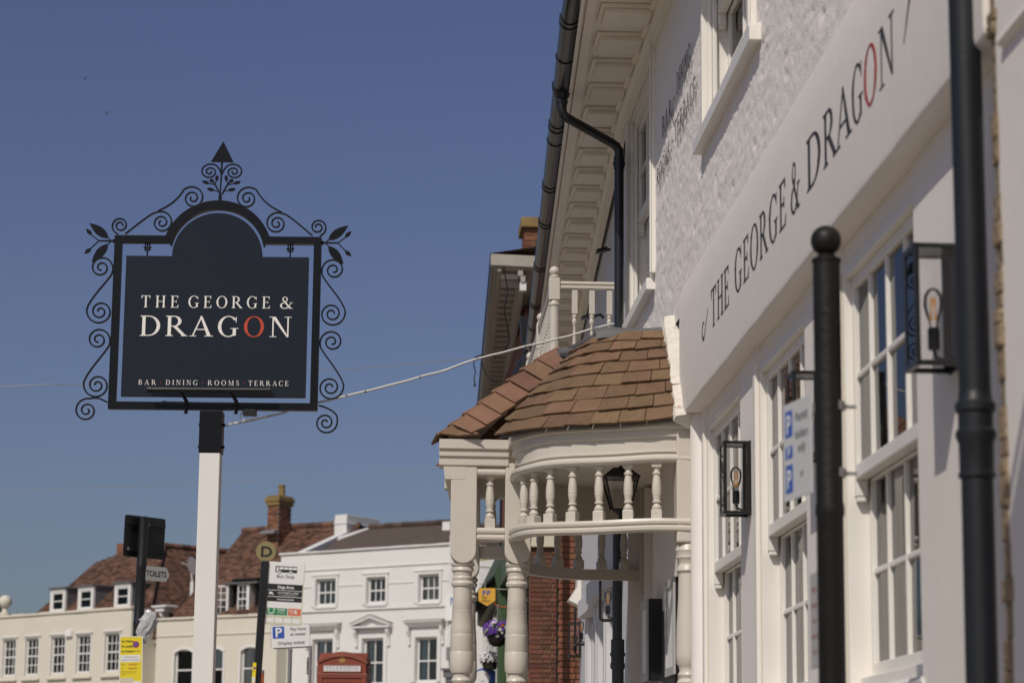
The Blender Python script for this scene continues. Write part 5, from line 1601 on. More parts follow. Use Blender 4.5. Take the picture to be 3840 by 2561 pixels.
# the dome itself, highest in the middle
n_ = 14; g2 = []
for j in range(n_ + 1):
    for i in range(n_ + 1):
        u, v = -1 + 2 * i / n_, -1 + 2 * j / n_
        z = H(3.612) + .165 * (1 - u * u * v * v)
        g2.append((u * (w - .01), v * (w - .01), z))
rf_.add(g2, [(j * (n_ + 1) + i, j * (n_ + 1) + i + 1, (j + 1) * (n_ + 1) + i + 1, (j + 1) * (n_ + 1) + i) for j in range(n_) for i in range(n_)])
part('roof', rf_, M['phonetop'], tb, world=False, smooth=True)
for rz in range(4):
    Rm = Matrix.Rotation(rz * pi / 2, 4, 'Z')
    mb = MB().box(-.305, .305, -w - .004, -w + .006, H(3.455), H(3.550)); mb.xf(Rm)
    part('fascia_glass', mb, M['opal'], tb, world=False)
    mb = MB().box(-.325, .325, -w - .010, -w + .010, H(3.549), H(3.566)).box(-.325, .325, -w - .010, -w + .010, H(3.438), H(3.456)).box(-.325, -.304, -w - .0095, -w + .010, H(3.456), H(3.549)).box(.304, .325, -w - .0095, -w + .010, H(3.456), H(3.549)); mb.xf(Rm)
    part('fascia_frame', mb, M['phone'], tb, world=False, bev=.003)
    mb = MB()
    mb2 = MB(); word(mb2, 'TELEPHONE', -.275, .275, H(3.470), .062, lambda x, z, d: (x, -w - .0045 - d, z)); mb2.xf(Rm)
    part('lettering', mb2, M['greytext'], tb, world=False)
    # door / glazed side: three columns, eight rows
    dr = MB()
    x0, x1 = -w + .09, w - .09
    zt = H(3.335)
    dr.box(x0, x0 + .055, -w + .012, -w + .045, .12, zt); dr.box(x1 - .055, x1, -w + .012, -w + .045, .12, zt)
    dr.box(x0 + .055, x1 - .055, -w + .012, -w + .045, zt - .065, zt); dr.box(x0 + .055, x1 - .055, -w + .012, -w + .045, .12, .36)
    for x in (-.155, .155): dr.box(x - .012, x + .012, -w + .016, -w + .041, .36, zt - .065)
    for k in range(1, 8):
        z = .36 + (zt - .065 - .36) * k / 8; dr.box(x0 + .055, x1 - .055, -w + .018, -w + .039, z - .011, z + .011)
    dr.xf(Rm); d_ = part('door', dr, M['phone'], tb, world=False, bev=.003)
    mb = MB().box(x0 + .05, x1 - .05, -w + .027, -w + .031, .34, zt - .05); mb.xf(Rm); part('pane', mb, M['glass_dark'], d_, world=False)
    # crown
    cr = MB()
    cz = H(3.615)
    cr.box(-.044, .044, -w + .0095, -w + .019, cz - .018, cz - .004)
    for k in range(5):
        a = -.034 + .017 * k; cr.tube([(a, -w + .006, cz - .004), (a * 1.55, -w + .004, cz + .022)], .008, 6)
    for k in range(7):
        t = -1 + 2 * k / 6; cr.ball((t * .052, -w + .004, cz + .044 - .030 * t * t), .011, 8, 6)
    cr.ball((0, -w + .004, cz + .066), .010, 8, 6); cr.box(-.006, .006, -w, -w + .008, cz + .070, cz + .086); cr.box(-.045, .045, -w + .0065, -w + .011, cz - .004, cz + .03)
    cr.xf(Rm); part('crown', cr, M['gold'], tb, world=False)
part('floor', MB().box(-w + .05, w - .05, -w + .05, w - .05, .121, .14), M['room'], tb, world=False)

# ------------------------------------------------------------------ far houses across the square
def wall_holes(mb, x0, x1, z0, z1, holes, y=0.0, depth=.22):
    """front sheet of a wall at local y, with rectangular openings and their reveals. holes (xa,xb,za,zb)"""
    xs = sorted({x0, x1} | {v for h in holes for v in h[:2]}); zs = sorted({z0, z1} | {v for h in holes for v in h[2:4]})
    for a, b in zip(xs[:-1], xs[1:]):
        for c, d in zip(zs[:-1], zs[1:]):
            mx, mz = (a + b) / 2, (c + d) / 2
            if any(h[0] < mx < h[1] and h[2] < mz < h[3] for h in holes): continue
            mb.add([(a, y, c), (b, y, c), (b, y, d), (a, y, d)], [(0, 1, 2, 3)])
    for xa, xb, za, zb in holes:
        mb.add([(xa, y, za), (xa, y + depth, za), (xa, y + depth, zb), (xa, y, zb)], [(0, 1, 2, 3)])
        mb.add([(xb, y, za), (xb, y, zb), (xb, y + depth, zb), (xb, y + depth, za)], [(0, 1, 2, 3)])
        mb.add([(xa, y, zb), (xa, y + depth, zb), (xb, y + depth, zb), (xb, y, zb)], [(0, 1, 2, 3)])
        mb.add([(xa, y, za), (xb, y, za), (xb, y + depth, za), (xa, y + depth, za)], [(0, 1, 2, 3)])
    return mb

def far_window(parent, xa, xb, za, zb, cols, rows_up, rows_dn, y=.07, fw=.06, bar=.022, split=.5, curtain=None, cw=(.0, 1.0), ch=1.0, offs=(0, 0), fm='farwhite', hood=None):
    fr = MB()
    d = .05
    fr.box(xa, xa + fw, y, y + d, za, zb); fr.box(xb - fw, xb, y, y + d, za, zb)
    fr.box(xa + fw, xb - fw, y, y + d, zb - fw, zb); fr.box(xa + fw, xb - fw, y - .01, y + d, za, za + fw * 1.3)
    zm = za + (zb - za) * split
    fr.box(xa + fw, xb - fw, y - .006, y + d - .005, zm - .022, zm + .022)
    xl, xr = xa + fw, xb - fw
    secs = [(zm + .022, zb - fw, rows_up), (za + fw * 1.3, zm - .022, rows_dn)]
    for k in range(1, cols):
        xc = xl + (xr - xl) * k / cols
        for s0, s1, r in secs: fr.box(xc - bar / 2, xc + bar / 2, y + .004, y + .034, s0, s1)
    for s0, s1, r in secs:
        for k in range(1, r):
            zc = s0 + (s1 - s0) * k / r; fr.box(xl, xr, y + .006, y + .032, zc - bar / 2, zc + bar / 2)
    w_ = part('window', fr, M[fm], parent, world=False)
    for s0, s1, r in secs:
        pw_, ph_ = (xr - xl) / cols, (s1 - s0) / r
        me = mesh_from('pane', MB().box(-pw_ / 2 + bar / 2, pw_ / 2 - bar / 2, -.002, .002, -ph_ / 2 + bar / 2, ph_ / 2 - bar / 2), M['glass'])
        for c in range(cols):
            for k in range(r):
                o = bpy.data.objects.new('pane', me); COL.objects.link(o); o.parent = w_
                o.location = (xl + pw_ * (c + .5), y + .02, s0 + ph_ * (k + .5))
                o.rotation_euler = (random.uniform(-.012, .012), 0, random.uniform(-.012, .012))
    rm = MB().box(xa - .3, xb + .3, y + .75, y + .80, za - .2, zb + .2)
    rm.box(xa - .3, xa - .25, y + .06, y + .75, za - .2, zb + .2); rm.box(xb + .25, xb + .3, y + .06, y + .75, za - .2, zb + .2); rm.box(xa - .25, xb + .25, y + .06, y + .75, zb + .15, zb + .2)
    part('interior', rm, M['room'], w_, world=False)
    if curtain:
        cu = MB(); n = 14
        for (c0, c1) in (cw if isinstance(cw, list) else [cw]):
            xa_, xb_ = xl + (xr - xl) * c0, xl + (xr - xl) * c1
            pts = [(xa_ + (xb_ - xa_) * i / n, y + .13 + .022 * sin(i * 2.3)) for i in range(n + 1)]
            zt_ = zb; zl_ = zb - (zb - za) * ch
            cu.add([(p[0], p[1], z) for p in pts for z in (zl_, zt_)], [(2 * i, 2 * i + 2, 2 * i + 3, 2 * i + 1) for i in range(n)])
        part('curtain', cu, M[curtain], w_, world=False)
    return w_

def tile_roof(parent, P, m, tw=.17, gauge=.10, lift=.02, seed=1, name='roof', wob=.012, ridge=True):
    """P: planar polygon (local 3D), first edge is the eave (left to right). Slab plus laid tiles as one counted mass."""
    P = [Vector(p) for p in P]
    u = (P[1] - P[0]); u.z = 0; u.normalize()
    n_ = (P[1] - P[0]).cross(P[2] - P[0]).normalized()
    if n_.z < 0: n_ = -n_
    v = n_.cross(u).normalized()
    if v.z < 0: v = -v
    slab = MB().prism([p - n_ * .03 for p in P], -n_ * .06)
    r_ = part(name, slab, m, parent, world=False)
    uv = [((p - P[0]).dot(u), (p - P[0]).dot(v)) for p in P]
    def xr(vv):
        xs = []
        for i in range(len(uv)):
            a, b = uv[i], uv[(i + 1) % len(uv)]
            if (a[1] - vv) * (b[1] - vv) < 0: xs.append(a[0] + (b[0] - a[0]) * (vv - a[1]) / (b[1] - a[1]))
        return (min(xs), max(xs)) if len(xs) >= 2 else None
    rn = random.Random(seed); mb = MB()
    v0 = min(q[1] for q in uv); v1 = max(q[1] for q in uv)
    row = 0; vv = v0 + .002
    sagf = lambda a, b: wob * noise.noise(Vector((a * .9, b * 1.3, seed)))
    while vv < v1 - .02:
        e = xr(vv + gauge * .5)
        if e:
            x = e[0] - (tw * .5 if row % 2 else 0) 
            while x < e[1]:
                xa, xb = max(x, e[0]), min(x + tw, e[1])
                if xb - xa > .03:
                    l = lift + rn.uniform(-.004, .007) + sagf(x, vv); j = rn.uniform(-.005, .005)
                    q = []
                    for (a, b, h) in ((xa + .002, vv - .012 + j, l), (xb - .002, vv - .012 + j + rn.uniform(-.003, .003), l + rn.uniform(-.004, .004)), (xb - .002, min(vv + gauge, v1), .004 + sagf(x, vv)), (xa + .002, min(vv + gauge, v1), .004 + sagf(x, vv))):
                        q.append(P[0] + u * a + v * b + n_ * (h - .028))
                    k = len(mb.v)
                    mb.v += [tuple(p) for p in q] + [tuple(q[0] - n_ * .014), tuple(q[1] - n_ * .014)]
                    mb.f += [(k, k + 1, k + 2, k + 3), (k, k + 4, k + 5, k + 1)]
                x += tw
        vv += gauge; row += 1
    me = bpy.data.meshes.new('tiles'); me.from_pydata(mb.v, [], mb.f); me.materials.append(m)
    o = bpy.data.objects.new('roof_tiles', me); COL.objects.link(o); o.parent = parent; o['kind'] = 'stuff'
    return r_

def ridge_line(parent, a, b, m, r=.11, seg=.33):
    a, b = Vector(a), Vector(b); L = (b - a).length; n = max(1, int(L / seg)); mb = MB()
    for k in range(n):
        p, q = a.lerp(b, k / n), a.lerp(b, (k + .97) / n)
        mb.tube([p + Vector((0, 0, random.uniform(-.012, .012))), q], [r, r * .96], 8)
    part('ridge_tiles', mb, m, parent, world=False)

def brick_stack(parent, x0, x1, y0, y1, z0, z1, m, bl=.225, bh=.075, seed=2, jm='ledge', as_parts=False):
    """chimney stack of real bricks round a mortar core, joined as one counted mass"""
    core = MB().box(x0 + .012, x1 - .012, y0 + .012, y1 - .012, z0, z1)
    part('stack_core', core, M[jm], parent, world=False)
    rn = random.Random(seed); mb = MB()
    nz = int((z1 - z0) / bh)
    for r in range(nz):
        za = z0 + r * bh; zb_ = za + bh - .012
        for axis in (0, 1):
            lo, hi = (x0, x1) if axis == 0 else (y0, y1)
            p = lo - (bl * .5 if (r + axis) % 2 else 0)
            while p < hi:
                a, b = max(p, lo), min(p + bl - .012, hi)
                if b - a > .03:
                    d = rn.uniform(0, .008)
                    for side in (0, 1):
                        if axis == 0:
                            yy = y0 - d if side == 0 else y1 + d
                            mb.box(a, b, yy, yy + (.06 if side == 0 else -.06), za, zb_)
                        else:
                            xx = x0 - d if side == 0 else x1 + d
                            mb.box(xx, xx + (.06 if side == 0 else -.06), a + .061 if a == y0 else a, b - .061 if b == y1 else b, za, zb_)
                p += bl
    me = mesh_from('bricks', mb, m)
    o = bpy.data.objects.new('bricks', me); COL.objects.link(o); o.parent = parent; o['kind'] = 'stuff'
    return o

# ---- white three-storey house
G2 = 2.235
wh = thing('white_house', 'white rendered three-storey house with pedimented windows and a slate roof behind its parapet', 'house', (-3.274, 76.0, G2), (0, 0, radians(-38.0)))
def wz(z): return z - G2
UW = [(1.46, 2.24, 7.14, 7.96), (3.46, 4.18, 7.14, 7.93), (5.45, 6.20, 7.12, 7.93)]
LWn = [(1.40, 2.18, 4.70, 6.11), (3.34, 4.14, 4.70, 6.08), (5.36, 6.16, 4.74, 6.06)]
hs_ = [(a, b, wz(c), wz(d)) for a, b, c, d in UW + LWn]
mb = wall_holes(MB(), 0, 6.66, 0, wz(8.73), hs_)
mb.add([(0, 0, 0), (0, 5, 0), (0, 5, wz(8.73)), (0, 0, wz(8.73))], [(0, 1, 2, 3)]).add([(6.66, 0, 0), (6.66, 5, 0), (6.66, 5, wz(8.73)), (6.66, 0, wz(8.73))], [(0, 3, 2, 1)])
part('wall', mb, M['white'], wh, world=False)
part('parapet', MB().box(-.02, 6.68, -.002, .30, wz(8.732), wz(8.78)), M['white'], wh, world=False)
cpm = MB()
x = -.05
while x < 6.7:
    x2 = min(x + random.uniform(.5, .9), 6.71)
    cpm.box(x, x2 - .006, -.06 + random.uniform(-.008, .008), .34, wz(8.781), wz(8.835 + random.uniform(-.006, .01))); x = x2
part('coping', cpm, M['white'], wh, world=False, bev=.015)
part('coping_strip', MB().box(-.02, 6.68, -.012, -.003, wz(8.755), wz(8.779)), M['ledge'], wh, world=False)  # darker strip just below the coping
sc_ = MB().box(-.01, 6.67, -.035, -.001, wz(8.235), wz(8.27)).box(-.01, 6.67, -.020, -.001, wz(8.27), wz(8.285))
sc_.box(-.01, 6.67, -.055, -.001, wz(6.955), wz(6.985)).box(-.01, 6.67, -.040, -.001, wz(6.985), wz(7.00)).box(-.005, 6.665, -.018, -.001, wz(7.001), wz(7.10))
part('string_course', sc_, M['white'], wh, world=False, bev=.006)
gv = MB()
for a, b in ((.0, 1.27), (2.34, 3.26), (4.26, 5.24), (6.26, 6.66)): gv.box(a, b, -.022, -.001, wz(7.715), wz(7.745))
part('string_course', gv, M['white'], wh, world=False)
for i, (a, b, c, d) in enumerate(UW):
    m_ = MB()
    a2, b2, c2, d2 = a - .17, b + .10, wz(c) - .04, wz(d) + .10
    m_.box(a2, a - .01, -.05, -.001, c2, d2); m_.box(b + .01, b2, -.05, -.001, c2, d2); m_.box(a - .01, b + .01, -.05, -.001, wz(d) + .008, d2); m_.box(a2 - .02, b2 + .02, -.075, -.001, d2, d2 + .045)
    m_.box(a - .04, b + .04, -.06, -.001, c2 - .05, c2)
    part('architrave', m_, M['white'], wh, world=False, bev=.008)
    far_window(wh, a, b, wz(c), wz(d), 3, 1, 1, y=.09, fw=.055, bar=.03, split=.5, curtain='curtain' if i == 2 else None, ch=.95)
for i, (a, b, c, d) in enumerate(LWn):
    m_ = MB()
    a2, b2 = a - .16, b + .14
    m_.box(a2, a - .012, -.05, -.001, wz(c), wz(d) + .11); m_.box(b + .012, b2, -.05, -.001, wz(c), wz(d) + .11); m_.box(a - .012, b + .012, -.05, -.001, wz(d) + .01, wz(d) + .11)
    m_.box(a2, b2, -.04, -.001, wz(d) + .111, wz(6.37))
    part('architrave', m_, M['white'], wh, world=False, bev=.008)
    if i != 1:
        hd_ = MB().box(a2 - .18, b2 + .18, -.24, -.001, wz(6.50), wz(6.535)).box(a2 - .14, b2 + .14, -.19, -.001, wz(6.44), wz(6.50)).box(a2 - .10, b2 + .10, -.14, -.001, wz(6.38), wz(6.44))
        part('hood', hd_, M['white'], wh, world=False, bev=.008)
        part('hood_lead', MB().hexa([(a2 - .185, -.245, wz(6.536)), (b2 + .185, -.245, wz(6.536)), (b2 + .185, -.002, wz(6.536)), (a2 - .185, -.002, wz(6.536)), (a2 - .185, -.245, wz(6.55)), (b2 + .185, -.245, wz(6.55)), (b2 + .185, -.002, wz(6.61)), (a2 - .185, -.002, wz(6.61))]), M['ledge'], wh, world=False)
    else:
        x0_, x1_, xm = a2 - .20, b2 + .20, (a2 + b2) / 2
        pd = MB().box(x0_, x1_, -.22, -.001, wz(6.40), wz(6.455))
        for sx, xe in ((1, x0_), (-1, x1_)):
            pd.prism([(xe, -.22, wz(6.456)), (xm, -.22, wz(6.70)), (xm, -.22, wz(6.77)), (xe, -.22, wz(6.52))], (0, .215, 0))
        pd.prism([(x0_ + .12, -.06, wz(6.456)), (x1_ - .12, -.06, wz(6.456)), (xm, -.06, wz(6.69))], (0, .055, 0))
        part('pediment', pd, M['white'], wh, world=False)
        ld = MB()
        for xe in (x0_, x1_): ld.prism([(xe, -.235, wz(6.523)), (xm, -.235, wz(6.773)), (xm, -.235, wz(6.80)), (xe, -.235, wz(6.55))], (0, .23, 0))
        part('pediment_lead', ld, M['ledge'], wh, world=False)
    for xc in (a2 - .07, b2 + .07):
        cn_ = MB()
        cn_.prism([(xc - .045, 0, wz(6.38)), (xc - .045, -.17, wz(6.38)), (xc - .045, -.16, wz(6.25)), (xc - .045, -.07, wz(6.08)), (xc - .045, -.05, wz(5.90)), (xc - .045, -.085, wz(5.86)), (xc - .045, 0, wz(5.84))], (.09, 0, 0))
        part('console', cn_, M['white'], wh, world=False, bev=.006)
    far_window(wh, a, b, wz(c), wz(d), 2, 1, 1, y=.10, fw=.055, bar=.035, split=.48, curtain='bluecurtain', cw=[(0.0, .30)], ch=1.0)
tile_roof(wh, [(.55, .35, wz(8.62)), (6.66, .35, wz(8.62)), (6.66, 3.3, wz(9.86)), (.2, 3.3, wz(9.92))], M['ftile3'], .26, .17, .012, 5)
ridge_line(wh, (.9, 3.3, wz(9.93)), (6.66, 3.3, wz(9.88)), M['ftile2'], .10)
part('roof', MB().add([(0, 3.3, wz(9.9)), (6.66, 3.3, wz(9.86)), (6.66, 7, wz(8.2)), (0, 7, wz(8.2))], [(0, 1, 2, 3)]), M['ftile3'], wh, world=False)
gp = MB().prism([(.42, .30, wz(8.60)), (.42, .30, wz(8.90)), (.02, 2.95, wz(9.80)), (-.02, 2.95, wz(9.40))], (.26, .04, 0))
part('gable_parapet', gp, M['white'], wh, world=False, bev=.02)
gp = MB().prism([(.14, 2.0, wz(9.2)), (.22, 2.35, wz(9.52)), (.85, 3.5, wz(9.97)), (.85, 3.5, wz(9.6))], (.10, -.10, 0))
part('gable_parapet', gp, M['white'], wh, world=False, bev=.02)
ck_ = MB().box(-.34, .17, 3.0, 4.75, wz(9.0), wz(10.22)).box(-.37, .20, 2.97, 4.78, wz(10.06), wz(10.09)).box(-.335, .165, 3.02, 4.73, wz(10.221), wz(10.36))
part('chimney', ck_, M['white'], wh, world=False, bev=.025)

# ---- cream bay-less house with tiled roof, dormer and brick chimney
cr_ = thing('cream_house', 'cream rendered house with steep red tiled roof, casement dormer and tall brick chimney', 'house', (-5.373, 77.0, G2), (0, 0, radians(-38.0)))
CW = [(-1.62, -.84, 4.2, 5.92), (-.36, .44, 4.2, 5.92), (1.17, 1.95, 4.2, 5.92)]
mb = wall_holes(MB(), -2.45, 2.62, 0, wz(6.86), [(a, b, wz(c), wz(d)) for a, b, c, d in CW])
for a, b, c, d in CW:       # segmental heads
    n = 12; r_ = .12
    pts = [(a + (b - a) * k / n, wz(d) - r_ * ((2 * k / n - 1) ** 2)) for k in range(n + 1)]
    for sgn in (0, 1):
        half = pts[:n // 2 + 1] if sgn == 0 else pts[n // 2:]
        crn = (a, wz(d)) if sgn == 0 else (b, wz(d))
        for p, q in zip(half[:-1], half[1:]):
            mb.add([(crn[0], 0, crn[1]), (p[0], 0, p[1]), (q[0], 0, q[1])], [(0, 1, 2)])
mb.add([(2.62, 0, 0), (2.62, 6, 0), (2.62, 6, wz(6.86)), (2.62, 0, wz(6.86))], [(0, 3, 2, 1)]).add([(-2.45, 0, 0), (-2.45, 6, 0), (-2.45, 6, wz(6.86)), (-2.45, 0, wz(6.86))], [(0, 1, 2, 3)])
part('wall', mb, M['farcream'], cr_, world=False)
cpm = MB(); x = -2.5
while x < 2.6:
    x2 = min(x + random.uniform(.5, .9), 2.63); cpm.box(x, x2 - .006, -.055 + random.uniform(-.008, .008), .30, wz(6.861), wz(6.94 + random.uniform(-.012, .012))); x = x2
part('coping', cpm, M['farcream'], cr_, world=False, bev=.015)
part('coping_strip', MB().box(-2.45, 2.6, -.010, -.002, wz(6.83), wz(6.858)), M['ledge'], cr_, world=False)  # thin darker strip under the coping stones
part('string_course', MB().box(-2.45, 2.62, -.03, -.001, wz(6.335), wz(6.37)), M['farcream'], cr_, world=False, bev=.006)
for i, (a, b, c, d) in enumerate(CW):
    m_ = MB(); n = 14
    o_ = [(a - .07 + (b - a + .14) * k / n, wz(d) + .07 - .13 * ((2 * k / n - 1) ** 2)) for k in range(n + 1)]
    i_ = [(a + (b - a) * k / n, wz(d) - .002 - .12 * ((2 * k / n - 1) ** 2)) for k in range(n + 1)]
    for k in range(n): m_.prism([(i_[k][0], -.03, i_[k][1]), (i_[k + 1][0], -.03, i_[k + 1][1]), (o_[k + 1][0], -.03, o_[k + 1][1]), (o_[k][0], -.03, o_[k][1])], (0, .028, 0))
    m_.box(a - .07, a, -.03, -.002, wz(c), wz(d) - .12); m_.box(b, b + .07, -.03, -.002, wz(c), wz(d) - .12)
    part('architrave', m_, M['farwhite'], cr_, world=False)
    far_window(cr_, a, b, wz(c), wz(d), 1, 1, 1, y=.08, fw=.05, split=.62, curtain='curtain', cw=[(0, .30), (.72, 1.0)], ch=1.0)
EZ, RZ = wz(6.78), wz(10.12)
tile_roof(cr_, [(-2.36, .35, EZ), (2.62, .35, EZ), (2.62, 4.0, RZ), (-2.42, 4.0, RZ)], M['ftile'], .17, .105, .022, 11)
ridge_line(cr_, (-2.42, 4.0, RZ + .01), (1.8, 4.0, RZ + .01), M['ftile'], .11)
part('roof', MB().add([(-2.42, 4.0, RZ), (2.62, 4.0, RZ), (2.62, 8, EZ), (-2.42, 8, EZ)], [(0, 1, 2, 3)]), M['ftile'], cr_, world=False)
part('gable', MB().add([(-2.40, .4, EZ), (-2.40, 8, EZ), (-2.40, 4, RZ - .05)], [(0, 1, 2)]), M['fbrick'], cr_, world=False)
# dormer with one casement standing open
dz0, dz1 = wz(7.00), wz(8.0)
dm_ = MB()
dm_.prism([(.72, .78, dz0 - .05), (.72, .78, dz1), (.72, 2.2, dz1 + .02), ], (.38, 0, 0)) if False else None
dm_.add([(.74, .80, dz0 - .1), (.74, .80, dz1 - .02), (.74, 2.0, dz1 - .02)], [(0, 1, 2)])
dm_.add([(-.20, .80, dz0 - .1), (-.20, .80, dz1 - .02), (-.20, 2.0, dz1 - .02)], [(0, 2, 1)])
part('dormer_cheek', dm_, M['farcream'], cr_, world=False)
part('dormer_roof', MB().box(-.36, 1.12, .70, 2.1, dz1 - .02, dz1 + .04), M['lead'], cr_, world=False, bev=.01)
part('dormer_cheek', MB().hexa([(.66, .79, dz0), (.74, .79, dz0), (.74, .85, dz0), (.66, .85, dz0), (.66, .79, dz1 - .021), (.74, .79, dz1 - .021), (.74, .85, dz1 - .021), (.66, .85, dz1 - .021)]).box(-.20, -.14, .79, .85, dz0, dz1 - .021).box(-.14, .66, .79, .85, dz0, dz0 + .05), M['farwhite'], cr_, world=False)
far_window(cr_, .24, .66, dz0 + .051, dz1 - .03, 2, 2, 2, y=.80, fw=.045, bar=.02)
part('interior', MB().box(-.14, .24, 1.35, 1.4, dz0, dz1 - .03), M['room'], cr_, world=False)
part('curtain', MB().box(-.12, -.0, 1.2, 1.22, dz0, dz1 - .03), M['curtain'], cr_, world=False)
oc = MB()
oc.box(-.46, -.41, .0, .035, 0, .93); oc.box(-.045, 0, .0, .035, 0, .93); oc.box(-.41, -.045, .0, .035, .885, .93); oc.box(-.41, -.045, .0, .035, 0, .05)
oc.box(-.24, -.215, .004, .03, .05, .885); oc.box(-.41, -.045, .006, .028, .46, .49)
for z in (.25, .69): oc.box(-.41, -.045, .008, .026, z - .01, z + .01)
ocm = Matrix.Translation((-.16, .78, dz0 + .03)) @ Matrix.Rotation(radians(22), 4, 'Z')
oc.xf(ocm); cw_ = part('open_casement', oc, M['farwhite'], cr_, world=False)
gl_ = MB().box(-.42, -.04, .014, .018, .04, .89); gl_.xf(ocm); part('pane', gl_, M['glass'], cw_, world=False)
# chimney
brick_stack(cr_, -.67, -.20, 3.2, 3.86, wz(9.2), wz(10.78), M['fbrick'], seed=4)
cp_ = MB().box(-.72, -.15, 3.14, 3.92, wz(10.781), wz(10.90)).box(-.75, -.12, 3.11, 3.95, wz(10.90), wz(11.06)).box(-.70, -.17, 3.16, 3.90, wz(11.06), wz(11.12))
part('chimney_cap', cp_, M['lichen'], cr_, world=False, bev=.03)
part('chimney_pot', MB().lathe([(wz(11.10), .135), (wz(11.2), .12), (wz(11.42), .105), (wz(11.43), .125), (wz(11.48), .125), (wz(11.50), .10)], 16, (-.34, 3.5, 0)), M['lichen'], cr_, world=False, smooth=True)
part('chimney_flashing', MB().hexa([(-.74, 2.92, wz(9.83)), (-.14, 2.92, wz(9.83)), (-.14, 3.19, wz(9.83)), (-.74, 3.19, wz(9.83)), (-.74, 2.92, wz(9.90)), (-.14, 2.92, wz(9.90)), (-.14, 3.19, wz(9.99)), (-.74, 3.19, wz(9.99))]), M['steel'], cr_, world=False)

# ---- long cream terrace on the left
lh = thing('cream_terrace', 'long cream terrace with tall sash windows and three white dormers in a hipped tile roof', 'house', (-7.682, 74.0, G2), (0, 0, radians(-46.4)))
LW = [(-6.53, -5.83), (-5.31, -4.61), (-3.95, -3.23), (-2.64, -1.93), (-1.21, -.48)]
ZA, ZB = 5.03, 6.20
hs_ = [(a, b, wz(ZA), wz(ZB)) for a, b in LW]
mb = wall_holes(MB(), -9.5, .06, 0, wz(6.90), hs_)
mb.add([(.06, 0, 0), (.06, 4, 0), (.06, 4, wz(6.9)), (.06, 0, wz(6.9))], [(0, 3, 2, 1)])
part('wall', mb, M['farcream'], lh, world=False)
cpm = MB(); x = -9.5
while x < .05:
    x2 = min(x + random.uniform(.6, 1.1), .10); cpm.box(x, x2 - .006, -.05 + random.uniform(-.008, .008), .30, wz(6.901), wz(6.985 + random.uniform(-.012, .012))); x = x2
part('coping', cpm, M['farcream'], lh, world=False, bev=.015)
part('coping_strip', MB().box(-9.5, .05, -.010, -.002, wz(6.872), wz(6.898)), M['ledge'], lh, world=False)  # darker strip along the underside of the coping
part('cornice', MB().box(.07, 1.15, .4, .9, wz(6.93), wz(7.0)).box(.10, 1.0, .45, .85, wz(6.80), wz(6.93)).box(.12, .85, .5, .8, wz(6.62), wz(6.80)), M['farwhite'], lh, world=False, bev=.02)
for i, (a, b) in enumerate(LW):
    m_ = MB(); m_.box(a - .05, a - .002, -.025, -.001, wz(ZA), wz(ZB) + .05); m_.box(b + .002, b + .05, -.025, -.001, wz(ZA), wz(ZB) + .05); m_.box(a - .002, b + .002, -.025, -.001, wz(ZB) + .004, wz(ZB) + .05); m_.box(a - .09, b + .10, -.06, -.001, wz(ZB) + .051, wz(ZB) + .085)
    part('architrave', m_, M['farwhite'], lh, world=False)
    part('sill', MB().box(a - .12, b + .12, -.09, -.001, wz(ZA) - .16, wz(ZA) - .09), M['farcream'], lh, world=False, bev=.01)
    far_window(lh, a, b, wz(ZA), wz(ZB), 3, 2, 2, y=.06, fw=.05, bar=.026, split=.52, curtain='curtain', cw=[[(0, .95)], [(.0, 1.0)], [(.05, .35), (.62, .9)], [(0, .62)], [(.0, .3), (.45, .95)]][i], ch=[.6, 1, 1, .8, .7][i])
part('alarm_box', MB().box(-3.16, -2.86, -.10, -.001, wz(6.17), wz(6.37)), M['signwhite'], lh, world=False, bev=.02)
part('ball_finial', MB().lathe([(wz(6.98), .19), (wz(7.08), .19), (wz(7.09), .11), (wz(7.2), .07), (wz(7.24), .10)], 16, (-6.74, .14, 0)).ball((-6.74, .14, wz(7.44)), .21, 20, 12), M['farcream'], lh, world=False, smooth=True)
XA, DA, AZ = -2.0, 2.75, 9.15        # apex of the hip
tile_roof(lh, [(-5.45, .35, wz(7.0)), (.45, .35, wz(7.0)), (XA, DA, wz(AZ)), (-4.02, DA, wz(9.05)), (-5.0, 2.4, wz(8.72))], M['ftile'], .17, .105, .022, 21)
sl_ = (AZ - 7.0) / (.45 - XA)
XE = XA + (AZ - 5.98) / sl_
tile_roof(lh, [(XE, -.4, wz(5.98)), (XE, 7.0, wz(5.98)), (XA, 7.0, wz(AZ)), (XA, DA, wz(AZ)), (.45, .35, wz(7.0)), (XE - .1, -.25, wz(6.06))], M['ftile'], .17, .105, .022, 22)
part('roof', MB().add([(-5.45, .4, wz(6.98)), (-5.0, 2.4, wz(8.68)), (-6.5, 5, wz(6.98))], [(0, 1, 2)]).add([(-4.02, DA, wz(9.02)), (XA, DA, wz(AZ) - .03), (XA, 7, wz(AZ) - .03), (-4.02, 7, wz(9.0))], [(0, 1, 2, 3)]), M['ftile'], lh, world=False)
ridge_line(lh, (-4.0, DA, wz(9.07)), (XA, DA, wz(AZ) + .02), M['ftile'], .10); ridge_line(lh, (XA, DA, wz(AZ) + .02), (.45, .35, wz(7.02)), M['ftile'], .10); ridge_line(lh, (XA, DA, wz(AZ) + .02), (XA, 7, wz(AZ) + .02), M['ftile'], .10)
part('chimney', MB().box(-4.5, -4.05, 2.8, 3.3, wz(8.6), wz(9.38)).box(-4.2, -3.9, 2.7, 3.0, wz(8.6), wz(9.12)), M['fbrick'], lh, world=False)
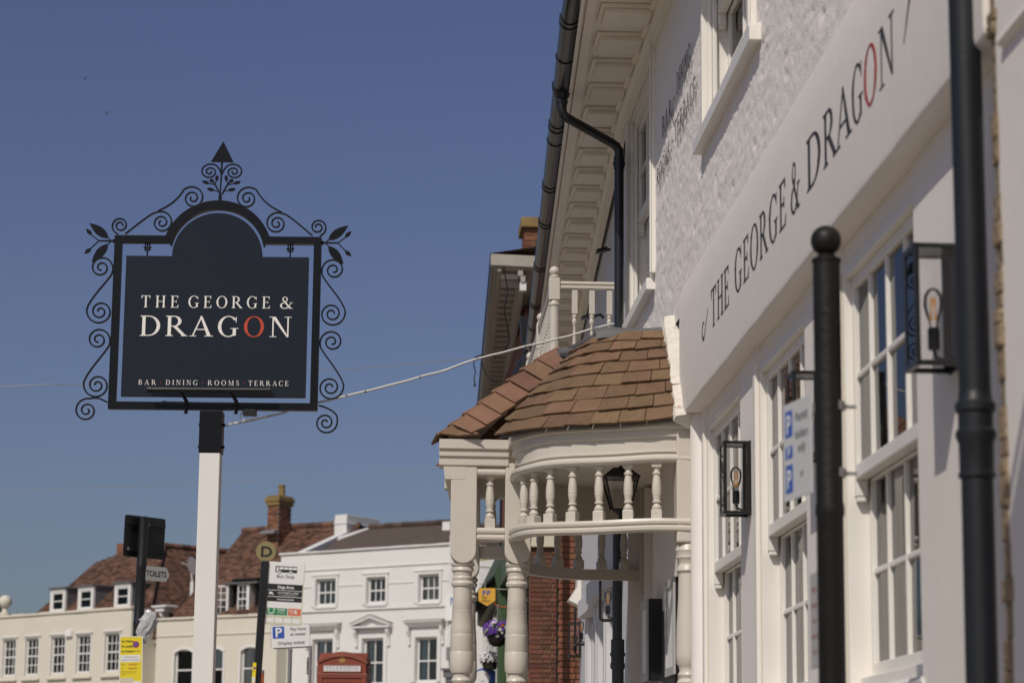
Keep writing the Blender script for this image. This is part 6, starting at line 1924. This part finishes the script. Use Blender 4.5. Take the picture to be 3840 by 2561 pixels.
for i, (a, b) in enumerate(((-4.66, -3.88), (-3.21, -2.42), (-1.35, -.56))):
    zt_ = wz(7.74)
    fr = MB().box(a, a + .09, .38, .48, wz(6.85), zt_); fr.box(b - .09, b, .38, .48, wz(6.85), zt_); fr.box(a + .09, b - .09, .38, .48, zt_ - .10, zt_); fr.box(a + .09, b - .09, .38, .48, wz(6.85), wz(7.06))
    d_ = part('dormer', fr, M['farwhite'], lh, world=False, bev=.008)
    part('cheek', MB().add([(b, .46, wz(6.95)), (b, .46, zt_), (b, 1.35, zt_)], [(0, 2, 1)]), M['lead'], d_, world=False)
    part('cheek', MB().add([(a, .46, wz(6.95)), (a, .46, zt_), (a, 1.35, zt_)], [(0, 1, 2)]), M['lead'], d_, world=False)
    part('dormer_roof', MB().box(a - .05, b + .05, .32, 1.4, zt_ + .001, zt_ + .055), M['lead'], d_, world=False, bev=.01)
    s_ = MB().box(a + .09, a + .14, .40, .45, wz(7.06), zt_ - .10).box(b - .14, b - .09, .40, .45, wz(7.06), zt_ - .10).box(a + .14, b - .14, .40, .45, zt_ - .15, zt_ - .10).box(a + .14, b - .14, .40, .45, wz(7.06), wz(7.11)).box(a + .14, b - .14, .40, .45, wz(7.34), wz(7.37))
    part('sash', s_, M['farwhite'], d_, world=False)
    part('pane', MB().box(a + .13, b - .13, .42, .426, wz(7.10), zt_ - .13), M['glass'], d_, world=False)
    part('curtain', MB().box(a + .10, b - .10, .55, .56, wz(7.0), zt_ - .1), M['curtain'], d_, world=False)
# low link with its own window
lk = wall_holes(MB(), .07, 2.2, 0, wz(5.93), [(.42, 1.02, wz(4.4), wz(5.55))], y=1.0)
part('wall', lk, M['farcream'], lh, world=False)
part('gutter', MB().box(-.2, XE + .2, .86, .98, wz(5.90), wz(5.98)), M['ledge'], lh, world=False)
far_window(lh, .42, 1.02, wz(4.4), wz(5.55), 3, 2, 2, y=1.06, fw=.05, bar=.026, curtain='curtain', cw=[(0, .4)])
lh.scale = (1.1, 1.1, 1.1); lh.location = (-7.682 * 1.1, 74.0 * 1.1, 1.5 + 1.1 * (G2 - 1.5))
sd_ = thing('satellite_dish', 'pale satellite dish on the tiled roof just left of the white sign post', 'satellite dish', (-6.40, 80.0, 8.76))
ds_ = MB().lathe([(0, .02), (.02, .14), (.05, .24), (.075, .30)], 20); ds_.lathe([(.07, .302), (-.012, .02)], 20, cap=False); ds_.xf(Matrix.Rotation(radians(72), 4, 'X') @ Matrix.Rotation(radians(60), 4, 'Y'))
part('dish', ds_, M['signwhite'], sd_, world=False, smooth=True)
part('arm', MB().tube([(0, 0, 0), (-.28, -.25, .08)], .015, 6).tube([(0, .05, -.05), (.1, .3, -.9)], .03, 8).box(.0, .10, .02, .12, -1.0, -.5), M['signwhite'], sd_, world=False)

# ---- white brick house at the right end, with a name board
nb = thing('white_brick_house', 'white painted brick house at the far right end, with a blue-lettered name board', 'house', (1.90, 71.9, G2), (0, 0, radians(-38.0)))
mb = MB().box(0, 3.4, .0, 5, 0, wz(8.6)); part('wall', mb, M['white'], nb, world=False)
rb = MB()
for r in range(64):
    z = wz(4.4) + r * .075
    x = -.0 - (.11 if r % 2 else 0)
    while x < 1.6:
        rb.box(max(x, 0), min(x + .213, 1.6), -.012 + random.uniform(-.003, .003), -.001, z, z + .064); x += .225
o = part('painted_bricks', rb, M['white'], nb, world=False); o['kind'] = 'stuff'
cb_ = MB().box(-.05, 1.0, -.30, -.013, wz(5.05), wz(5.12)).box(0, .9, -.25, -.013, wz(4.85), wz(5.05)).box(.05, .85, -.2, -.013, wz(4.3), wz(4.85)); part('shop_cornice', cb_, M['lead'], nb, world=False)
part('wall_lamp', MB().box(.05, .35, -.2, -.02, wz(5.35), wz(5.75)), M['steel'], nb, world=False, bev=.03)
nsg = part('name_board', MB().box(-.06, .9, -.12, -.02, wz(6.52), wz(7.30)), M['signwhite'], nb, world=False)
mb = MB(); text_into(mb, 'N', .36, .26, wz(6.96), lambda x, z, d: (x, -.121 - d, z), .01, d=.003); text_into(mb, 'o', .26, .30, wz(6.64), lambda x, z, d: (x, -.121 - d, z), 0, d=.003)
part('lettering', mb, M['signblue'], nsg, world=False)
part('eaves_box', MB().box(-.18, .1, -.15, .1, wz(9.2), wz(9.45)), M['farwhite'], nb, world=False)

# ---- trees beyond the terrace
def leaf_tree(name, label, loc, h, rad, seed):
    t = thing(name, label, 'tree', loc, group='trees beyond the terrace')
    rn = random.Random(seed)
    part('trunk', MB().tube([(0, 0, 0), (.1, 0, h * .35), (.0, .1, h * .7)], [.22, .16, .06], 8).tube([(.05, 0, h * .35), (.8, .2, h * .65)], [.1, .03], 6).tube([(.08, 0, h * .4), (-.9, -.1, h * .68)], [.1, .03], 6), M['trunk'], t, world=False)
    mb = MB()
    cl = [(rn.gauss(0, rad * .45), rn.gauss(0, rad * .4), h * .68 + rn.gauss(0, h * .11)) for _ in range(38)]
    for c in cl:
        r = rn.uniform(.45, .9)
        for _ in range(75):
            d = Vector((rn.gauss(0, 1), rn.gauss(0, 1), rn.gauss(0, .8))).normalized() * r * rn.uniform(.5, 1)
            p = Vector(c) + d; a = Vector((rn.uniform(-1, 1), rn.uniform(-1, 1), rn.uniform(-1, 1))).normalized(); b = a.orthogonal().normalized()
            s_ = rn.uniform(.05, .12)
            mb.add([p - a * s_, p - b * s_ * .6, p + a * s_, p + b * s_ * .6], [(0, 1, 2, 3)])
    o = part('crown', mb, M['tree'], t, world=False)
leaf_tree('broadleaf_tree', 'dark tree top showing above the cream parapet beside the stone ball', (-16.6, 106, G2), 7.5, 2.0, 5)
leaf_tree('broadleaf_tree', 'smaller dark tree top near the left foot of the tiled roof', (-14.3, 107, G2), 7.1, 1.6, 6)

# ------------------------------------------------------------------ brick shop beyond the pub
sh = thing('brick_shop', 'red brick building with a grey bracketed eave and green shopfront beyond the pub', 'shop', (1.85, 31.0, 0.0))
part('wall', MB().box(1.86, 6.0, 31.03, 46, 0, 7.9), M['joint'], sh)
part('wall', MB().box(1.80, 1.859, 31.4, 46, 4.6, 7.85), M['brick'], sh)
rn = random.Random(9)
cnt = [0]
bmesh_cache = {}
def lay(x0, x1, z0, z1, y, bl, bh, jt, m, bondoff):
    r = 0; z = z0
    while z < z1:
        # alternate header and stretcher courses
        x = x0; k = r % 2
        seq = [bl * .48, bl] if k else [bl, bl * .48]
        if r % 2: x -= bl * bondoff
        i = 0
        while x < x1 - .01:
            L = seq[i % 2]; a, b = max(x, x0), min(x + L - jt, x1)
            if b - a > .02:
                dy = rn.uniform(-.004, .004)
                key = (round(b - a, 3), round(bh - jt, 3), m)
                if key not in bmesh_cache:
                    w2, h2 = (b - a) / 2, (bh - jt) / 2
                    j_ = lambda: rn.uniform(-.002, .002)
                    bmesh_cache[key] = mesh_from('brick', MB().hexa([(-w2 + j_(), -.012, -h2 + j_()), (w2 + j_(), -.012, -h2 + j_()), (w2, .03, -h2), (-w2, .03, -h2), (-w2 + j_(), -.012, h2 + j_()), (w2 + j_(), -.012, h2 + j_()), (w2, .03, h2), (-w2, .03, h2)]), M[m])
                o = bpy.data.objects.new('brick', bmesh_cache[key]); COL.objects.link(o); o.parent = sh
                o.location = Vector(((a + b) / 2, y + dy, z + (bh - jt) / 2)) - sh.location; o.rotation_euler = (0, 0, rn.uniform(-.006, .006))
                cnt[0] += 1
            x += L; i += 1
        z += bh; r += 1
lay(1.80, 2.195, 2.72, 4.95, 31.02, .215, .0605, .013, 'brick2', .35)
lay(2.215, 2.62, 2.72, 4.95, 31.00, .222, .0765, .013, 'brick', .40)
part('corner_joint', MB().box(2.196, 2.214, 31.005, 31.029, 0, 7.8), M['black'], sh)
part('wall', MB().box(1.845, 2.195, 31.012, 31.029, 0, 2.715), M['brick2'], sh); part('wall', MB().box(2.215, 4.5, 31.0, 31.029, 0, 2.715), M['brick'], sh)
part('wall', MB().box(1.85, 4.5, 31.0, 31.029, 4.96, 7.9).box(2.63, 4.5, 31.002, 31.0285, 2.72, 4.955), M['brick'], sh)
part('stone_band', MB().box(1.80, 2.19, 30.95, 31.0, 4.62, 4.86), M['signcream'], sh, bev=.01)
# eave: outer gutter, two mouldings, slats
ev = MB()
EY = (29.7, 45.0)
def ex(y): return 1.265 + .0255 * (y - 30)
def evs(name, x0, x1, z0, z1, m, bev=None):
    mb = MB(); a, b = EY
    mb.hexa([(ex(a) + x0, a, z0), (ex(a) + x1, a, z0), (ex(b) + x1, b, z0), (ex(b) + x0, b, z0), (ex(a) + x0, a, z1), (ex(a) + x1, a, z1), (ex(b) + x1, b, z1), (ex(b) + x0, b, z1)])
    return part(name, mb, M[m], sh, bev=bev)
evs('gutter', -.005, .03, 8.02, 8.16, 'black'); evs('eave_moulding', .032, .075, 8.0, 8.14, 'greyeave', .006); evs('eave_moulding', .076, .125, 7.955, 8.12, 'greyeave', .006)
evs('soffit', .126, .55, 7.985, 8.10, 'greyeave'); evs('eave_moulding', .335, .40, 7.90, 7.984, 'greyeave', .006); evs('eave_moulding', .37, .43, 7.82, 7.899, 'greyeave', .006)
y = 30.1
while y < 44.8:
    part('eave_slat', MB().box(ex(y) + .128, ex(y) + .333, y - .10, y + .10, 7.945, 7.9845), M['greyeave'], sh, bev=.004)
    part('dentil', MB().box(ex(y) + .1255, ex(y) + .150, y + .13, y + .20, 7.93, 7.984), M['greyeave'], sh)
    y += .42
part('verge', MB().hexa([(1.25, 29.66, 8.02), (1.95, 29.66, 8.0), (1.95, 29.80, 8.0), (1.25, 29.80, 8.02), (1.25, 29.66, 8.17), (1.95, 29.66, 8.15), (1.95, 29.80, 8.15), (1.25, 29.80, 8.17)]), M['greyeave'], sh, bev=.01)
part('verge_board', MB().box(1.385, 1.70, 29.86, 29.90, 7.90, 7.955), M['farwhite'], sh); part('verge_board', MB().box(1.40, 1.68, 29.94, 29.97, 7.80, 7.899), M['greyeave'], sh); part('sensor_box', MB().box(1.62, 1.70, 29.72, 29.84, 7.72, 7.82), M['farwhite'], sh)
part('roof', MB().add([(1.24, 29.66, 8.175), (1.62, 45, 8.175), (6, 45, 9.0), (6, 29.66, 9.0)], [(0, 1, 2, 3)]), M['ftile2'], sh)
part('rainwater_head', MB().hexa([(1.66, 29.9, 7.10), (1.76, 29.9, 7.10), (1.76, 30.0, 7.10), (1.66, 30.0, 7.10), (1.63, 29.88, 7.42), (1.79, 29.88, 7.42), (1.79, 30.02, 7.42), (1.63, 30.02, 7.42)]).tube([(1.71, 29.95, 7.1), (1.74, 29.95, 3.0)], .045, 10), M['black'], sh, bev=.008)
part('window', MB().box(1.765, 1.80, 37.6, 45.6, 5.2, 7.4), M['glass_dark'], sh)
# chimney over the gable
cb0 = part('chimney', MB().box(1.815, 2.4, 32.01, 32.6, 7.5, 9.06), M['joint'], sh)
rn2 = random.Random(4)
z = 7.6; r = 0
while z < 9.05:
    for (a, b) in ([(1.80, 2.02), (2.03, 2.25), (2.26, 2.42)] if r % 2 else [(1.80, 1.905), (1.915, 2.135), (2.145, 2.365)]):
        part('brick', MB().box(a, b, 32.0 - rn2.uniform(.0, .012), 32.05, z, z + .064), M['brick'], sh, bev=.004)
    for (a, b) in ([(32.06, 32.28), (32.29, 32.51)] if r % 2 else [(32.06, 32.16), (32.17, 32.39), (32.40, 32.58)]):
        part('brick', MB().box(1.80 - rn2.uniform(0, .01), 1.83, a, b, z, z + .064), M['brick'], sh, bev=.004)
    z += .076; r += 1
part('chimney_cap', MB().box(1.752, 2.5, 31.93, 32.68, 9.062, 9.205), M['lichen'], sh, bev=.012)
# green shopfront
gs = MB().box(1.585, 1.715, 33.94, 34.10, 0, 4.75).box(1.60, 1.70, 33.90, 33.94, 0.2, 4.0)
part('shopfront_pilaster', gs, M['green'], sh, bev=.01)
part('shopfront_bracket', MB().prism([(1.60, 33.86, 4.70), (1.60, 33.86, 4.30)] + [(1.60 - .07 * sin(pi * k / 10), 33.86, 4.30 + .40 * k / 10) for k in range(1, 10)], (.09, .06, 0)), M['green'], sh)
part('shop_fascia', MB().box(1.60, 1.86, 31.5, 42, 4.35, 4.9), M['green'], sh, bev=.01)
aw = MB().hexa([(1.30, 35.0, 4.30), (1.75, 35.0, 4.75), (1.75, 42, 4.75), (1.30, 42, 4.30), (1.30, 35.0, 4.34), (1.75, 35.0, 4.79), (1.75, 42, 4.79), (1.30, 42, 4.34)]); aw.box(1.29, 1.32, 35.0, 42, 4.08, 4.33)
part('awning', aw, M['black'], sh); part('shop_window', MB().box(1.70, 1.75, 34.2, 42, .8, 4.2), M['glass_dark'], sh)
part('shop_door', MB().box(1.72, 1.84, 31.6, 33.9, 0, 4.3), M['door'], sh)
sb = MB()
for k in range(2): sb.tube([(1.28, 34.2 + k * .2, 4.74 + .16 * k), (1.68, 34.2 + k * .2, 4.80 + .16 * k)], .012, 6)
gm_ = mat('lime_tube', (.30, .48, .08), .4)
part('sign_tube', sb, gm_, sh)

ppn = thing('hanging_shop_sign', 'amber shield-shaped shop sign with blue letters beside the green shopfront', 'sign', (1.382, 33.0, 4.0))
shp = [(1.286, 4.252), (1.500, 4.254), (1.500, 4.085), (1.388, 4.010), (1.272, 4.080), (1.268, 4.205)]
part('plate', MB().prism([(p[0], 32.985, p[1]) for p in shp], (0, .02, 0)), M['amber'], ppn)
part('edge', MB().prism([(1.384 + (p[0] - 1.384) * 1.05, 33.007, 4.13 + (p[1] - 4.13) * 1.06) for p in shp], (0, .02, 0)), M['black'], ppn)
mb = MB(); fpp = lambda x, z, d: (x, 32.984 - d, z)
text_into(mb, 'P', .095, 1.345, 4.155, fpp, .03); text_into(mb, 'P', .095, 1.405, 4.155, fpp, .03, d=.002); part('lettering', mb, M['signblue'], ppn)
mb = MB(); text_into(mb, 'Pay', .050, 1.352, 4.110, fpp, .008); text_into(mb, 'Point', .050, 1.375, 4.063, fpp, .008); part('lettering', mb, M['signblack'], ppn)
part('arm', MB().tube([(1.51, 33.0, 4.24), (1.75, 33.0, 4.24)], .01, 6).tube([(1.36, 33.0, 4.25), (1.36, 33.0, 4.36)], .01, 6), M['steel'], ppn)
lo = thing('round_lottery_sign', 'round blue and white shop sign low behind the hanging flowers', 'sign', (1.50, 36.2, 3.0))
part('plate', MB().disc((1.48, 36.2, 3.18), .155, (0, -1, 0), .03, 32).box(1.48, 1.66, 36.19, 36.22, 3.07, 3.30), M['signblue'], lo)
part('plate_face', MB().disc((1.455, 36.168, 3.18), .120, (0, -1, 0), .004, 32), M['signwhite'], lo)
mb = MB(); text_into(mb, 'the', .04, 1.47, 3.13, lambda x, z, d: (x, 36.163 - d, z)); text_into(mb, 'national', .04, 1.47, 3.09, lambda x, z, d: (x, 36.163 - d, z)); text_into(mb, 'lottery', .045, 1.47, 3.045, lambda x, z, d: (x, 36.163 - d, z))
part('lettering', mb, M['signblue'], lo)

# hanging baskets
def flower_mesh(m, seed):
    rn = random.Random(seed); mb = MB()
    n = 5
    for k in range(n):
        a = 2 * pi * k / n
        c, s_ = cos(a), sin(a)
        L = .021
        pts = [(0, 0, 0), (L * .6 * cos(a - .5), -.004, L * .6 * sin(a - .5)), (L * cos(a - .35), -.009, L * sin(a - .35)), (L * 1.02 * c, -.006, L * 1.02 * s_), (L * cos(a + .35), -.009, L * sin(a + .35)), (L * .6 * cos(a + .5), -.004, L * .6 * sin(a + .5))]
        mb.add(pts, [(0, 1, 2, 3), (0, 3, 4, 5)])
    return mesh_from('flower', mb, m)
FM = {k: flower_mesh(M[k], i) for i, k in enumerate(('petal_w', 'petal_p', 'petal_o'))}
def hanging_basket(loc, r, label, mix, seed, n=70, chain_z=.24):
    t = thing('hanging_basket', label, 'hanging basket', loc, group='hanging baskets by the green shopfront')
    rn = random.Random(seed)
    part('bowl', MB().lathe([(-.20 * r / .17, .055), (-.17 * r / .17, .10), (-.10 * r / .17, r * .80), (-.02, r * .92), (0, r * .92)], 18), M['basket'], t, world=False, smooth=True)
    for k in range(3):
        a = k * 2 * pi / 3 + .5
        part('chain', MB().tube([(r * .8 * cos(a), r * .8 * sin(a), 0), (0, 0, chain_z + .02)], .0035, 5), M['steel'], t, world=False)
    lf = MB()
    for _ in range(620):
        d = Vector((rn.gauss(0, 1), rn.gauss(0, 1), rn.gauss(.25, .8))).normalized()
        p = Vector((d.x * r * 1.1, d.y * r * 1.0, d.z * r * .75)) * rn.uniform(.6, 1.08) + Vector((0, 0, .02 - (.08 * rn.random() if abs(d.x) > .6 else 0)))
        a = Vector((rn.uniform(-1, 1), rn.uniform(-1, 1), rn.uniform(-1, .6))).normalized(); b = a.orthogonal().normalized(); s_ = rn.uniform(.010, .020)
        lf.add([p - a * s_, p - b * s_ * .6, p + a * s_, p + b * s_ * .6], [(0, 1, 2, 3)])
    part('foliage', lf, M['leaf'], t, world=False)
    for k in range(n):
        while True:
            d = Vector((rn.gauss(0, 1), rn.gauss(-.5, .8), rn.gauss(.2, .8))).normalized()
            if d.z > -.55: break
        p = Vector((d.x * r * 1.16, d.y * r * 1.1, d.z * r * .85 + .02))
        kind = mix(d, rn)
        o = bpy.data.objects.new('flower', FM[kind]); COL.objects.link(o); o.parent = t; o.location = p
        o.rotation_euler = Vector((0, -1, 0)).rotation_difference((d + Vector((rn.uniform(-.3, .3), -.4, rn.uniform(-.3, .3)))).normalized()).to_euler()
        s_ = rn.uniform(.8, 1.25); o.scale = (s_, s_, s_)
def mixA(d, rn):
    if rn.random() < .04: return 'petal_o'
    return ('petal_w' if rn.random() < .8 else 'petal_p') if d.x > -.05 and d.z < .45 else ('petal_p' if rn.random() < .88 else 'petal_w')
def mixB(d, rn): return 'petal_p' if rn.random() < .10 else 'petal_w'
hanging_basket((1.53, 33.0, 3.66), .165, 'hanging basket of purple and white petunias under the amber shop sign', mixA, 3, 95, .36)
hanging_basket((1.565, 36.0, 3.44), .125, 'smaller hanging basket of mostly white flowers, lower and farther back', mixB, 8, 60, .30)
hbk = tag(part('basket_bracket', MB().tube([(1.72, 33.0, 4.02), (1.60, 33.0, 4.00), (1.50, 33.0, 4.03), (1.49, 33.0, 4.06)], .008, 6).tube([(1.72, 33.0, 4.02), (1.72, 33.8, 4.02)], .008, 6), M['orange']), 'rusty bracket arm holding the petunia basket', 'bracket')

# festoon wires drooping from the grey eave
fs_ = tag(part('string_lights', MB().tube(smooth_path([(1.39, 29.7, 8.15), (1.42, 29.68, 7.95), (1.46, 29.7, 7.70), (1.43, 29.75, 7.45), (1.5, 29.9, 7.1), (1.35, 30, 6.95), (1.15, 30, 6.93), (1.072, 30, 6.895)], 6), .010, 6).tube(smooth_path([(1.072, 30, 6.895), (1.062, 30, 6.80), (1.082, 30, 6.72), (1.068, 30, 6.64), (1.078, 30, 6.56)], 5), .008, 6).tube(smooth_path([(1.15, 30, 6.93), (1.20, 30, 6.72), (1.32, 30, 6.60), (1.46, 30, 6.55)], 5), .008, 6).ball((1.078, 30, 6.55), .018, 8, 6), M['black']), 'dark string of unlit lights drooping off the end of the grey eave', 'string lights')
# ornate lamp head peeping over the hip of the porch roof
ol = thing('ornate_street_lamp', 'black ornate street lamp top showing above the hip tiles', 'street lamp', (1.484, 26.0, gz(26)))
part('post', MB().lathe([(0, .12), (.8, .12), (.85, .05), (5.2, .04), (5.21, .06)], 16), M['gutter'], ol, world=False, smooth=True)
z_ = 6.0 - gz(26)
part('lamp_head', MB().lathe([(z_ - .55, .05), (z_ - .5, .08), (z_ - .02, .11), (z_, .135), (z_ + .03, .135), (z_ + .08, .10), (z_ + .12, .105), (z_ + .18, .06), (z_ + .22, .03), (z_ + .26, .038), (z_ + .29, .015), (z_ + .34, .006)], 18), M['gutter'], ol, world=False, smooth=True)
part('arm', MB().tube([(-.05, 0, z_ - .5), (-.28, 0, z_ - .35), (-.32, 0, z_ - .15)], .012, 6), M['gutter'], ol, world=False)

# ------------------------------------------------------------------ neighbouring house at the right edge
nh = thing('neighbouring_house', 'pale plastered house front at the extreme right, past the cast-iron downpipe', 'house', (1.7, 5.5, 0))
part('wall', MB().box(1.702, 5.0, -2.0, 6.515, 0, 7.0), M['plaster'], nh)
part('string_moulding', MB().prism([(1.7015, 6.42, 3.60), (1.682, 6.42, 3.59), (1.678, 6.42, 3.575), (1.69, 6.42, 3.565), (1.7015, 6.42, 3.56)], (0, -7, 0)), M['plaster'], nh)
hsn = thing('shadow_board', 'added out-of-view board on an arm, casting the shade on the right-hand house front', 'sign', (1.1, 4.435, 3.6))  # unseen board added only to throw the shade on the right wall
part('board', MB().box(.50, 1.5, 4.415, 4.455, 3.6, 4.6), M['navy'], hsn); part('arm', MB().tube([(1.71, 4.435, 4.68), (.5, 4.435, 4.68)], .02, 8).tube([(.7, 4.435, 4.68), (.7, 4.435, 4.58)], .01, 6).tube([(1.3, 4.435, 4.68), (1.3, 4.435, 4.58)], .01, 6), M['ironwork'], hsn)

# two birds far up over the square
for i, (x, y, z, lb) in enumerate(((-10.55, 80, 25.3, 'tiny dark bird in the sky above the sign, the upper of two'), (-9.75, 80, 24.1, 'tiny dark bird in the sky above the sign, the lower of two'))):
    b_ = thing('bird', lb, 'bird', (x, y, z), (0, radians(20), radians(40 + 30 * i)), 'birds over the square')
    b_.scale = (.55, .55, .55)
    part('body', MB().lathe([(-.13, .004), (-.08, .03), (0, .042), (.08, .028), (.12, .006)], 10), M['bird'], b_, world=False, smooth=True)
    part('wing', MB().add([(0, .03, .03), (.05, .18, .05), (.02, .32, .10), (-.03, .18, .0)], [(0, 1, 2, 3)]), M['bird'], b_, world=False)
    part('wing', MB().add([(0, -.03, .03), (.05, -.18, .05), (.02, -.32, .10), (-.03, -.18, .0)], [(0, 1, 2, 3)]), M['bird'], b_, world=False)
struct('square_far_side', fp, M['paving'])
